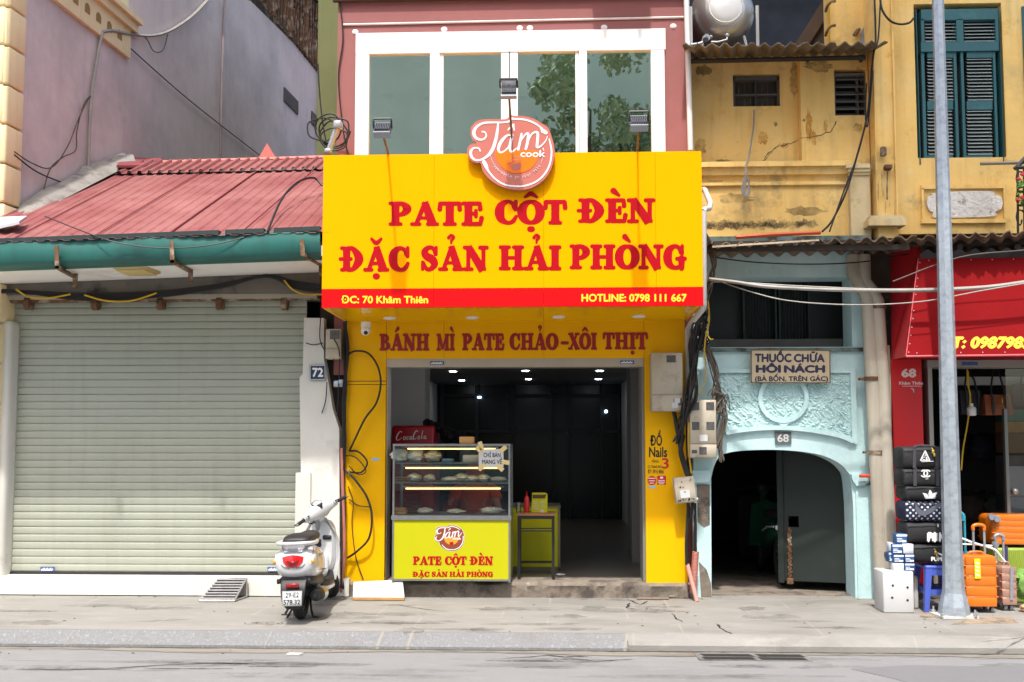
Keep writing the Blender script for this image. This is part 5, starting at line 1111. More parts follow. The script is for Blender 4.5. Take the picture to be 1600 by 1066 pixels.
# ================================================================== RIGHT: old yellow house
M['stucco'] = mat('yellow_stucco', S(238,199,120), .9, var=.08, scale=1.4, bump=.22, bscale=12,
                  patch=[(S(240,212,146), 1.6, .48, .66, .7), (S(214,160,66), 1.7, .6, .68, .8, 5), (S(172,150,108), 1.1, .55, .74, .6, 9), (S(104,94,78), 2.2, .58, .74, .7, 14), (S(206,140,104), 1.3, .66, .74, .4, 21)], streak=.35, streakcol=S(120,98,62))
M['stucco_pale'] = mat('weathered_pale_stucco', S(212,196,156), .9, var=.1, scale=2.5, bump=.2, bscale=14, patch=[(S(150,132,104), 2, .52, .68, .7), (S(104,92,76), 4, .6, .72, .6, 4), (S(240,198,112), 1.4, .5, .66, .6, 8)], streak=.4, streakcol=S(110,96,74))
M['corr'] = mat('old_fibre_cement', S(112,106,92), .9, var=.14, scale=3, patch=[(S(78,72,62), 4, .5, .65), (S(140,132,114), 2, .58, .7, .6, 3)])
M['green_paint'] = mat('teal_shutter_paint', S(36,92,98), .5, var=.1, scale=2, patch=[(S(58,118,114), 3, .6, .74, .6), (S(30,84,88), 2, .55, .7, .5, 4)], streak=.15, streakcol=S(20,50,50))
M['louvre'] = mat('grey_louvre_slat', S(140,152,150), .6, var=.1, scale=6, streak=.2)
t = thing('yellow_house', 'old yellow stucco house with teal louvred shutters, cornice and peeling paint', 'house', (X(1350), .3, 3)); yh = t
Yr1, Yr2, Yp, Yw = .42, .30, .12, .26
zlo = Z(366, .1); zhi = 7.6
aw_z = Z(70, .6)
g = G(); xa, xb, xc = X(1078, Yr1, 200), X(1254, Yr1, 200), X(1358, Yr2, 200)
zc = Z(94, Yr1)-.1
def holed(g, x0, x1, y0, y1, z0, z1, hx0, hx1, hz0, hz1):
    g.box(x0, hx0, y0, y1, z0, z1); g.box(hx1, x1, y0, y1, z0, z1); g.box(hx0, hx1, y0, y1, z0, hz0); g.box(hx0, hx1, y0, y1, hz1, z1)
holed(g, xa-.3, xb+.02, Yr1, Yr1+.25, zlo, zc+.1, X(1145.5,Yr1,150), X(1219,Yr1,150), Z(171,Yr1), Z(121,Yr1))
holed(g, X(1252,Yr2,200), xc, Yr2, Yr2+.25, zlo, zc+.1, X(1304,Yr2,150), X(1354,Yr2,150), Z(187,Yr2), Z(115,Yr2))
g.build('recessed_wall', M['stucco'], t)
g = G(); bx(g, 1145, 1220, 121, 172, Yr1+.1, Yr1+.12); w1 = g.build('window', mat('dusty_dark_pane', S(62,58,50), .4, var=.3, scale=8), t)
g = G()
for (a, b, c, d) in ((1145,1220,120,125),(1145,1220,168,172),(1145,1149,120,172),(1214,1220,120,172),(1180,1182,124,170),(1149,1214,147,149)): bx(g, a, b, c, d, Yr1+.03, Yr1+.1)
g.build('frame', mat('window_grey_frame', S(84,86,84), .7, var=.2, scale=10), w1)
g = G()
for px in range(1154, 1214, 9): bx(g, px, px+1.2, 125, 169, Yr1+.06, Yr1+.07)
g.build('window_bars', M['rust'], w1)
g = G(); bx(g, 1303, 1355, 115, 188, Yr2+.2, Yr2+.22); w2 = g.build('window', mat('dark_vent_void', S(34,32,30), .6, var=.3), t)
g = G(); 
for k in range(6):
    y0 = 118+k*11.5; a = P(1306, y0+9, Yr2+.06); b = P(1352, y0, Yr2+.06); g.slab([(a.x, Yr2+.04, a.z), (b.x, Yr2+.04, a.z), (b.x, Yr2+.12, b.z), (a.x, Yr2+.12, b.z)], (0,.0,.012))
for (a, b, c, d) in ((1303,1306.5,115,188),(1351,1355,115,188),(1303,1355,115,118),(1303,1355,185,188),(1340,1342,117,186)): bx(g, a, b, c, d, Yr2+.03, Yr2+.14)
g.build('louvre_slats', mat('grey_vent_slat', S(104,104,100), .7, var=.2, scale=8), w2)
# open loft above the awning: dark back wall, slanting stair beam, yellow side pier
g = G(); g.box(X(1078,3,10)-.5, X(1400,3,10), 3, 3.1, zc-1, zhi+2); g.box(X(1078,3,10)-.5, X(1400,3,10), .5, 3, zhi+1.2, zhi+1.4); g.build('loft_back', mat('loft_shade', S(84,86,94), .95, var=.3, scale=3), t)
g = G(); bx(g, 1293, 1364, -60, 74, .42, .62); g.build('loft_pier', M['stucco'], t)
g = G(); a = P(1240, 74, .9); b = P(1298, -20, .9); g.slab([a, a+Vector((.16,0,0)), b+Vector((.16,0,0)), b], (0,.3,0)); a2 = P(1246,74,.95); b2 = P(1310,-30,.95); c2 = P(1310,74,.95); g.slab([a2, c2, b2], (0,.1,0)); g.build('stair_beam', mat('brown_beam', S(92,74,58), .9, var=.2, scale=6), t)
# cornice ledges
def ledge(px0, px1, prof, Yb, m, name):
    x0, x1 = X(px0, Yb, 280), X(px1, Yb, 280)
    pts = [(Yb, Z(prof[0][0], Yb))] + [(Yb-d, Z(py, Yb-d)) for py, d in prof] + [(Yb, Z(prof[-1][0], Yb))]
    g = G(); g.loft([[Vector((x, y, z)) for y, z in pts] for x in (x0, x1)], sm=False); return g.build(name, m, t)
ledge(1082, 1325, [(256,.0),(257,.14),(264,.14),(266,.1),(277,.08),(279,.03),(288,.02),(289,.06),(293,.06),(297,.0)], .3, M['stucco'], 'cornice')
g = G(); bx(g, 1080, 1332, 290, 372, .28, .6); g.build('parapet', M['stucco'], t)
g = G(); bx(g, 1328, 1361, 272, 372, .2, .5); g.build('parapet_pier', M['stucco_pale'], t)
g = G(); bx(g, 1322, 1360, 256, 262, .14, .5); bx(g, 1325, 1360, 262, 268, .16, .5); bx(g, 1327, 1360, 268, 273, .18, .5); g.build('pier_cap', M['stucco_pale'], t)
g = G(); bx(g, 1361, 1404, -80, 372, Yp, .6); bx(g, 1361, 1371, -80, 338, Yp-.035, Yp-.001); bx(g, 1390, 1404, -80, 338, Yp-.035, Yp-.001); g.build('pilaster', M['stucco'], t)
g = G(); bx(g, 1357, 1416, 342, 352, Yp-.09, Yp+.1); bx(g, 1360, 1412, 337, 342, Yp-.06, Yp+.1); g.build('pilaster_base', M['stucco_pale'], t)
g = G(); zz0, zz1 = Z(254, Yw), Z(17, Yw); holed(g, X(1402,Yw), X(1900,Yw), Yw, Yw+.3, zlo, zhi, X(1431,Yw,140), X(1569,Yw,140), zz0, zz1); g.build('front_wall', M['stucco'], t)

# louvred shutter window
def shutterwin(pl, pr, name):
    g = G(); F = lambda a, b, c, d, y0, y1: bx(g, a, b, c, d, y0, y1)
    L_ = pl; R_ = pr
    wn = G(); bx(wn, L_-2, R_+2, 15, 256, Yw+.12, Yw+.14); wo = wn.build('window', M['dark'], t)
    F(L_-1, L_+7, 15, 257, Yw-.02, Yw+.1); F(R_-7, R_+1, 15, 257, Yw-.02, Yw+.1); F(L_+7, R_-7, 15, 30, Yw-.01, Yw+.1); F(L_+7, R_-7, 66, 79, Yw-.012, Yw+.1)
    mid = (L_+R_)/2; F(mid-6, mid+6, 30, 66, Yw-.01, Yw+.1); F(L_+7, L_+13, 30, 66, Yw-.01, Yw+.1); F(R_-13, R_-7, 30, 66, Yw-.01, Yw+.1)
    g.build('frame', M['green_paint'], wo)
    for a, b in ((L_+7, mid-.5), (mid+.5, R_-7)):
        g = G(); s = 10
        for (c, d, e, f_) in ((a, a+s, 79, 255), (b-s, b, 79, 255), (a+s, b-s, 79, 90), (a+s, b-s, 158, 171), (a+s, b-s, 243, 255)): bx(g, c, d, e, f_, Yw+.01, Yw+.05)
        g.build('shutter_leaf', M['green_paint'], wo)
        for (v0, v1) in ((90,158),(171,243)):
            g = G(); n = int((v1-v0)/5.2); p0, p1 = P(a+s, v0, Yw+.02), P(b-s, v1, Yw+.02)
            for i in range(n):
                z_ = p0.z+(p1.z-p0.z)*(i+.5)/n; g.slab([(p0.x, Yw+.01, z_-.012), (p1.x, Yw+.01, z_-.012), (p1.x, Yw+.045, z_+.014), (p0.x, Yw+.045, z_+.014)], (0,.004,.006))
            g.build('louvre_slats', M['louvre'], wo)
    for a, b in ((L_+13, mid-6), (mid+6, R_-13)):
        g = G(); p0, p1 = P(a, 30, Yw+.02), P(b, 66, Yw+.02); n = 7
        for i in range(n):
            z_ = p0.z+(p1.z-p0.z)*(i+.5)/n; g.slab([(p0.x, Yw+.01, z_-.012), (p1.x, Yw+.01, z_-.012), (p1.x, Yw+.045, z_+.014), (p0.x, Yw+.045, z_+.014)], (0,.004,.006))
        g.build('louvre_slats', M['louvre'], wo)
shutterwin(1432, 1568, 'w1'); 
g = G(); bx(g, 1597, 1720, 10, 258, Yw-.02, Yw-.001); g.build('shutter_leaf', M['green_paint'], t)
# moulded plaque panel
g = G()
for (a, b, c, d) in ((1440,1573,289,294),(1440,1573,343,348),(1440,1445,294,343),(1568,1573,294,343)): bx(g, a, b, c, d, Yw-.04, Yw-.001)
g.build('plaque_frame', M['stucco'], t)
f = plane(Yw-.001); g = G(); q2 = []
for (u, v) in [(1456,303),(1500,300),(1548,300),(1552,305),(1561,308),(1565,318),(1562,328),(1553,332),(1552,339),(1500,341),(1458,341),(1457,333),(1450,329),(1447,319),(1449,309),(1456,306)]: q2.append((u, v, 0))
q2 = spline(q2, 3, True); g.slab([f(a.x, a.y, .03) for a in q2], (0,.03,0)); pq = g.build('plaque', mat('rough_white_plaque', S(232,228,220), .95, var=.12, scale=9, bump=1.0, bscale=26, patch=[(S(176,168,156), 9, .54, .66)]), t)
# balcony end with flowers
g = G()
for px in (1590, 1600, 1610, 1625, 1640, 1655): g.tube([P(px,262,-.25), P(px+.5,366,-.25)], .013, 5)
g.tube([P(1588,262,-.25), P(1680,262,-.25)], .02, 5); g.tube([P(1586,264,-.22), P(1608,240,-.2), P(1640,225,-.2)], .025, 5)
for k in range(3): g.tube([P(1594+9*math.cos(a*.6)*(1-a/14), 340+k*0-12*math.sin(a*.6)-k*30, -.25) for a in range(11)], .009, 5)
g.build('balcony_railing', mat('dark_balcony_iron', S(36,40,42), .6, var=.2), t)
g = G(); g.tube([P(1532,256,-.1), P(1660,252.5,-.1)], .018, 6); solo('bamboo_pole', g, mat('grey_pole', S(140,128,112), .7, var=.15, scale=8), 'thin grey pole sticking out level below the teal shutters', 'pole')
t2 = thing('flower_plant', 'green plant with small red flowers at the balcony railing on the far right', 'plant', P(1604, 330, -.3)); rr = random.Random(14)
g = G(); 
for k in range(5): g.tube([P(1612+k*4,350,-.25), P(1604+k*3+rr.uniform(-8,6), 320-k*4, -.33), P(1600+rr.uniform(-8,12), 292+rr.uniform(-10,30), -.36)], .006, 4)
g.build('stem', mat('plant_stem', S(80,96,50), .8), t2)
g = G()
for k in range(150):
    c = P(rr.uniform(1589,1640), rr.choice((rr.uniform(282,304), rr.uniform(282,322), rr.uniform(308,322))), -.3+rr.uniform(-.1,.1)); u = Vector((rr.gauss(0,1), rr.gauss(0,1), rr.gauss(0,1))).normalized()*rr.uniform(.025,.04); v = u.orthogonal().normalized()*.017
    g.add([c-u, c+v, c+u, c-v], [(0,1,2,3)])
g.build('leaves', mat('bright_leaf', S(104,150,58), .6, var=.3, scale=14), t2)
g = G()
for (px, py) in ((1597,272),(1592,280),(1590,311),(1596,309),(1603,270),(1612,290),(1620,305)):
    for k in range(4): c = P(px+rr.uniform(-2,2), py+rr.uniform(-2,2), -.38); g.ball(c, .014, 5)
g.build('flower', mat('red_petal', S(206,40,60), .6), t2)
# upper awning of fibre cement, water tank
def corrug(g, eL_, eR_, rL_, rR_, pitch, amp, jag=0, n=None, seed=1, thick=.012):
    r_ = random.Random(seed); n = n or int((eR_-eL_).length/pitch*8); rows = [[], []]; j_ = [r_.uniform(-1,1)*jag for _ in range(n+1)]
    for i in range(n+1):
        u = i/n; dz = amp*math.sin(2*math.pi*u*(eR_-eL_).length/pitch)
        for row, a, b in ((0, eL_, eR_), (1, rL_, rR_)):
            p = a.lerp(b, u)+Vector((0, 0, dz)); 
            if row == 0: p.y += j_[i]
            rows[row].append(p)
    lo = [[p-Vector((0,0,thick)) for p in r] for r in rows]
    g.loft([rows[0], rows[1]], caps=False, sm=True, closed=False); g.loft([lo[0], lo[1]], caps=False, sm=True, closed=False); g.loft([rows[0], lo[0]], caps=False, sm=False, closed=False)
t = thing('corrugated_awning', 'upper grey corrugated awning below the steel water tank', 'awning', P(1200, 88, -.1))
g = G(); corrug(g, P(1066,70,-.36), P(1387,67,-.36), P(1076,92,.43), P(1353,86,.43), .135, .022, .02, seed=3); g.build('sheet', M['corr'], t)
g = G(); a = P(1078,96,-.02); b = P(1352,90,-.02); g.tube([a,b], .025, 6)
for px in (1090,1170,1262,1345): g.tube([P(px,95,-.02), P(px,94,.5)], .022, 6)
g.build('batten', mat('dark_batten', S(52,46,40), .9, var=.2), t)
t = thing('water_tank', 'round stainless steel water tank seen end on above the upper awning', 'water tank', P(1130, 66, .9))
c = P(1130.5, 18, 1.0); kk = (1.0+10.4)/FPX; r0 = 51*kk
g = G(); prof = [(.0, -.155),(.3*r0,-.15),(.55*r0,-.135),(.585*r0,-.115),(.62*r0,-.11),(.74*r0,-.08),(.88*r0,-.03),(.97*r0,.03),(r0,.08),(r0,.3),(r0*.985,.31),(r0,.33),(r0,.6),(r0*.985,.61),(r0,.63),(r0,1.1),(.8*r0,1.2),(0,1.22)]
g.lathe(prof[3:], c, 'Y', 48); g.build('drum', mat('tank_steel', S(196,196,194), .38, metal=.85, var=.04, scale=5), t)
g = G(); g.lathe(prof[:4]+[(.585*r0,-.08),(0,-.08)], c, 'Y', 48); g.lathe([(.50*r0,-.139),(.515*r0,-.146),(.53*r0,-.137)], c, 'Y', 40); g.build('end_cap', mat('matt_steel_cap', S(236,236,234), .5, metal=.25, var=.03, scale=6), t)
g = G()
for sx in (-1, 1):
    x = c.x+sx*r0*1.03
    for y in (.98, 1.9): g.tube([(x, y, c.z+.05), (x, y, c.z-.6)], .02, 6)
    g.tube([(c.x+sx*r0*.62, 1.0, c.z-r0*.8), (c.x+sx*r0*.8, 1.0, c.z-.6)], .016, 6)
    g.tube([(c.x+sx*r0*1.03, .98, c.z-.0), (c.x+sx*r0*1.03, 1.9, c.z-.0)], .018, 6)
g.build('stand', M['white_paint'], t)
g = G(); a = P(1103, 62, .86); g.tube([a, a+Vector((0,-.06,0))], .04, 12); b = P(1136, 56, .86); g.tube([a+Vector((.06,0,-.03)), P(1122,66,.84), P(1136,62,.84), b], .012, 6); g.tube([a+Vector((-.03,.0,-.03)), P(1090,69,.85), P(1080,70,.85)], .015, 6); g.ball(b, .03, 8); g.ball(P(1111,58,.86), .022, 8); g.build('outlet_pipe', M['galv'], t)
g = G(); a = P(1103, 62, .80); g.lathe([(0,-.002),(.03,-.002),(.03,.0),(0,.0)], (a.x, a.y-.003, a.z), 'Y', 12); g.build('outlet_cap', M['black'], t)
# wires and bits on the yellow house
g = G(); wire(g, [(1366,-10,.05),(1368,60,.05),(1366,75,.04),(1362,110,.04),(1355,180,.1),(1340,240,.1),(1322,300,.08),(1300,345,.05),(1285,362,-.1)], .011); wire(g, [(1376,-10,.05),(1372,60,.05),(1364,90,.02),(1358,160,.08),(1342,235,.1),(1318,300,.08),(1296,362,-.1)], .009); wire(g, [(1354,130,.1),(1352,180,.1),(1356,195,.1),(1364,110,.04)], .008)
solo('house_cable', g, M['cable'], 'pair of black cables slanting down the old yellow wall beside the vent', 'cables')
g = G(); wire(g, [(1375,-5,.05),(1378,15,.04),(1390,32,.03),(1405,38,.05),(1420,36,.1),(1428,28,.15)], .012); solo('house_cable', g, M['cable'], 'short black cable looping from the pilaster to the teal window', 'cable')
g = G(); wire(g, [(1178,172,.38),(1177,200,.36),(1170,245,.2),(1165,262,.1),(1167,285,.1)], .01); 
for k in range(4): wire(g, [(1167,266,.08),(1161+k*1.5,285,.08),(1159+k*2,300,.08),(1166,308,.08),(1172-k,298,.08),(1168+k,280,.08)], .007)
solo('rope', g, M['cable_grey'], 'faded grey rope hanging in a knot from the small yellow house window', 'rope')
g = G(); wire(g, [(1294,-10,.38),(1294.5,30,.38),(1295,66,.4)], .014); solo('yellow_pipe', g, M['cable_yellow'], 'thin orange yellow pipe on the pier above the upper awning', 'pipe')
for py, lab in ((2, 'upper bent rusty iron hook on the yellow pier'), (40, 'lower bent rusty iron hook on the yellow pier')):
    g = G(); wire(g, [(1305,py,.3),(1299,py+1,.28),(1293,py+8,.28),(1290,py+16,.36)], .016); solo('iron_hook', g, M['rust'], lab, 'hook')
g = G(); wire(g, [(1342,46,.4),(1338,51,.36),(1335,56,.36)], .024); solo('iron_peg', g, M['rust'], 'short rusty iron peg beside the bare cement patch', 'peg')
g = G(); f = plane(.418); q3 = [(1343,68),(1345,50),(1352,38),(1357,32),(1363,36),(1364,50),(1364,68)]; g.slab([f(*a) for a in q3], (0,.0015,0)); solo('bare_plaster', g, mat('grey_cement_patch', S(140,144,150), .95, var=.15, scale=14, bump=.4, bscale=30), 'bare grey cement patch on the yellow pier above the awning', 'plaster patch')
def wblot(g, px, py, rx, ry, Y, seed, n=26):
    r2 = random.Random(seed); f_ = plane(Y); g.slab([f_(px+rx*(.55+.55*r2.random())*math.cos(6.283*i/n), py+ry*(.55+.55*r2.random())*math.sin(6.283*i/n), .0012) for i in range(n)], (0, .0011, 0))
M['ochre_stain'] = ragged(mat('ochre_paint_patch', S(218,164,70), .9, var=.12, scale=6), 6, .34, .7, .75); M['soot'] = ragged(mat('soot_stain', S(112,98,74), .95, var=.35, scale=14, patch=[(S(84,74,58), 16, .5, .62)]), 5, .32, .85, .5)
g = G()
for a in ((1264,196,6,30,Yr2),(1270,214,8,14,Yr2),(1192,216,9,12,Yr1),(1290,196,4,10,Yr2),(1226,228,7,5,Yr1)): wblot(g, *a[:4], a[4]-.0005, int(a[0]))
g.build('paint_patch', M['ochre_stain'], yh)
g = G(); rr = random.Random(44)
for a in ((1212,194,4,4,Yr1),(1152,222,2.5,2.5,Yr1),(1256,188,3,3,Yr2),(1118,284,12,6,.278),(1130,252,18,3,Yr1),(1242,125,9,30,Yr1),(1100,110,16,9,Yr1),(1280,104,24,10,Yr2),(1340,200,10,8,Yr2),(1095,230,9,16,Yr1),(1150,310,30,9,.279),(1260,330,34,9,.279),(1346,108,10,5,Yr2)): wblot(g, *a[:4], a[4]-.0008, int(a[0])+3)
for k in range(40): u = 1096+k*4.4+rr.uniform(-2,2); wblot(g, u, 353+rr.uniform(-3,3)-k*.1, rr.uniform(5,12), rr.uniform(4,9), .278-.0004-k*.0001, 500+k)
for k in range(10): u = 1370+rr.uniform(0,30); wblot(g, u, rr.uniform(250,335), 1.2, rr.uniform(5,20), Yp-.0366-k*.0001, 600+k)
g.build('soot_stain', M['soot'], yh)
def wcrack(g, pts, Y, w_, seed):
    r_ = random.Random(seed); f = plane(Y); o = []
    for i in range(len(pts)-1):
        for k in range(5): t_ = k/5; o.append((pts[i][0]+(pts[i+1][0]-pts[i][0])*t_+r_.uniform(-1,1), pts[i][1]+(pts[i+1][1]-pts[i][1])*t_+r_.uniform(-1.2,1.2), w_*r_.uniform(.4,1.3)))
    g.rib(o, f, .0015, 2)
g = G(); wcrack(g, [(1190,255),(1200,240),(1215,230),(1235,224),(1250,217)], Yr1-.001, 1.2, 1); wcrack(g, [(1193,254),(1205,237),(1222,222)], Yr1-.001, .8, 2); wcrack(g, [(1250,216),(1280,212),(1298,205),(1304,196),(1306,188)], Yr2-.001, 1.2, 3); g.build('wall_crack', mat('crack_shade', S(70,56,36), .9), yh)
g = G(); c = P(1380, 237, Yp-.05); g.rbox(c, (.06,.06,.1), .015, 2); solo('wall_clamp', g, M['rust'], 'small square rusty clamp on the yellow pilaster', 'clamp'); g = G(); c = P(1387, 262, Yp-.06); g.rbox(c, (.08,.08,.06), .02, 2); wire(g, [(1387,268,Yp-.05),(1386,290,Yp-.04),(1386,312,Yp-.04)], .008); solo('wall_bracket', g, M['rust'], 'rusty bracket with a hanging rod on the yellow pilaster', 'bracket')

# ================================================================== RIGHT: pale teal gate house 68
M['aqua'] = mat('pale_teal_paint', S(182,212,213), .85, var=.07, scale=2.5, bump=.3, bscale=16, patch=[(S(204,224,223), 1.6, .5, .66, .6), (S(138,160,158), 3.2, .6, .74, .6, 5), (S(150,140,122), 6, .69, .75, .7, 9)], streak=.2, streakcol=S(100,126,122))
M['aqua_rough'] = mat('rough_cast_teal', S(180,211,211), .9, var=.08, scale=5, bump=.3, bscale=60, patch=[(S(130,158,156), 7, .56, .7, .6)])
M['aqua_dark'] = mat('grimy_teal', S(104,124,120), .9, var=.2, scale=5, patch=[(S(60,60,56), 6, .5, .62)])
gate = thing('gate_house', 'pale teal passage front with a moulded arch and rough cast panel', 'gate house', (X(1222), .1, 0)); t = gate
Ya = .06
xL, xR = X(1083, Ya, 700), X(1357, Ya, 700); PXc = 1224
def px2(u, v, Y=Ya): p = P(u, v, Y); return (p.x, p.z)
arch = [(1112,945),(1111,748),(1116,728),(1124,714),(1138,707.5),(1160,704.5),(1190,703),(1224,703.5),(1255,706),(1284,711.5),(1308,722),(1322,734),(1329,748),(1333,790),(1337,945)]
aw_ = [(a.x, a.y) for a in spline([(u, v, 0) for u, v in arch[1:-1]], 4)]
zwin0 = Z(544, Ya)
g = G(); poly = [px2(1112,945)] + [px2(*a) for a in aw_] + [px2(1337,945), (xR, px2(1337,945)[1]), (xR, zwin0), (xL, zwin0), (xL, px2(1112,945)[1])]
g.prism(poly, Ya, .38); g.box(xL, X(1107,Ya,500), Ya, .38, zwin0, Z(436,Ya)); g.box(X(1331,Ya,500), xR, Ya, .38, zwin0, Z(436,Ya)); g.box(xL, xR, Ya, .38, Z(436,Ya), Z(392,Ya)); g.build('wall', M['aqua'], t)
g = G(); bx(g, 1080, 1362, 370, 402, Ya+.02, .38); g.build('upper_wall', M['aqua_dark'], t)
g = G(); bx(g, 1100, 1340, 430, 548, .6, .65); wn = g.build('transom_window', mat('transom_dark', S(26,30,30), .5, var=.3, scale=4), t)
g = G()
for px in (1160, 1210, 1216, 1262): bx(g, px, px+5, 436, 544, .5, .59)
for px in list(range(1167,1208,5))+list(range(1223,1260,5)): bx(g, px, px+1.2, 440, 540, .55, .58)
g.build('frame', mat('transom_green', S(40,56,52), .7, var=.2), wn)
# rough-cast panel with moulding and ring
Yq = Ya-.012
arc_t = lambda u: 671.5+((u-1212)/127.0)**2*21+ (0 if u < 1212 else 0)
g = G(); f = plane(Ya)
pan = [(1124,584),(1327,584),(1330,684)] + [(u, arc_t(u)-6) for u in range(1326, 1126, -10)] + [(1128,676)]
from mathutils import noise as mn
rows = []
for i in range(281):
    u = 1125+i*204/280; lo = min(arc_t(u)-5, 684); row = []
    for j in range(111):
        v = 585+(lo-585)*j/110; p = f(u, v); q_ = Vector((p.x*26, p.z*24, 0)); wv = mn.noise(q_*.45+Vector((7,3,1)))*2.2
        h = abs(mn.noise(q_+Vector((wv, -wv, 0))))*.030+mn.noise(q_*2.6)*.005; row.append(f(u, v, .004+h))
    rows.append(row)
g.loft(rows, caps=False, sm=True, closed=False); g.build('rough_panel', M['aqua_rough'], t)
g = G(); mo = [(1330,692)]+[(u, arc_t(u)) for u in range(1326, 1120, -10)]
g.rib([(u, v-3, 7) for u, v in mo[::2]], f, .045, 4); g.rib([(1122,580,6),(1329,580,6)], f, .035); g.rib([(1331,580,8),(1334,690,8)], f, .036); g.rib([(1223+36*math.cos(a*.262), 622+36*math.sin(a*.262), 6.5) for a in range(24)], f, .04, 3, closed=True); g.rib([(1216,659,5),(1223,662,9),(1232,659,5)], f, .034)
g.build('moulding', M['aqua'], t)
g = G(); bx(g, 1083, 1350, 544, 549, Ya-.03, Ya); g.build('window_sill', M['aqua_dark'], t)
# capitals and jamb pieces
for pts, nm in (([(1081,735),(1110,735),(1111,742),(1106,753),(1092,754),(1081,754)], 'l'), ([(1328,741),(1362,741),(1360,748),(1350,758),(1336,759),(1330,750)], 'r')):
    g = G(); g.slab([f(u, v, .05) for u, v in pts], (0,.05,0)); g.build('capital', M['aqua'], t)
g = G(); g.slab([f(u, v, .004) for u, v in ((1089,757),(1109,757),(1109,820),(1100,824),(1090,816))], (0,.004,0)); g.slab([f(u, v, .004) for u, v in ((1347,890),(1358,896),(1366,904),(1366,940),(1344,940))], (0,.004,0)); g.slab([f(u, v, .004) for u, v in ((1092,878),(1104,890),(1111,912),(1112,940),(1096,940))], (0,.004,0)); g.build('bare_patch', M['concrete'], t)
g = G(); bx(g, 1337, 1372, 758, 940, Ya-.02, Ya-.001); g.build('jamb_pier', M['aqua'], t)
# passage behind the arch
g = G(); x0, x1 = X(1090,.4,800), X(1360,.4,800); g.box(x0-.1, x0, .38, 6, 0, 2.9); g.box(x1, x1+.1, .38, 6, 0, 2.9); g.box(x0, x1, .38, 6, 2.6, 2.7); g.box(x0, x1, 6, 6.1, 0, 2.9); g.build('passage_wall', mat('passage_shade', S(104,100,94), .95, var=.3, scale=2), t)
g = G(); g.box(x0, x1, .2, 6, -.02, .004); g.build('passage_floor', M['concrete'], t)
g = G(); bx(g, 1153, 1205, 775, 905, 3.9, 4); g.build('inner_door', mat('inner_door_grey', S(84,82,78), .8), t)
# green iron leaf, ajar
dx0, dx1 = X(1226,.55,800), X(1338,.34,800)
g = G(); door_o = P(1226, 900, .62); hinge = P(1337, 900, .4); vx = Vector((door_o.x-hinge.x, door_o.y-hinge.y, 0)); L_ = vx.length; ang = math.atan2(vx.y, vx.x)
Mx = Matrix.Translation((hinge.x, hinge.y, 0)) @ Matrix.Rotation(ang, 4, 'Z')
zt1 = Z(700, .5); 
M['irongreen'] = mat('dark_green_iron', S(26,36,32), .65, var=.12, scale=4, patch=[(S(44,56,50), 2, .55, .7, .6), (S(150,156,150), 18, .74, .77, .7, 5)])
hz = Z(805, .6); hz2 = Z(822, .6); u0, u1 = L_-.16, L_-.05
g.box(0, u0, -.02, .02, .1, zt1, Mx); g.box(u1, L_, -.02, .02, .1, zt1, Mx); g.box(u0, u1, -.02, .02, .1, hz2, Mx); g.box(u0, u1, -.02, .02, hz, zt1, Mx)
g.box(L_, L_+.06, -.05, .05, .08, zt1, Mx); dr = g.build('door', M['irongreen'], t)
g = G(); n = 44
for i in range(n):
    z_ = hz2-.02-(hz2-.14)*i/n; g.rbox((L_-.06+.012*math.sin(i*2.1), .035, z_), (.018 if i % 2 else .032, .02, .034), .006, 1, Mx)
g.rbox((L_-.06, .04, .1), (.07,.05,.07), .015, 2, Mx); g.build('chain', M['rust'], dr)
# number tablet 68 and medicine board
g = G(); g.slab([f(1210.5,674.5,.02), f(1235.5,675,.02), f(1236,693.5,.02), f(1211,694,.02)], (0,.02,0)); pl_ = g.build('number_tablet', mat('slate_tablet', S(88,92,92), .8, var=.25, scale=16), t)
f3 = plane(Ya-.02); g = G(); g.text('68', f3, 1215, 1232, 690.5, 679, bold=.02, eps=.001); g.build('numerals', mat('faded_white', S(188,192,190), .7, var=.1), pl_)
t3 = thing('sign_board', 'old cream sign board with hand painted navy lettering under the dark transom', 'sign', P(1235, 590, -.0)); Yb2 = -.03; f4 = plane(Yb2)
g = G(); g.slab([f4(1173.5,547), f4(1296.5,547.5), f4(1297,598), f4(1174,597.5)], (0,.025,0)); bb = g.build('board', mat('aged_cream_board', S(190,174,142), .75, var=.07, scale=3, patch=[(S(150,128,96), 3, .58, .72, .7)], streak=.15), t3)
g = G(); g.rib([(1173.5,547,1.4),(1296.5,547.5,1.4)], f4, .006); g.rib([(1174,597.6,1.2),(1297,598,1.2)], f4, .006); g.rib([(1173.8,547,1.2),(1174.2,597.6,1.2)], f4, .006); g.rib([(1296.6,547.4,1.2),(1297,598,1.2)], f4, .006); g.build('frame', mat('board_edge', S(104,84,60), .8, var=.2), t3)
g = G(); g.text('THUỐC', f4, 1180, 1236, 565.5, 553.5, bold=.05, eps=.001); g.text('CHỮA', f4, 1241, 1288, 565.5, 554, bold=.05, eps=.001); g.text('HÔI', f4, 1182, 1219, 582, 571, bold=.06, eps=.001); g.text('NÁCH', f4, 1226, 1288, 582, 571.5, bold=.06, eps=.001); g.text('(BÀ BỐN. TRÊN GÁC)', f4, 1180, 1293.5, 595.5, 588.5, bold=.04, eps=.001); g.build('lettering', mat('navy_paint', S(34,34,66), .6, var=.1), bb)
g = G(); c = P(1351, 745, -.02); g.rbox(c+Vector((0,-.03,.01)), (.12,.05,.035), .01, 2); solo('incense_packet', g, mat('packet_print', S(196,60,40), .6, var=.5, scale=50), 'small red and yellow packet on the right arch capital', 'packet')
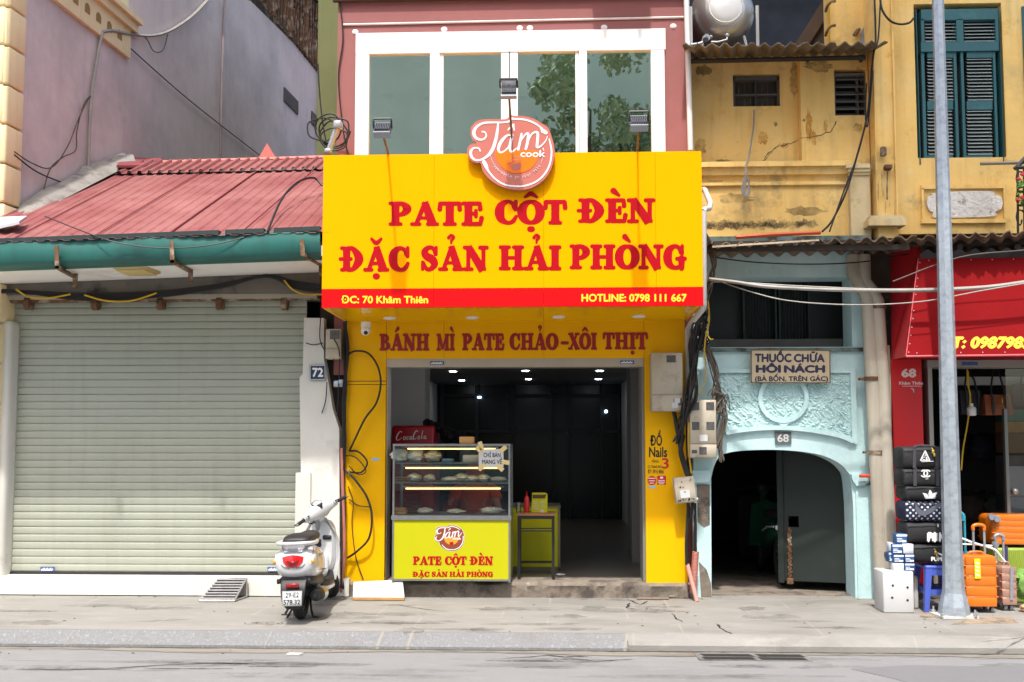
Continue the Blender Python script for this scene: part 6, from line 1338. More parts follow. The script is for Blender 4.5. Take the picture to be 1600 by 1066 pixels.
# drain pipes
M['oldpvc'] = mat('grimy_pvc', S(176,168,152), .6, var=.07, scale=3, patch=[(S(130,120,104), 2, .58, .72, .7)], streak=.35, streakcol=S(96,88,76))
def dpipe(pts, r, collars, label):
    t = thing('drain_pipe', label, 'pipe', PG(1370, 930), group='old drain pipes beside the arch'); g = G(); g.tube([P(*p) for p in pts], r, 12); g.build('tube', M['oldpvc'], t)
    for (px, py) in collars:
        g = G(); c = P(px, py, pts[-1][2]); g.tube([c+Vector((0,0,.02)), c-Vector((0,0,.02))], r+.008, 12); g.box(c.x-r-.05, c.x+r+.02, c.y-.01, c.y+.06, c.z-.012, c.z+.012); g.build('collar', M['rust'], t)
dpipe([(1333,400,.02),(1334,430,.0),(1348,452,-.06),(1356,466,-.08),(1363,600,-.08),(1371,760,-.08),(1378,945,-.08)], .07, [(1362,592),(1369,707)], 'left thick grey drain pipe with rusty collars beside the arch')
dpipe([(1350,400,.0),(1351,440,-.04),(1362,455,-.08),(1371,470,-.1),(1379,600,-.1),(1386,760,-.1),(1392,890,-.1)], .068, [(1372,480),(1388,865)], 'right thick grey drain pipe next to the red pillar')
g = G(); g.tube([P(1386,540,-.06), P(1398,700,-.06), P(1402,900,-.06)], .025, 8); solo('thin_pipe', g, M['oldpvc'], 'thin grey pipe squeezed between the drain pipes and red pillar', 'pipe')
g = G(); bx(g, 1333, 1420, 395, 950, .1, .4); solo('party_wall', g, mat('dark_mossy_wall', S(74,66,54), .95, var=.3, scale=4, patch=[(S(140,120,84), 2, .55, .65)]), 'narrow grimy wall strip behind the grey drain pipes', 'wall')

# lower corrugated awning
t = thing('corrugated_awning', 'long low brown corrugated awning over the arch and the red shop', 'awning', P(1400, 370, -.9))
g = G(); corrug(g, P(1104,383,-.74), P(1760,357,-.74), P(1100,400,.1), P(1760,384,.1), .15, .024, .03, seed=8); g.build('sheet', mat('brown_corrugated', S(122,104,84), .9, var=.2, scale=4, patch=[(S(84,70,58), 4, .5, .64), (S(160,146,124), 3, .58, .7, .6, 3)]), t)
g = G(); g.box(X(1115,-.4,390), X(1760,-.4,380), -.42, -.36, Z(380,-.4)-.06, Z(380,-.4)); 
for px in (1130, 1220, 1310, 1400, 1500, 1590): g.tube([P(px, 386, -.6), P(px, 380, .1)], .03, 6)
g.box(X(1105,-.66,385), X(1420,-.66,380), -.68, -.62, Z(395,-.66), Z(387,-.66)); g.build('batten', mat('awning_batten', S(58,48,40), .9, var=.3, scale=6), t)
g = G(); g.slab([P(1113,384,-.76), P(1280,374,-.76), P(1280,376.5,-.76), P(1113,387,-.76)], (0,.02,0)); g.build('tin_edge', mat('pale_tin', S(176,160,138), .7, var=.2, scale=6), t)
g = G(); g.tube([P(1150,371,-.3), P(1205,367,-.3), P(1282,363.5,-.3)], .022, 6); solo('orange_pipe', g, mat('orange_pipe', S(206,92,50), .6, var=.1), 'orange red pipe lying on the low brown awning', 'pipe')
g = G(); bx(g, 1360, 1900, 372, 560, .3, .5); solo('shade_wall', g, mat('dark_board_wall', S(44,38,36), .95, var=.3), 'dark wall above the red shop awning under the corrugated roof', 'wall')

# ================================================================== RIGHT: red bag shop
M['redpanel'] = mat('red_vinyl', S(126,12,16), .65, spec=.08, var=.05, scale=1.2, bump=.12, bscale=3, patch=[(S(138,20,24), 1.2, .55, .7, .5)])
M['redpillar'] = mat('red_pillar_panel', S(196,14,20), .4, var=.05, scale=1.5)
t = thing('bag_shop', 'red fronted luggage shop with an open dark doorway and steel frame', 'shop', (X(1500), 0, 0)); bs = t
Yr = -.12
g = G(); bx(g, 1393, 1449.5, 561, 912, Yr, .3); pil = g.build('pillar', M['redpillar'], t)
f5 = plane(Yr); g = G(); g.text('68', f5, 1409.5, 1430.5, 589, 577, bold=.05, eps=.001); g.text('Khâm Thiên', f5, 1405, 1442, 601, 596.5, bold=.03, eps=.001); g.rib([(1410,603.5,.7),(1440,603.5,.7)], f5, .001); g.build('lettering', mat('pinkish_white', S(230,206,200), .6, var=0), pil)
g = G(); g.rib([(1424,607,1.6),(1427,609,1.8),(1427.5,613,1.4)], f5, .006); g.build('hook', M['galv'], pil)
g = G(); bx(g, 1449, 1900, 563, 573, Yr-.02, .1); bx(g, 1449.5, 1466, 573, 912, Yr+.02, .1); g.build('door_frame', mat('aluminium_frame', S(150,146,138), .45, metal=.4, var=.06), t)
g = G(); bx(g, 1503, 1528, 565.5, 571, Yr-.024, Yr-.021); g.build('label_plate', M['bluelab'], t)
g = G(); xa, xb = X(1449,0,700)-.1, X(1900,0,700); zc_ = 2.75; g.box(xa, xb, 3.2, 3.3, 0, zc_); g.box(xa-.1, xa, .3, 3.3, 0, zc_); g.box(xb, xb+.1, .3, 3.3, 0, zc_); g.box(xa, xb, .1, 3.3, zc_, zc_+.1); g.build('room', mat('dark_shop_room', S(40,38,40), .9, var=.2), t)
g = G(); g.box(xa, xb, 0, 3.2, -.02, .006); g.build('floor', M['floor'], t)
g = G(); bx(g, 1468, 1900, 589, 601, .55, .6); g.build('hanging_rail', mat('rail_white', S(190,188,182), .5), t)
g = G(); xg = X(1573,.0,750)
g.box(xg-.012, xg+.012, -.02, .01, .05, Z(648,0)); g.box(xg+.012, xb, -.008, .0, .05, Z(648,0)); 
gd = G(); gd.box(xg-.016, xg+.016, -.03, .02, .03, Z(640,0)); gd.build('glass_door_edge', mat('door_edge', S(110,112,108), .35, metal=.5), t)
g = G(); g.box(xg+.02, xb, -.008, .0, .05, 2.4); g.build('glass_door', M['glass'], t)
g = G(); p = P(1586, 768, -.03); g.ball(p, .035, 10); g.build('door_knob', M['steel'], t)
# red awning sign
t = thing('awning_sign', 'red vinyl awning sign with yellow italic phone number', 'sign', P(1500, 556, -1.15))
tl_, bl_ = P(1434.5, 404.5, -.5), P(1415.5, 557.5, -.78); tr_ = P(1900, 398, -.5); br_ = P(1900, 552, -.78)
g = G(); g.slab([tl_, tr_, br_, bl_], (0,.03,0)); fc = g.build('front_panel', M['redpanel'], t)
bt, bb_ = P(1433, 379, -.1), P(1394, 562, -.1)
g = G(); g.slab([tl_+Vector((-.0005,.0,0)), P(1436,381,-.3), P(1391,398,.1), P(1393,562,-.1), bl_+Vector((-.0005,0,0))], (.02,0,0)); g.build('side_panel', mat('shaded_red_vinyl', S(166,24,32), .5, var=.06, scale=1.2), t)
g = G(); g.slab([bl_+Vector((.02,.03,0)), br_+Vector((0,.03,0)), br_+Vector((0,1.0,.0)), P(1396,562,-.1)+Vector((.03,0,0))], (0,0,.02)); g.build('underside', M['redpanel'], t)
g = G(); dv = (bl_-tl_); nrm = (tr_-tl_).cross(bl_-tl_).normalized(); nrm = nrm if nrm.y < 0 else -nrm
def aw(u, v, d=0):                               # pixel on the slanting panel
    r_ = ray(u, v); k = (tl_-CAM).dot(nrm)/r_.dot(nrm); return CAM+r_*k+nrm*d
g.text('ĐT: 0987985668', aw, 1468, 1652, 543.5, 527.5, bold=.05, shear=.0, eps=.002)
for i_ in range(len(g.v)): pass
g2 = G(); g2.text('ĐT: 0987985668', lambda u, v, d=0: aw(u+(543.5-v)*.22, v, d), 1466, 1650, 543.5, 527.5, bold=.06, eps=.002); g2.build('lettering', mat('awning_yellow_print', (.75,.5,.02), .5, var=0), fc)
g = G()
for i in range(12):
    p = tl_.lerp(bl_, (i+.5)/12)+nrm*.004; g.ball(p+Vector((.02,0,0)), .006, 5)
for i in range(14): p = bl_.lerp(br_, (i+.5)/14)+nrm*.004+Vector((0,0,.03)); g.ball(p, .006, 5); p = tl_.lerp(tr_, (i+.5)/14)+nrm*.004-Vector((0,0,.02)); g.ball(p, .006, 5)
g.build('rivets', M['galv'], fc)
g = G(); g.tube([bl_+nrm*.006, br_+nrm*.006], .012, 6); g.tube([tl_+nrm*.004, bl_+nrm*.004], .006, 5); g.build('edge_trim', mat('pink_edge', S(206,80,84), .5), fc)
# cables across the front at the right
g = G(); wire(g, [(1108,436,-.6),(1150,441,-.75),(1200,448,-.84),(1300,453,-.86),(1400,454,-.86),(1470,453,-.86),(1540,449,-.86),(1600,441,-.86),(1660,432,-.86)], .018, 6, 7); wire(g, [(1112,437,-.6),(1180,443,-.8),(1290,449,-.85),(1400,452,-.85),(1540,447,-.85),(1650,431,-.85)], .007)
solo('street_cable', g, M['cable_grey'], 'thick pale cable sagging level across the arch front and red awning', 'cable')
g = G(); wire(g, [(1120,438,-.6),(1160,452,-.75),(1220,468,-.86),(1290,475,-.88),(1370,476,-.88),(1450,470,-.88),(1530,455,-.88),(1600,443,-.88),(1660,432,-.88)], .006)
solo('street_cable', g, M['cable_grey'], 'thin pale cable hanging lowest across the red awning', 'cable')
g = G(); wire(g, [(1115,402,-.5),(1180,410,-.6),(1270,413,-.6),(1350,409,-.4),(1420,397,-.3)], .007); solo('street_cable', g, M['cable'], 'black cable strung across the teal wall below the low awning', 'cable')
g = G(); wire(g, [(1395,440,-.85),(1500,402,-.86),(1600,391,-.86),(1680,380,-.86)], .006); solo('street_cable', g, M['cable_dusty'], 'thin dark wire rising right across the top of the red awning', 'cable')

# ================================================================== goods in front of the bag shop
M['nylon'] = mat('black_nylon', S(30,30,33), .7, var=.15, scale=14, bump=.3, bscale=10)
M['webbing'] = mat('grey_webbing', S(58,58,62), .8, var=.1); M['print_white'] = mat('bag_print', S(226,226,226), .6, var=0)
M['dots'] = None
def dotmat():
    m = bpy.data.materials.new('polka_dot_cloth'); m.use_nodes = True; n = m.node_tree; L = n.links.new; b = n.nodes['Principled BSDF']; b.inputs['Roughness'].default_value = .75
    geo = n.nodes.new('ShaderNodeNewGeometry'); mp = n.nodes.new('ShaderNodeMapping'); mp.inputs['Rotation'].default_value = (0, R(45), 0); mp.inputs['Scale'].default_value = (1, .001, 1); L(geo.outputs['Position'], mp.inputs[0])
    sc = n.nodes.new('ShaderNodeVectorMath'); sc.operation = 'SCALE'; sc.inputs[3].default_value = 26; L(mp.outputs[0], sc.inputs[0])
    fr = n.nodes.new('ShaderNodeVectorMath'); fr.operation = 'FRACTION'; L(sc.outputs[0], fr.inputs[0])
    ds = n.nodes.new('ShaderNodeVectorMath'); ds.operation = 'DISTANCE'; cb = n.nodes.new('ShaderNodeCombineXYZ'); cb.inputs[0].default_value = .5; cb.inputs[2].default_value = .5
    sx = n.nodes.new('ShaderNodeSeparateXYZ'); L(fr.outputs[0], sx.inputs[0]); c2 = n.nodes.new('ShaderNodeCombineXYZ'); L(sx.outputs[0], c2.inputs[0]); L(sx.outputs[2], c2.inputs[2])
    L(c2.outputs[0], ds.inputs[0]); L(cb.outputs[0], ds.inputs[1]); lt = n.nodes.new('ShaderNodeMath'); lt.operation = 'LESS_THAN'; lt.inputs[1].default_value = .27; L(ds.outputs['Value'], lt.inputs[0])
    mx = n.nodes.new('ShaderNodeMix'); mx.data_type = 'RGBA'; mx.inputs[6].default_value = (*S(30,34,60), 1); mx.inputs[7].default_value = (*S(200,205,215), 1); L(lt.outputs[0], mx.inputs[0]); L(mx.outputs[2], b.inputs['Base Color']); return m
M['dots'] = dotmat()
Yg = -.78
def duffel(px0, px1, py0, py1, label, m, marks, straps=True, tilt=0, yoff=0):
    """sagging box-shaped travel bag: body, end band, straps, grab handle and printed mark"""
    Y = Yg+yoff; a = P(px0, py0, Y); b = P(px1, py1, Y); wd, hd, dp = b.x-a.x, a.z-b.z, .3
    t = thing('duffel_bag', label, 'bag', ((a.x+b.x)/2, Y+dp/2, b.z), group='travel bags stacked on the blue stool')
    r_ = random.Random(int(px0*7+py0)); n = 28; rings = []
    ux = [0,.02,.06,.12,.25,.4,.5,.6,.75,.88,.94,.98,1]
    for u in ux:
        e = min(1, (min(u, 1-u)/.07))**.5*.12+.88 if min(u, 1-u) < .07 else 1
        sag = -.02*hd*math.sin(math.pi*u)+.015*hd*r_.uniform(-1,1)
        ring = []
        for j in range(n):
            th = 2*math.pi*j/n; cx_, sx_ = math.cos(th), math.sin(th); p_ = 4.2
            ry = abs(cx_)**(2/p_)*(1 if cx_ > 0 else -1)*dp/2*e; rz = abs(sx_)**(2/p_)*(1 if sx_ > 0 else -1)*hd/2*e
            ring.append(Vector((a.x+wd*u, Y+dp/2+ry+.004*r_.uniform(-1,1), (a.z+b.z)/2+rz+(sag if rz > 0 else 0))))
        rings.append(ring)
    g = G(); g.loft(rings, True, True); body = g.build('body', m, t)
    f = plane(Y); hp = py1-py0
    if straps:
        g = G()
        for px in (px0+(px1-px0)*.28, px0+(px1-px0)*.84):
            g.slab([f(px-2.6, py1-2, .004), f(px+2.6, py1-2, .004), f(px+2.4, py0+2, .006), f(px-2.8, py0+2, .006)], (0,.004,0))
        l, r2 = px0+(px1-px0)*.28, px0+(px1-px0)*.84
        g.tube(spline([f(l, py0+3, .006), f(l+5, py0+.5, .02)+Vector((0,.06,0)), f((l+r2)/2, py0-.5, .02)+Vector((0,.1,0)), f(r2-5, py0+.5, .02)+Vector((0,.06,0)), f(r2, py0+3, .006)], 5), .012, 6); g.build('straps', M['webbing'], t)
    g = G(); g.tube([f(px0+2, py0+hp*.2, .004), f(px0+(px1-px0)*.5, py0+hp*.14, .003), f(px1-2, py0+hp*.2, .004)], .004, 5); g.build('zip', M['webbing'], t)
    if marks:
        g = G(); marks(g, f); g.build('print_mark', M['print_white'], t)
    return t
def mk_tri(g, f):
    g.rib([(1438,719.5,1.3),(1452,719.5,1.3)], f, .0075); g.rib([(1438,719.5,1.3),(1445.5,704.5,1.3)], f, .0075, eps=.0002); g.rib([(1445.5,704.5,1.3),(1452.5,719.5,1.3)], f, .0075, eps=.0003)
    g.text('3', f, 1444, 1447.4, 712.5, 708, bold=.03, eps=.0075); g.text('C', f, 1440.6, 1445, 718.5, 714, bold=.03, eps=.0075); g.text('E', f, 1446.5, 1450, 718.5, 714, bold=.03, eps=.0075); g.rib([(1440,721.6,.9),(1458,720.8,.9)], f, .007)
def mk_cc(g, f):
    g.rib([(1448.5+5.2*math.cos(a), 740+5.2*math.sin(a), 1.9) for a in [.75+k*.48 for k in range(11)]], f, .0075); g.rib([(1443.6+5.2*math.cos(a), 740+5.2*math.sin(a), 1.9) for a in [-2.4+k*.48 for k in range(11)]], f, .0079)
    g.rib([(1446,748.5,.8),(1450,748.2,.8)], f, .007)
def mk_leaf(g, f):
    g.rib([(1452.5,778,1.5),(1453.5,772,6),(1452.8,766,1)], f, .0075); g.rib([(1450,778,1.2),(1446.5,774,5),(1442,771,1)], f, .0077); g.rib([(1455,778,1.2),(1459,773.5,5),(1463.5,770,1)], f, .0079)
    for k in range(3): g.rib([(1444+k*.8,776.2+k*1.4,.6),(1462-k*.8,775.6+k*1.4,.6)], f, .0082)
def mk_pink(g, f): 
    for i, c in enumerate('PINK'): g.text(c, f, 1449.5+i*9, (1456.5 if c != 'I' else 1452.5)+i*9-(0), 845.5, 833, bold=.09, eps=.0075)
    g.rib([(1465,819.5,1.6),(1465.5,823,1.6)], f, .0075)
def mk_puma(g, f):
    g.text('PUMA', f, 1455, 1477, 876.5, 870.5, bold=.07, eps=.0075); g.rib([(1465,864,1.0),(1470,866.5,2.4),(1476,868.5,1.6),(1482,867,1)], f, .0075)
duffel(1411, 1474, 697, 733.5, 'topmost black bag of the stack with a white triangle mark', M['nylon'], mk_tri)
duffel(1412, 1475, 731, 761.5, 'second black bag from the top with white interlocking rings', M['nylon'], mk_cc)
duffel(1415, 1475, 758, 782.5, 'flat black bag in the stack with a white three-leaf mark', M['nylon'], mk_leaf, straps=False)
bagdots = duffel(1415, 1477, 782.5, 815.5, 'navy bag with white polka dots and a grey swoosh', M['dots'], None, straps=False)
g = G(); f = plane(Yg); g.rib([(1431,790,3),(1434,797,7),(1441,802,8),(1452,799,7),(1466,790,5),(1480,783,3)], f, .008); g.build('swoosh_mark', mat('grey_mark', S(90,94,104), .7), bagdots)
duffel(1417, 1486, 815.5, 849.5, 'big black bag lettered PINK in white block capitals', M['nylon'], mk_pink, straps=False)
duffel(1427, 1488, 850, 880.5, 'lowest black bag of the stack resting on the blue stool', M['nylon'], mk_puma, straps=False)
for nm, c_, (px, py) in (('key_tag', S(190,160,60), (1458,706)), ('key_tag', S(150,130,60), (1462,864))):
    g = G(); p = P(px, py, Yg-.02); g.rbox(p, (.025,.012,.035), .005, 1); g.rbox(p+Vector((.01,-.004,-.03)), (.02,.01,.03), .004, 1); g.tube([p+Vector((0,0,.015)), p+Vector((-.01,.01,.04))], .004, 4)
    solo(nm, g, mat('tag_gold', c_, .4, metal=.4, var=.3, scale=60), 'gold tag hanging on the %s black bag of the stack' % ('topmost' if py < 800 else 'lowest'), 'tag')
# blue stool
zs_ = Z(881, Yg)
t = thing('plastic_stool', 'blue plastic stool carrying the stack of black bags', 'stool', (X(1462,-.6), -.62, 0)); M['stool'] = mat('blue_plastic', S(72,92,180), .4, var=.05, scale=5)
sx_0, sx_1 = X(1441, Yg), X(1490, Yg); g = G(); g.rbox(((sx_0+sx_1)/2, Yg+.16, zs_-.018), (sx_1-sx_0, .32, .035), .012, 2); g.build('seat', M['stool'], t)
sp = (sx_1-sx_0)
for ix in (0, 1):
    for iy in (0, 1):
        tx = sx_0+.03+ix*(sp-.06); ty = Yg+.03+iy*.26; bx_ = sx_0+.0+ix*sp-(.012 if not ix else -.012); by_ = Yg-.01+iy*.34
        g = G(); ww = .028; g.loft([[Vector((cx+dx*w_, cy+dy*w_, z_)) for dx, dy in ((-1,-1),(1,-1),(1,1),(-1,1))] for cx, cy, z_, w_ in ((bx_, by_, .002, .02), (tx, ty, zs_-.03, .03))], sm=False); g.build('leg', M['stool'], t)
g = G()
for zz, k in ((.16,.6),(.06,.85)):
    if zz < .1: continue
    g.box(sx_0+.02, sx_1-.02, Yg-.002, Yg+.012, zz, zz+.05); g.box(sx_0+.02, sx_1-.02, Yg+.31, Yg+.325, zz, zz+.05); g.box(sx_0+.0, sx_0+.015, Yg+.02, Yg+.3, zz, zz+.05); g.box(sx_1-.015, sx_1, Yg+.02, Yg+.3, zz, zz+.05)
g.build('stretcher', M['stool'], t); g = G(); g.box(sx_0+.05, sx_1-.05, Yg-.0, Yg+.012, zs_-.09, zs_-.036); g.build('apron', M['stool'], t)
# white carton with punched holes and small boxes on it
t = thing('foam_carton', 'white carton with four punched holes in front of the red pillar', 'carton', (X(1405,-.8), -.8, 0)); Yb_ = -.84
a = P(1379.5, 893, Yb_); b = P(1429, 951, Yb_); g = G(); g.rbox(((a.x+b.x)/2, Yb_+.14, a.z/2+.001), (b.x-a.x, .28, a.z), .012, 2); g.build('carton', M['white_paint'], t)
f = plane(Yb_); g = G()
for u, v in ((1395,915),(1418,918),(1394,934),(1418,938)): g.lathe([(0,-.002),(.011,-.002),(.011,.0),(0,.0)], f(u, v, .001), 'Y', 10)
g.build('hole', M['dark'], t)
g = G(); a2 = P(1428, 900, -.62); b2 = P(1437, 946, -.62); g.rbox(((a2.x+b2.x)/2, -.5, a2.z/2), (b2.x-a2.x, .22, a2.z), .02, 2); solo('foam_board', g, M['white_paint'], 'white foam board standing behind the punched carton', 'foam board')
ztop = Z(893, Yb_)
M['boxblue'] = mat('small_blue_box', S(44,88,140), .5, var=.25, scale=18); M['boxwhite'] = mat('small_white_box', S(206,212,220), .5, var=.06, scale=20)
def smallbox(px0, px1, py0, py1, yo, white, label, lid=True):
    Y = Yb_+.03+yo; a = P(px0, py0, Y); b = P(px1, py1, Y); t = thing('small_box', label, 'box', ((a.x+b.x)/2, Y+.05, b.z), group='little blue and white boxes on the white carton')
    g = G(); g.rbox(((a.x+b.x)/2, Y+.05, (a.z+b.z)/2), (b.x-a.x-.004, .1, a.z-b.z-.004), .003, 1); g.build('carton', M['boxwhite'] if white else M['boxblue'], t)
    f = plane(Y); g = G(); hh = py1-py0; ww = px1-px0
    if not white:
        g.rib([(px0+2, py0+hh*.18, hh*.2),(px1-2, py0+hh*.18, hh*.2)], f, .001)
        for k in range(3): g.rib([(px0+2, py0+hh*(.5+.15*k), hh*.07),(px0+ww*(.5+.12*k), py0+hh*(.5+.15*k), hh*.07)], f, .001)
        for k in range(3): g.rib([(px1-ww*.4+k*2, py0+hh*.72, hh*.16),(px1-ww*.38+k*2, py0+hh*.82, hh*.1)], f, .0012)
        g.build('print', M['print_white'], t)
    return t
smallbox(1396, 1413, 880, 892.8, 0, True, 'white small box at the lower left of the pile on the carton'); smallbox(1413.5, 1429.5, 880, 892.8, 0, False, 'blue small box at the lower right of the pile on the carton')
smallbox(1396, 1413, 866.5, 879.8, 0, False, 'blue small box in the middle row left of the pile'); smallbox(1413.5, 1429, 866, 879.8, 0, False, 'blue small box in the middle row right of the pile')
smallbox(1394, 1410.5, 850, 866.2, 0, False, 'tall blue small box of the third row left in the pile'); smallbox(1410.8, 1428, 850, 865.8, 0, True, 'white small box of the third row right in the pile')
smallbox(1400, 1418, 834, 849.6, .03, False, 'topmost blue small box of the pile on the carton'); smallbox(1390, 1396, 848, 862, .05, True, 'narrow white box peeking out at the upper left of the pile'); smallbox(1388.5, 1395, 862.5, 879, .05, False, 'narrow blue box peeking out at the left of the pile')
# suitcases
def suitcase(px0, px1, py0, py1, Y, dp, m, label, handle=None, hm=None, hx=None, tagc=None, band=False, side=0):
    a = P(px0, py0, Y); b = P(px1, py1, Y); z0 = .055 if handle != 'lying' else b.z; wd, hd = b.x-a.x, a.z-z0; cx = (a.x+b.x)/2
    t = thing('suitcase', label, 'suitcase', (cx, Y+dp/2, 0))
    g = G(); g.rbox((cx, Y+dp/2, z0+hd/2), (wd, dp, hd), .05, 4); body = g.build('shell', m, t)
    g = G(); n = 5
    for i in range(1, n): z_ = z0+hd*i/n; g.rbox((cx, Y+dp/2, z_), (wd-.004, dp+.003, .01), .003, 1)
    for i in range(n):
        z_ = z0+hd*(i+.5)/n; g.rbox((cx, Y+.0035, z_), (wd*.86, .012, hd/n*.86), .004, 2)
    g.build('raised_rib', m, body)
    g = G(); g.box(cx-wd/2-.002, cx+wd/2+.002, Y+dp*.48, Y+dp*.52, z0+.05, z0+hd-.05); g.box(cx-wd/2+.05, cx+wd/2-.05, Y+dp*.48, Y+dp*.52, z0+hd-.01, z0+hd+.002); g.build('seam', M['black'], t)
    if handle == 'up':
        for sx in (-1, 1):
            for sy in (0, 1):
                wx = cx+sx*(wd/2-.05); wy = Y+.05+sy*(dp-.1); g = G(); g.lathe([(0,-.014),(.026,-.014),(.03,-.008),(.03,.008),(.026,.014),(0,.014)], (wx, wy, .032), 'X', 16); w_ = g.build('wheel', M['flood_rim'], t); g = G(); g.lathe([(0,-.016),(.014,-.016),(.014,.016),(0,.016)], (wx, wy, .032), 'X', 10); g.rbox((wx, wy, .062), (.05,.05,.02), .006, 1); g.build('wheel_hub', M['black'], w_)
        hl, hr, ht = hx; g = G()
        pl_, pr_ = X(hl, Y+dp*.75), X(hr, Y+dp*.75); zt2 = Z(ht, Y+dp*.75)
        for x in (pl_, pr_): g.tube([(x, Y+dp*.75, z0+hd-.01), (x, Y+dp*.75, zt2-.02)], .011, 6)
        g.build('telescopic_tube', M['galv'], t)
        g = G(); g.tube(spline([(pl_, Y+dp*.75, zt2-.05), (pl_, Y+dp*.75, zt2-.015), (pl_+.03, Y+dp*.75, zt2), (pr_-.03, Y+dp*.75, zt2), (pr_, Y+dp*.75, zt2-.015), (pr_, Y+dp*.75, zt2-.05)], 4), .018, 8); g.build('handle', hm, t)
        g = G(); g.tube(spline([(cx-.07, Y+dp*.4, z0+hd-.005), (cx-.05, Y+dp*.4, z0+hd+.022), (cx+.05, Y+dp*.4, z0+hd+.022), (cx+.07, Y+dp*.4, z0+hd-.005)], 4), .012, 6); g.build('carry_handle', m, t)
    return t, cx, z0, hd, wd
M['orange'] = mat('orange_shell', S(206,108,14), .35, var=.03, scale=4, coat=.2); M['rose'] = mat('rose_gold_shell', S(172,134,118), .32, metal=.35, var=.04, scale=4)
so_, *_ = suitcase(1504.5, 1561.5, 868, 943, -.82, .24, M['orange'], 'upright orange suitcase with a yellow tag, next to the lamp post', 'up', M['orange'], (1516, 1533, 818))
f = plane(-.832); g = G(); g.slab([f(1522,873,.002), f(1531.5,873,.002), f(1532.5,904,.002), f(1523,904.5,.002)], (0,.0015,0)); tg = g.build('tag', mat('lime_tag', S(200,206,30), .5, var=.05), so_)
g = G()
for k in range(4): g.rib([(1525,879+k*6,2),(1529.5,881+k*6,1.6)], f, .003)
g.build('print', M['print_white'], tg)
sr_, *_ = suitcase(1563, 1591, 885, 940, -.7, .36, M['rose'], 'rose gold suitcase standing right of the orange one', 'up', mat('grey_handle', S(146,146,150), .4, metal=.3), (1549.5, 1562, 833))
g = G(); f = plane(-.708); g.slab([f(1578.5,886,.004), f(1583.5,886,.004), f(1583,938,.004), f(1578,938,.004)], (0,.004,0)); g.build('strap', mat('grey_strap', S(130,134,140), .6), sr_)
so2, *_ = suitcase(1549, 1640, 805, 852, -.25, .34, M['orange'], 'orange suitcase lying on its side on a lime case by the glass door', 'lying')
for px, py in ((1549,808),(1557,811),(1555,851)): g = G(); c = P(px, py, -.28); g.lathe([(0,-.02),(.03,-.02),(.035,-.012),(.035,.012),(.03,.02),(0,.02)], c, 'Y', 14); g.build('wheel', M['flood_rim'], so2)
g = G(); a = P(1556, 855, -.25); b = P(1640, 935, -.25); g.rbox(((a.x+b.x)/2, -.05, a.z/2), (b.x-a.x, .4, a.z-.01), .03, 3)
for k in range(26): x = a.x+(b.x-a.x)*k/26; g.tube([(x, -.255, .03), (x+.08, -.255, a.z-.03)], .005, 4)
solo('suitcase', g, mat('lime_shell', S(142,160,60), .45, var=.05), 'lime green ribbed suitcase under the lying orange one', 'suitcase')
g = G(); blob(g, P(1598, 912, -.5), (.1,.1,.14), 200); solo('green_bag', g, mat('green_cloth', S(110,150,70), .8, var=.2, scale=9), 'green cloth bag at the right edge behind the rose gold suitcase', 'bag')
g = G(); f = plane(-.3); t = None; g.slab([f(1568,853,.0), f(1575,853,.0), f(1575,881,.0), f(1568,881,.0)], (0,.003,0)); lt = solo('luggage_tag', g, mat('navy_tag', S(60,50,90), .5, var=.5, scale=40), 'navy and red luggage tag hanging on the lime suitcase', 'tag')
g = G(); wire(g, [(1490,836,-.5),(1520,848,-.62),(1552,858,-.6),(1562,868,-.6),(1570,878,-.6)], .012); wire(g, [(1490,850,-.6),(1520,851,-.62),(1550,853,-.6)], .008); solo('ribbon_tie', g, M['plain_white'], 'white ribbon tied round the telescopic suitcase handles', 'ribbon')
g = G(); x = X(1503, -.45); g.tube([(x, -.45, .0), (x, -.45, Z(806,-.45))], .011, 6); g.tube(spline([P(1497,803,-.45), P(1501,802,-.45), P(1505,806,-.45), P(1505,814,-.45)], 4), .02, 8); solo('cyan_trolley', g, mat('cyan_handle', S(50,150,170), .4), 'cyan topped telescopic handle just right of the lamp post', 'handle')
g = G(); blob(g, P(1513, 872, -.35), (.13,.1,.06), 211); solo('blue_bag', g, mat('blue_cloth', S(40,120,160), .8, var=.2, scale=9), 'blue bag behind the upright orange suitcase', 'bag')
g = G(); blob(g, (X(1597,-.75), -.72, .035), (.06,.06,.035), 213); solo('slipper', g, mat('tan_cloth', S(186,150,110), .8, var=.2), 'tan cloth bundle on the pavement by the rose gold wheels', 'bundle')
# goods hanging in the shop
def handbag(px0, px1, py0, py1, Y, m, label, hy, strapm=None):
    a = P(px0, py0, Y); b = P(px1, py1, Y); t = thing('handbag', label, 'handbag', ((a.x+b.x)/2, Y, b.z), group='handbags hanging in the shop doorway'); cx = (a.x+b.x)/2; wd = b.x-a.x; hd = a.z-b.z
    g = G(); g.loft([[Vector((cx+sx*wd/2*k, Y+sy*.06*d_, z_)) for sx, sy in ((-1,-1),(-.5,-1.3),(.5,-1.3),(1,-1),(1,1),(-1,1))] for k, d_, z_ in ((.98,1,b.z), (1,1.1,b.z+.02), (.95,.8,(a.z+b.z)/2), (.9,.25,a.z))], sm=False); g.build('body', m, t)
    g = G(); zt3 = Z(hy, Y)
    for s in (-1, 1): g.tube(spline([(cx+s*wd*.25, Y-.03, a.z-.02), (cx+s*wd*.2, Y-.02, a.z+.1), (cx+s*.02, Y, zt3)], 5), .01, 5); g.box(cx+s*wd*.25-.012, cx+s*wd*.25+.012, Y-.085, Y-.07, b.z+.005, a.z-.01)
    g.build('straps', strapm or M['black'], t)
    return t
hb = handbag(1535, 1580, 617, 649, .3, mat('rust_leather', S(150,82,46), .5, var=.08, scale=9), 'rust brown handbag with dark straps hanging in the shop doorway', 578)
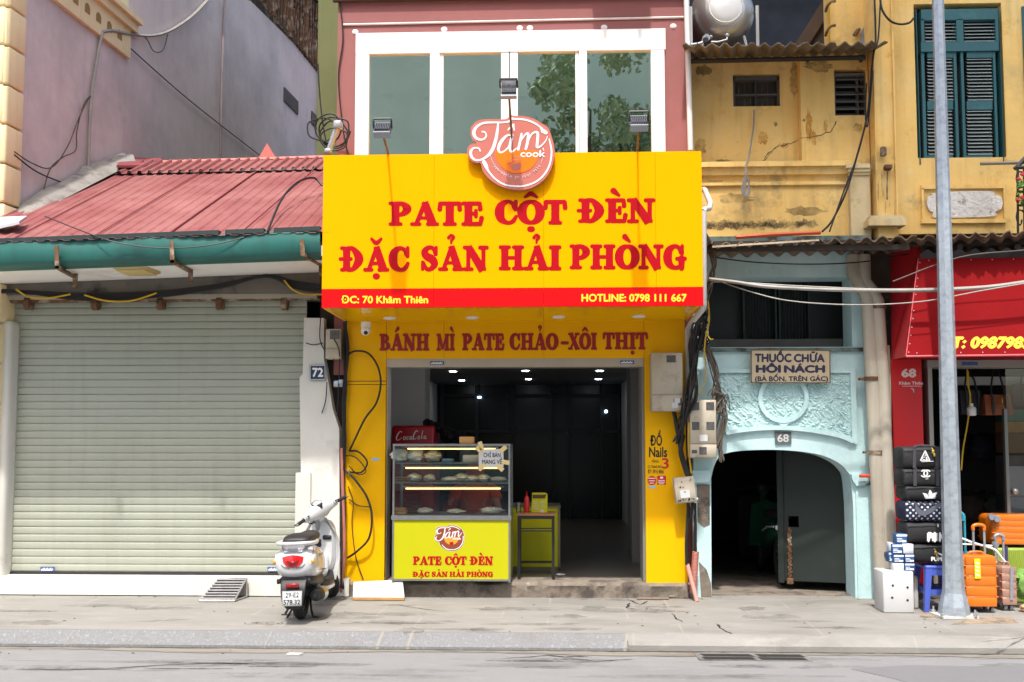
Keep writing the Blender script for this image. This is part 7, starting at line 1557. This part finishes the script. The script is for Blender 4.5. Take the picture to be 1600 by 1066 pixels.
g = G(); p = P(1566, 626, .21); g.rbox(p, (.012,.01,.06), .003, 1); g.build('clasp', mat('brass', S(200,170,90), .3, metal=.8), hb)
handbag(1497, 1534, 610, 648, .42, mat('dark_grey_bag', S(48,48,56), .7, var=.2), 'dark grey handbag hanging just left of the rust brown one', 588)
handbag(1578, 1640, 600, 635, .4, mat('navy_bag', S(40,42,60), .7, var=.2), 'dark navy handbag hanging at the right edge of the doorway', 585)
g = G(); wire(g, [(1511,575,.2),(1512,600,.18),(1516,620,.18),(1512,660,.15),(1505,700,.12),(1502,735,.1)], .008); wire(g, [(1513,580,.2),(1514,605,.18),(1517,628,.18)], .006); solo('yellow_cable', g, M['cable_yellow'], 'yellow flex dropping from the red shop lintel to the white lamp', 'cable')
t = thing('hanging_lamp', 'white lamp holder hanging on yellow flex in the red shop doorway', 'lamp', P(1518, 640, .18)); c = P(1518, 641, .18); g = G(); g.lathe([(0,-.06),(.04,-.058),(.045,-.05),(.045,.02),(.03,.035),(.02,.04),(0,.04)], c, 'Z', 16); g.build('body', M['plain_white'], t); g = G(); g.lathe([(.02,.03),(.018,.07),(0,.072)], c, 'Z', 12); g.build('cap', M['plain_white'], t)
rr = random.Random(55); cols = [S(40,40,44), S(58,44,40), S(34,40,58), S(52,52,52), S(70,50,36)]
for k in range(9):
    px, py, Y = 1490+(k % 5)*24, 700+(k//5)*90, 1.6+.2*(k % 2); g = G(); blob(g, P(px, py, Y), (.16,.1,.17), 300+k)
    solo('shop_bag', g, mat('dim_bag', cols[k % 5], .7, var=.25, scale=8), ['dim dark bag', 'dim brown bag', 'dim navy bag', 'dim grey bag', 'dim tan bag'][k % 5]+' inside the dark red shop, on the '+('upper' if k < 5 else 'lower')+' row', 'bag')
t = thing('goods_shelf', 'dim teal and tan stocked shelf seen through the glass door on the right', 'shelf', (X(1600,.8), .9, 0))
for (py0, py1, c_) in ((640,658,S(30,110,100)),(659,676,S(150,116,60)),(677,708,S(110,84,62)),(712,775,S(84,78,78)),(778,800,S(60,64,70))): g = G(); bx(g, 1574, 1680, py0, py1, .8, 1.1); g.build('goods', mat('shelf_goods', c_, .7, var=.15, scale=12), t)
# ================================================================== street lamp post
t = thing('lamp_post', 'tall galvanised octagonal lamp post with flanged base on the pavement', 'lamp post', PG(1490, 968)); pb = PG(1491, 964)
top = 9.0; n = 8; rings = []
def oct_(x, y, z, r): return [Vector((x+r*math.cos(math.pi/8+math.pi/4*j), y+r*math.sin(math.pi/8+math.pi/4*j), z)) for j in range(n)]
k = (pb.y+10.4)/FPX
pt_ = P(1465.5, 0, pb.y)
def px_r(z): return (0.5*(17.0+(30-17.0)*max(0, 1-z/pt_.z)))*k/.924*.93
for z in (.02, .1, .22, .3): rings.append(oct_(pb.x+(pt_.x-pb.x)*z/pt_.z, pb.y, z, {.02:23*k,.1:21.5*k,.22:16.5*k,.3:15.4*k}[z]))
for z in (.6, 1.4, 2.5, 4, 5.4, 7, 9): rings.append(oct_(pb.x+(pt_.x-pb.x)*z/pt_.z, pb.y, z, px_r(z)))
g = G(); g.loft(rings, True, False); g.build('pole', M['galv'], t)
g = G(); a = 24*k; Mx = Matrix.Translation((pb.x, pb.y, .012)) @ Matrix.Rotation(.1, 4, 'Z'); g.box(-a*1.15, a*1.15, -a*.9, a*.9, -.008, .012, Mx); pl_ = g.build('base_plate', mat('pale_flange', S(196,192,184), .7, var=.12, scale=9), t)
for sx in (-1, 1):
    for sy in (-1, 1): g = G(); c = Vector((pb.x+sx*a*1.0, pb.y+sy*a*.75, .03)); g.lathe([(0,-.01),(.02,-.01),(.02,.015),(.01,.018),(.01,.05),(0,.05)], c, 'Z', 8); g.build('anchor_bolt', M['galv'], t)
g = G(); c = PG(1463, 962); g.lathe([(0,0),(.018,0),(.018,.02),(0,.022)], c, 'Z', 8); c = PG(1526, 960); g.lathe([(0,0),(.016,0),(.016,.02),(0,.022)], c+Vector((0,0,0)), 'Z', 8); solo('loose_bolt', g, M['galv'], 'pair of old cut bolts set in the pavement round the lamp post', 'bolts')

# ================================================================== small things on the pavement
t = thing('shop_ramp', 'small slatted metal ramp leaning on the white shutter ledge', 'ramp', PG(345, 935)); 
A, B = PG(312, 939, .012), PG(366, 939, .012); Cc, D_ = P(340, 905, -.13), P(384, 905, -.13); Cc.z = D_.z = (Cc.z+D_.z)/2
Cc = P(341, 904, -.14); D_ = P(385, 904, -.14)
g = G(); g.tube([A, B, D_, Cc, A], .013, 5, sm=False)
for px in (D_, Cc): g.tube([px, Vector((px.x+.01, px.y-.02, .01))], .013, 5)
g.tube([Vector((D_.x+.01, D_.y-.02, .012)), B], .011, 5); g.build('frame', mat('worn_ramp_frame', S(168,166,162), .45, metal=.5, var=.2, scale=12), t)
nn = (B-A).cross(Cc-A).normalized(); nn = nn if nn.z > 0 else -nn
g = G(); g.slab([A-nn*.004, B-nn*.004, D_-nn*.004, Cc-nn*.004], -nn*.004); g.build('deck', M['dark'], t)
for i in range(8):
    u0, u1 = (i+.3)/8.3, (i+.8)/8.3; p = [A.lerp(Cc, u0), B.lerp(D_, u0), B.lerp(D_, u1), A.lerp(Cc, u1)]; g = G(); g.slab([v+nn*.006 for v in p], nn*.008); g.build('slat', mat('worn_ramp_slat', S(150,148,150), .5, metal=.4, var=.2, scale=14) if i == 0 else bpy.data.materials['worn_ramp_slat'], t)
t = thing('foam_slab', 'white foam slab with a tan edge lying against the shop step', 'foam slab', PG(590, 932))
A, B = P(551, 930, -.3), P(632, 929, -.3); A.z = B.z = .003; Cc, D_ = P(552, 909, -.12), P(629, 905.5, -.12); g = G(); g.slab([A+Vector((0,0,.03)), B+Vector((0,0,.03)), D_, Cc], (0, .03, -.02)); g.build('sheet', M['white_paint'], t, bevel=.006)
g = G(); g.slab([A+Vector((0,-.004,0.004)), B+Vector((0,-.004,.004)), B+Vector((0,-.003,.026)), A+Vector((0,-.003,.026))], (0,.02,0)); g.build('edge', mat('tan_foam_edge', S(176,134,80), .9, var=.2, scale=14), t)
g = G(); blob(g, PG(645, 926, .02), (.07,.05,.02), 401); solo('plastic_scrap', g, mat('clear_scrap', S(200,200,196), .3, var=.2, scale=18), 'crumpled clear plastic scrap at the shop step', 'litter')
g = G(); c = PG(922, 931); r_ = random.Random(9); o = [(c.x+.17*math.cos(a*.63)*(1+.15*r_.uniform(-1,1)), c.y+.035*math.sin(a*.63), c.z) for a in range(10)]; g.slab(o, (0,0,.045)); solo('broken_slab', g, M['concrete'], 'broken grey slab piece lying at the shop step', 'slab')
g = G(); g.tube([PG(972,930,.02), PG(1020,930,.025), PG(1081,927,.04)], .016, 8); solo('loose_pipe', g, M['galv'], 'silver pipe lying along the shop step', 'pipe')
g = G(); g.tube([PG(995,935.5,.012), PG(1045,935.5,.012)], .011, 6); c = PG(1052, 932, .02); g.rbox(c, (.09,.05,.03), .008, 1); solo('loose_pipe', g, mat('dirty_rod', S(120,104,88), .8, var=.3), 'short dirty rod lying in front of the silver pipe', 'pipe')
rr = random.Random(91)
g = G()
for k in range(150):
    p = PG(rr.uniform(-40,1640), rr.choice((rr.uniform(1006,1014), rr.uniform(928,990), rr.uniform(926,934)))); s_ = rr.uniform(.005,.016); zz = .002 if p.y > -1.9 else -.1225
    if p.y < -1.9: p = PG(rr.uniform(-40,1640), rr.uniform(1010,1022), -.1225)
    g.slab([(p.x+s_*math.cos(a)*rr.uniform(.5,1.2), p.y+s_*math.sin(a)*rr.uniform(.5,1.2), zz) for a in (0,1.3,2.6,3.9,5.2)], (0,0,.004))
stuff('litter', g, mat('leaf_litter', S(110,98,82), .95, var=.5, scale=20))
g = G(); p = PG(460, 1023, -.122); g.slab([(p.x-.06,p.y-.02,-.1215),(p.x+.05,p.y-.03,-.1215),(p.x+.07,p.y+.02,-.1215),(p.x-.05,p.y+.03,-.1215)], (0,0,.01)); solo('paper_scrap', g, M['white_paint'], 'small white paper scrap on the road below the scooter', 'litter')
g = G(); p = PG(398, 1003, -.1); g.rbox((p.x, p.y, p.z), (.06,.025,.02), .005, 1); solo('blue_scrap', g, M['bluelab'], 'tiny blue scrap in the gutter at the kerb', 'litter')

# ================================================================== the parked scooter (built facing +y, rear axle over the origin)
rc, fc_ = PG(470.5, 968), PG(506, 939.5); dv = fc_-rc; 
SC = thing('scooter', 'white motor scooter parked on the pavement with its rear to the street', 'scooter', (rc.x, rc.y, 0), math.atan2(dv.y, dv.x)-math.pi/2, local=True)
SC.rotation_euler = (0, R(-1.5), math.atan2(dv.y, dv.x)-math.pi/2); SC.scale = (.9, .9, .9)
M['pearl'] = mat('pearl_white_paint', S(196,197,197), .22, var=.02, scale=6, coat=.6); M['scblack'] = mat('scooter_black_plastic', S(26,26,28), .55, var=.15, scale=20); M['rubber'] = mat('tyre_rubber', S(30,29,28), .85, var=.25, scale=20, bump=.3, bscale=80)
M['vinyl'] = mat('seat_vinyl', S(34,31,31), .55, var=.1, scale=10); M['taillight'] = mat('red_lens', (.5,.01,.012), .15, var=.1, scale=30, coat=.5); M['clearlens'] = mat('clear_lens', S(214,206,196), .12, var=.1, coat=.5); M['amber'] = mat('amber_lens', (.75,.25,.02), .2, var=.1); M['silver'] = mat('silver_paint', S(150,152,156), .3, metal=.6, var=.05)
WB = 1.27
def sec(y, cz, hw, hh, p=2.6, n=24, lean=0, cx=0):
    o = []
    for j in range(n):
        th = 2*math.pi*j/n; c, s = math.cos(th), math.sin(th)
        o.append(Vector((cx+hw*abs(c)**(2/p)*(1 if c > 0 else -1), y+lean*s*hh, cz+hh*abs(s)**(2/p)*(1 if s > 0 else -1))))
    return o
def wheel(cy, mx=None):
    g = G(); r, w_ = .225, .052; n = 40; rings = []
    for j in range(n+1):
        a = 2*math.pi*j/n; ring = []
        for k in range(14):
            b = 2*math.pi*k/14; rr_ = r-.055+.055*math.cos(b)*(1.0 if math.cos(b) > 0 else .8); xx = w_*math.sin(b)
            if math.cos(b) > .55 and (j % 2): rr_ -= .005
            ring.append(Vector((xx, cy+rr_*math.cos(a), .225+rr_*math.sin(a))))
        rings.append(ring)
    g.loft(rings, False, True, mx); wo = g.build('wheel', M['rubber'], SC)
    g = G(); g.lathe([(0,-.03),(.05,-.035),(.055,-.02),(.05,.02),(0,.03)], (0, cy, .225), 'X', 20, mx)
    for k in range(5):
        a = 2*math.pi*k/5; g.tube([Vector((0, cy+.04*math.cos(a), .225+.04*math.sin(a))), Vector((0, cy+.13*math.cos(a), .225+.13*math.sin(a)))], .016, 6, mx=mx)
    rg = [Vector((0, cy+.13*math.cos(2*math.pi*k/32), .225+.13*math.sin(2*math.pi*k/32))) for k in range(33)]; g.tube(rg, .026, 8, False, mx=mx); g.build('rim', mat('dark_rim', S(60,60,62), .4, metal=.5) if 'dark_rim' not in bpy.data.materials else bpy.data.materials['dark_rim'], wo)
    return wo
STA = R(26); piv = Vector((0, WB-.02, .225)); axis = Vector((0, -math.sin(STA), math.cos(STA)))
STM = Matrix.Translation(piv) @ Matrix.Rotation(R(54), 4, axis) @ Matrix.Translation(-piv)
wheel(0); wheel(WB, STM)
# rear bodywork
g = G(); g.loft([sec(-.33,.60,.055,.04), sec(-.325,.595,.13,.09), sec(-.30,.59,.172,.13), sec(-.24,.59,.19,.16), sec(-.1,.58,.202,.185), sec(.08,.565,.2,.19), sec(.25,.545,.185,.18), sec(.42,.52,.165,.16), sec(.56,.46,.13,.12), sec(.64,.42,.1,.08)]); g.build('rear_cowl', M['pearl'], SC)
g = G(); g.loft([sec(-.325,.7,.09,.012), sec(-.28,.735,.12,.014), sec(-.2,.762,.13,.016), sec(-.1,.775,.13,.016)]); g.build('tail_panel', M['silver'], SC)
# tail light: winged shape on the rear face
def rearpt(x, z, lift=.004):
    k = min(1, abs(x)/.17); y = -.331+.035*k**2.2+abs(z-.595)**2*1.6; return Vector((x, y-lift, z))
def rearshape(pts, m, nm, lift=.006, par=SC):
    g = G(); n = len(pts); c = Vector((sum(p[0] for p in pts)/n, 0, sum(p[1] for p in pts)/n)); vs = [rearpt(c.x, c.z, lift+.012)]+[rearpt(a, b, lift+.004) for a, b in pts]+[rearpt(a, b, -.01) for a, b in pts]
    g.add(vs, [(0, 1+i, 1+(i+1) % n) for i in range(n)]+[(1+i, 1+(i+1) % n, 1+n+(i+1) % n, 1+n+i) for i in range(n)]); return g.build(nm, m, par)
tlt = rearshape([(-.105,.655),(-.05,.668),(0,.674),(.05,.668),(.105,.655),(.096,.61),(.058,.565),(0,.55),(-.058,.565),(-.096,.61)], M['taillight'], 'tail_light', .008)
rearshape([(-.06,.625),(-.02,.61),(0,.618),(.02,.61),(.06,.625),(.035,.588),(0,.578),(-.035,.588)], mat('dark_red_lens', (.2,.008,.01), .2), 'lens_emblem', .022, tlt)
for s in (-1, 1):
    g = G(); pts = [(s*.128,-.306,.635),(s*.17,-.25,.655),(s*.188,-.19,.67),(s*.191,-.2,.625),(s*.18,-.25,.585),(s*.149,-.296,.575)]
    cc = Vector((s*.19,-.284,.62)); vs = [cc]+[Vector(p)+Vector((s*.012,-.014,0)) for p in pts]+[Vector(p)*1.0-Vector((s*.02,-.02,0)) for p in pts]; n = 6
    g.add(vs, [(0,1+i,1+(i+1) % n) for i in range(n)]+[(1+i,1+(i+1) % n,1+n+(i+1) % n,1+n+i) for i in range(n)]); ind = g.build('indicator', M['clearlens'], SC); g = G(); g.ball((s*.18,-.289,.605), (.026,.014,.018), 8); g.build('bulb', M['amber'], ind)
g = G(); fnm = lambda u, v, d=0: Vector((.2+.004-.0*u, u, v)); g.rib([(.02,.665,.012),(.0,.685,.008),(-.03,.66,.012)], lambda u, v, d=0: Vector((.2+d, u, v-.03)), .006); 
for k in range(5): g.rib([(-.02+.028*k+.02, .668,.008),(.0+.028*k+.02,.676,.008)], lambda u, v, d=0: Vector((.2+d, u, v-.03)), .006)
g.build('side_script', M['silver'], SC)
# seat and grab rail
g = G(); g.loft([sec(-.24,.80,.07,.012), sec(-.22,.80,.125,.03), sec(-.1,.812,.14,.042), sec(.06,.81,.14,.048), sec(.2,.79,.128,.045), sec(.36,.79,.115,.05), sec(.5,.79,.095,.055), sec(.58,.78,.07,.045), sec(.61,.77,.03,.02)]); g.build('seat', M['vinyl'], SC)
g = G(); g.tube([(s*(.2), y, .44+.02*k) for k, (s, y) in enumerate(((.8,.5),(.92,.3),(.95,.1),(.94,-.1),(.88,-.24)))], .004, 4); g.tube(spline([(.03,-.337,.55),(.09,-.332,.56),(.13,-.315,.6),(.17,-.26,.66),(.17,-.15,.73)], 3), .0035, 4); g.tube(spline([(-.03,-.337,.55),(-.09,-.332,.56),(-.13,-.315,.6),(-.17,-.26,.66)], 3), .0035, 4); g.build('panel_gap', M['scblack'], SC)
g = G(); g.tube(spline([(-.16,.06,.775),(-.182,-.1,.775),(-.178,-.22,.78),(-.12,-.325,.785),(0,-.35,.785),(.12,-.325,.785),(.178,-.22,.78),(.182,-.1,.775),(.16,.06,.775)], 5), .019, 8)
for s in (-1, 1): g.tube([(s*.12,-.29,.79),(s*.11,-.25,.755)], .016, 6)
g.build('grab_rail', M['pearl'], SC)
# black underside, rear fender with plate
g = G(); g.loft([sec(-.30,.45,.1,.02), sec(-.27,.42,.15,.06), sec(-.1,.4,.17,.08), sec(.2,.38,.15,.1), sec(.5,.34,.13,.09)]); g.build('lower_cowl', M['scblack'], SC)
g = G(); g.loft([sec(-.24,.45,.13,.012,4), sec(-.32,.4,.125,.016,4), sec(-.355,.32,.118,.016,4), sec(-.36,.22,.105,.016,4), sec(-.345,.17,.07,.012,4)]); 
for s in (-1, 1): g.rbox((s*.15,-.3,.42), (.03,.03,.05), .008, 1)
g.build('rear_fender', M['scblack'], SC)
g = G(); g.rbox((0,-.365,.385), (.13,.02,.045), .008, 1); g.build('reflector', mat('dark_reflector', (.22,.01,.012), .2), SC)
pM = Matrix.Translation((0,-.385,.265)) @ Matrix.Rotation(R(-8), 4, 'X')
g = G(); g.rbox((0,0,0), (.192,.006,.142), .003, 1, pM); pl_ = g.build('number_plate', M['white_paint'], SC)
pf = lambda u, v, d=0: pM @ Vector((u, -.0035-d, v))
g = G(); g.text('29-E2', pf, -.062, .066, .012, .056, bold=.02, eps=.0006); g.text('578.32', pf, -.08, .08, -.056, -.012, bold=.02, eps=.0006)
for a in ([(-.09,.066,.003),(.09,.066,.003)],[(-.09,-.066,.003),(.09,-.066,.003)],[(-.09,-.066,.003),(-.09,.066,.003)],[(.09,-.066,.003),(.09,.066,.003)]): g.rib(a, pf, .0006)
g.build('plate_lettering', M['blackink'], pl_)
# engine, exhaust, stand
g = G(); g.rbox((-.07,.12,.28), (.12,.5,.16), .04, 3); g.rbox((.02,.3,.32), (.2,.24,.2), .04, 3); g.tube([(.06,-.02,.25),(.07,-.2,.55)], .025, 8); g.tube([(-.09,-.02,.25),(-.09,-.2,.55)], .025, 8); g.build('engine', mat('engine_grey', S(54,54,56), .5, metal=.4, var=.2, scale=12), SC)
g = G(); g.tube([(.14,.36,.23),(.165,.2,.23),(.17,.17,.235),(.175,-.0,.25),(.18,-.14,.26),(.181,-.17,.26)], [.02,.03,.06,.068,.064,.05], 16); g.tube([(.181,-.165,.26),(.182,-.2,.262)], .022, 12); ex = g.build('exhaust', M['scblack'], SC)
g = G(); g.loft([[Vector((.17+.078*math.cos(a), y, .24+.078*math.sin(a)+(-y+.1)*.06)) for a in [(-.9+i*.25) for i in range(9)]] for y in (.16,.05,-.02)], caps=False, closed=False); g.build('heat_shield', M['steel'], ex)
g = G(); g.tube([(-.1,.32,.22),(-.16,.28,.12),(-.22,.25,.018)], .013, 7); g.rbox((-.225,.24,.012), (.06,.035,.016), .005, 1); g.build('side_stand', M['scblack'], SC)
g = G()
for s in (-1, 1): g.tube([(s*.06,.16,.2),(s*.1,.02,.09),(s*.13,-.04,.03)], .012, 6)
g.tube([(.13,-.04,.03),(.19,-.06,.025)], .012, 6); g.build('centre_stand', M['scblack'], SC)
# floorboard and leg shield
g = G(); g.loft([sec(.5,.3,.12,.05,4), sec(.62,.28,.165,.045,4), sec(.9,.27,.17,.045,4), sec(1.0,.32,.14,.05,4)]); g.build('floorboard', M['scblack'], SC)
g = G(); g.loft([sec(.48,.25,.09,.03,3), sec(.6,.22,.17,.035,3), sec(.9,.21,.175,.035,3), sec(1.02,.26,.13,.04,3)]); g.build('floor_fairing', M['pearl'], SC)
rows = []
for i in range(13):
    u = i/12; z = .26+.68*u; hw = .17+.045*math.sin(math.pi*min(1, u*1.15))-(.09*max(0, u-.72)/.28); yc = 1.0+.07*math.sin(u*math.pi*.55)-(.14*max(0, u-.3)); row = []
    for j in range(15):
        v = -1+2*j/14; x = hw*v; y = yc+.1*(1-abs(v)**2.2)*1.0-.02; row.append(Vector((x, y, z)))
    rows.append(row)
g = G(); back = [[p+Vector((0,-.018,0)) for p in r] for r in rows]; m_ = 15
g.loft(rows, caps=False, closed=False); g.loft(back, caps=False, closed=False); g.loft([[r[0] for r in rows], [r[0] for r in back]], caps=False, closed=False); g.loft([[r[-1] for r in rows], [r[-1] for r in back]], caps=False, closed=False); g.loft([rows[-1], back[-1]], caps=False, closed=False); g.loft([rows[0], back[0]], caps=False, closed=False); g.build('leg_shield', M['pearl'], SC)
g = G(); g.loft([sec(.97,.62,.13,.27,3), sec(1.02,.62,.16,.3,3), sec(1.08,.62,.17,.3,3)]); g.build('inner_panel', M['pearl'], SC)
g = G(); g.rbox((.08,.965,.72), (.1,.03,.05), .015, 2); g.rbox((-.02,.962,.66), (.07,.03,.09), .015, 2); g.build('glove_box', M['scblack'], SC); g = G(); g.rbox((-.03,.963,.755), (.06,.02,.04), .008, 1); g.build('sticker', mat('brown_sticker', S(150,84,60), .6, var=.3, scale=60), SC)
g = G(); g.tube(spline([(0,.6,.46),(0,.75,.36),(0,.9,.36),(0,1.0,.5)], 4), [.1]*13, 10); g.build('tunnel', M['pearl'], SC)
# front fender, fork, steering head and handlebar turned to the left
g = G(); rg = []
for i in range(11):
    a = R(-10+i*16); rg.append([Vector((x*(1-.25*abs(math.cos(a))**4), WB+(.255-.03*abs(x/.075)**2)*math.cos(a), .225+(.255-.03*abs(x/.075)**2)*math.sin(a))) for x in (-.075,-.05,-.02,.02,.05,.075)])
g.loft(rg, caps=False, closed=False, mx=STM); g.build('front_fender', M['pearl'], SC)
g = G()
for s in (-1, 1): g.tube([Vector((s*.075, WB, .225)), Vector((s*.075, WB-.13, .5))], .02, 8, mx=STM)
g.tube([Vector((0, WB-.1, .46)), Vector((0, WB-.34, .95))], .025, 8, mx=STM); g.build('fork', M['silver'], SC)
hc = piv + axis*.88                                # steering head centre
HM = STM
def H(x, y, z): return HM @ (hc + Vector((x, y, z)))
g = G(); rings = []
for (x, yy, zz, ry, rz) in ((-.24,-.05,.0,.024,.03),(-.17,-.045,.008,.032,.045),(-.11,-.035,.01,.05,.058),(-.05,-.015,.02,.085,.085),(0,0,.024,.095,.092),(.05,-.015,.02,.085,.085),(.11,-.035,.01,.05,.058),(.17,-.045,.008,.032,.045),(.24,-.05,.0,.024,.03)):
    rings.append([H(x, yy+ry*math.cos(2*math.pi*j/20), zz+rz*math.sin(2*math.pi*j/20)*(1 if math.sin(2*math.pi*j/20) > 0 else 1.3)) for j in range(20)])
g.loft(rings); head_ = g.build('handlebar_cowl', M['pearl'], SC)
g = G(); o = []; fcx = lambda a, r1, r2, l: H(r1*math.cos(a), -.05+r2*math.sin(a)*.75, .078+r2*math.sin(a)*.5+l)
dn = [fcx(2*math.pi*j/24, .072, .06, .01) for j in range(24)]; di = [fcx(2*math.pi*j/24, .064, .052, .017) for j in range(24)]; db = [fcx(2*math.pi*j/24, .075, .063, -.03) for j in range(24)]
g.loft([db, dn, di], caps=True, sm=False); dl = g.build('dial_rim', M['scblack'], SC)
g = G(); g.add([fcx(2*math.pi*j/24, .061, .049, .0182) for j in range(24)], [tuple(range(24))]); g.build('dial_face', mat('dial_face_grey', S(120,124,126), .15, var=.5, scale=60, coat=.6), dl)
for s in (-1, 1):
    g = G(); g.tube([H(s*.22,-.05,.0), H(s*.36,-.085,-.005)], .019, 10); gr = g.build('grip', M['rubber'], SC); g = G(); g.tube([H(s*.36,-.085,-.005), H(s*.385,-.092,-.006)], [.016,.012], 8); g.build('bar_end', M['silver'], gr)
    g = G(); g.tube([H(s*.2,-.005,.0), H(s*.28,.0,-.005), H(s*.36,-.03,-.008)], .008, 6); g.build('brake_lever', M['scblack'], SC)
    g = G(); c = H(s*.205,-.075,.015); g.rbox((0,0,0), (.05,.045,.05), .012, 2, Matrix.Translation(c) @ HM.to_3x3().to_4x4()); sp_ = g.build('switch_pod', M['pearl'], SC); g = G(); c = H(s*.205,-.1,.022); g.rbox((0,0,0), (.022,.012,.014), .004, 1, Matrix.Translation(c) @ HM.to_3x3().to_4x4()); c = H(s*.205,-.1,-.0); g.rbox((0,0,0), (.02,.012,.012), .004, 1, Matrix.Translation(c) @ HM.to_3x3().to_4x4()); g.build('switch', M['scblack'], sp_)
g = G(); g.tube(spline([H(.2,-.0,-.01), H(.16,.02,-.07), H(.1,.03,-.1)], 4), .006, 5); g.tube(spline([H(-.2,-.0,-.01), H(-.14,.02,-.08), H(-.06,.03,-.1)], 4), .006, 5); g.build('brake_hose', M['cable'], SC)
# moped standing in the dark passage of the gate house
t = thing('moped', 'dark green and white moped parked inside the dark passage', 'moped', (X(1210,2.2), 2.2, 0)); mx_, my_ = X(1212, 2.2), 2.2
for yy in (1.9, 3.05):
    g = G(); rg = [Vector((mx_, yy+.25*math.cos(2*math.pi*k/30), .28+.25*math.sin(2*math.pi*k/30))) for k in range(31)]; g.tube(rg, .03, 7, False); wo = g.build('wheel', M['rubber'], t); g = G()
    for k in range(8): a = math.pi*k/8; g.tube([(mx_, yy-.22*math.cos(a), .28-.22*math.sin(a)), (mx_, yy+.22*math.cos(a), .28+.22*math.sin(a))], .004, 4)
    g.build('rim', M['silver'], wo)
g = G(); g.loft([sec(1.75,.62,.08,.06,cx=mx_), sec(1.95,.62,.12,.1,cx=mx_), sec(2.3,.55,.1,.12,cx=mx_), sec(2.6,.42,.08,.08,cx=mx_)]); g.tube([(mx_, 2.95, .5), (mx_, 2.75, 1.0)], .04, 8); g.build('body', mat('moped_green', S(30,80,64), .35, var=.1, coat=.4), t)
g = G(); g.loft([sec(1.7,.78,.08,.03,cx=mx_), sec(1.9,.8,.13,.05,cx=mx_), sec(2.4,.76,.1,.05,cx=mx_)]); g.build('seat', M['vinyl'], t)
g = G(); g.tube([(mx_-.33, 2.68, 1.02), (mx_-.1, 2.76, 1.05), (mx_+.1, 2.76, 1.05), (mx_+.33, 2.68, 1.02)], .016, 7); g.rbox((mx_, 2.78, 1.04), (.16,.14,.14), .05, 3); g.build('handlebar', M['scblack'], t)
g = G(); g.loft([[Vector((mx_-.2, 2.72, .35)), Vector((mx_, 2.8, .35)), Vector((mx_+.2, 2.72, .35))], [Vector((mx_-.18, 2.62, .85)), Vector((mx_, 2.7, .9)), Vector((mx_+.18, 2.62, .85))]], caps=False, closed=False); g.build('leg_shield', bpy.data.materials['moped_green'], t)
g = G(); g.tube([(mx_-.11,1.75,.66),(mx_-.13,2.0,.64),(mx_-.1,2.4,.56)], .012, 5); g.build('side_stripe', M['pearl'], t)
g = G(); g.rbox((mx_-.05,1.62,.66), (.14,.02,.05), .005, 1); g.build('number_plate', M['pearl'], t)
t.location.y -= .95; t.location.x += X(1208, 1.25)-X(1212, 2.2)
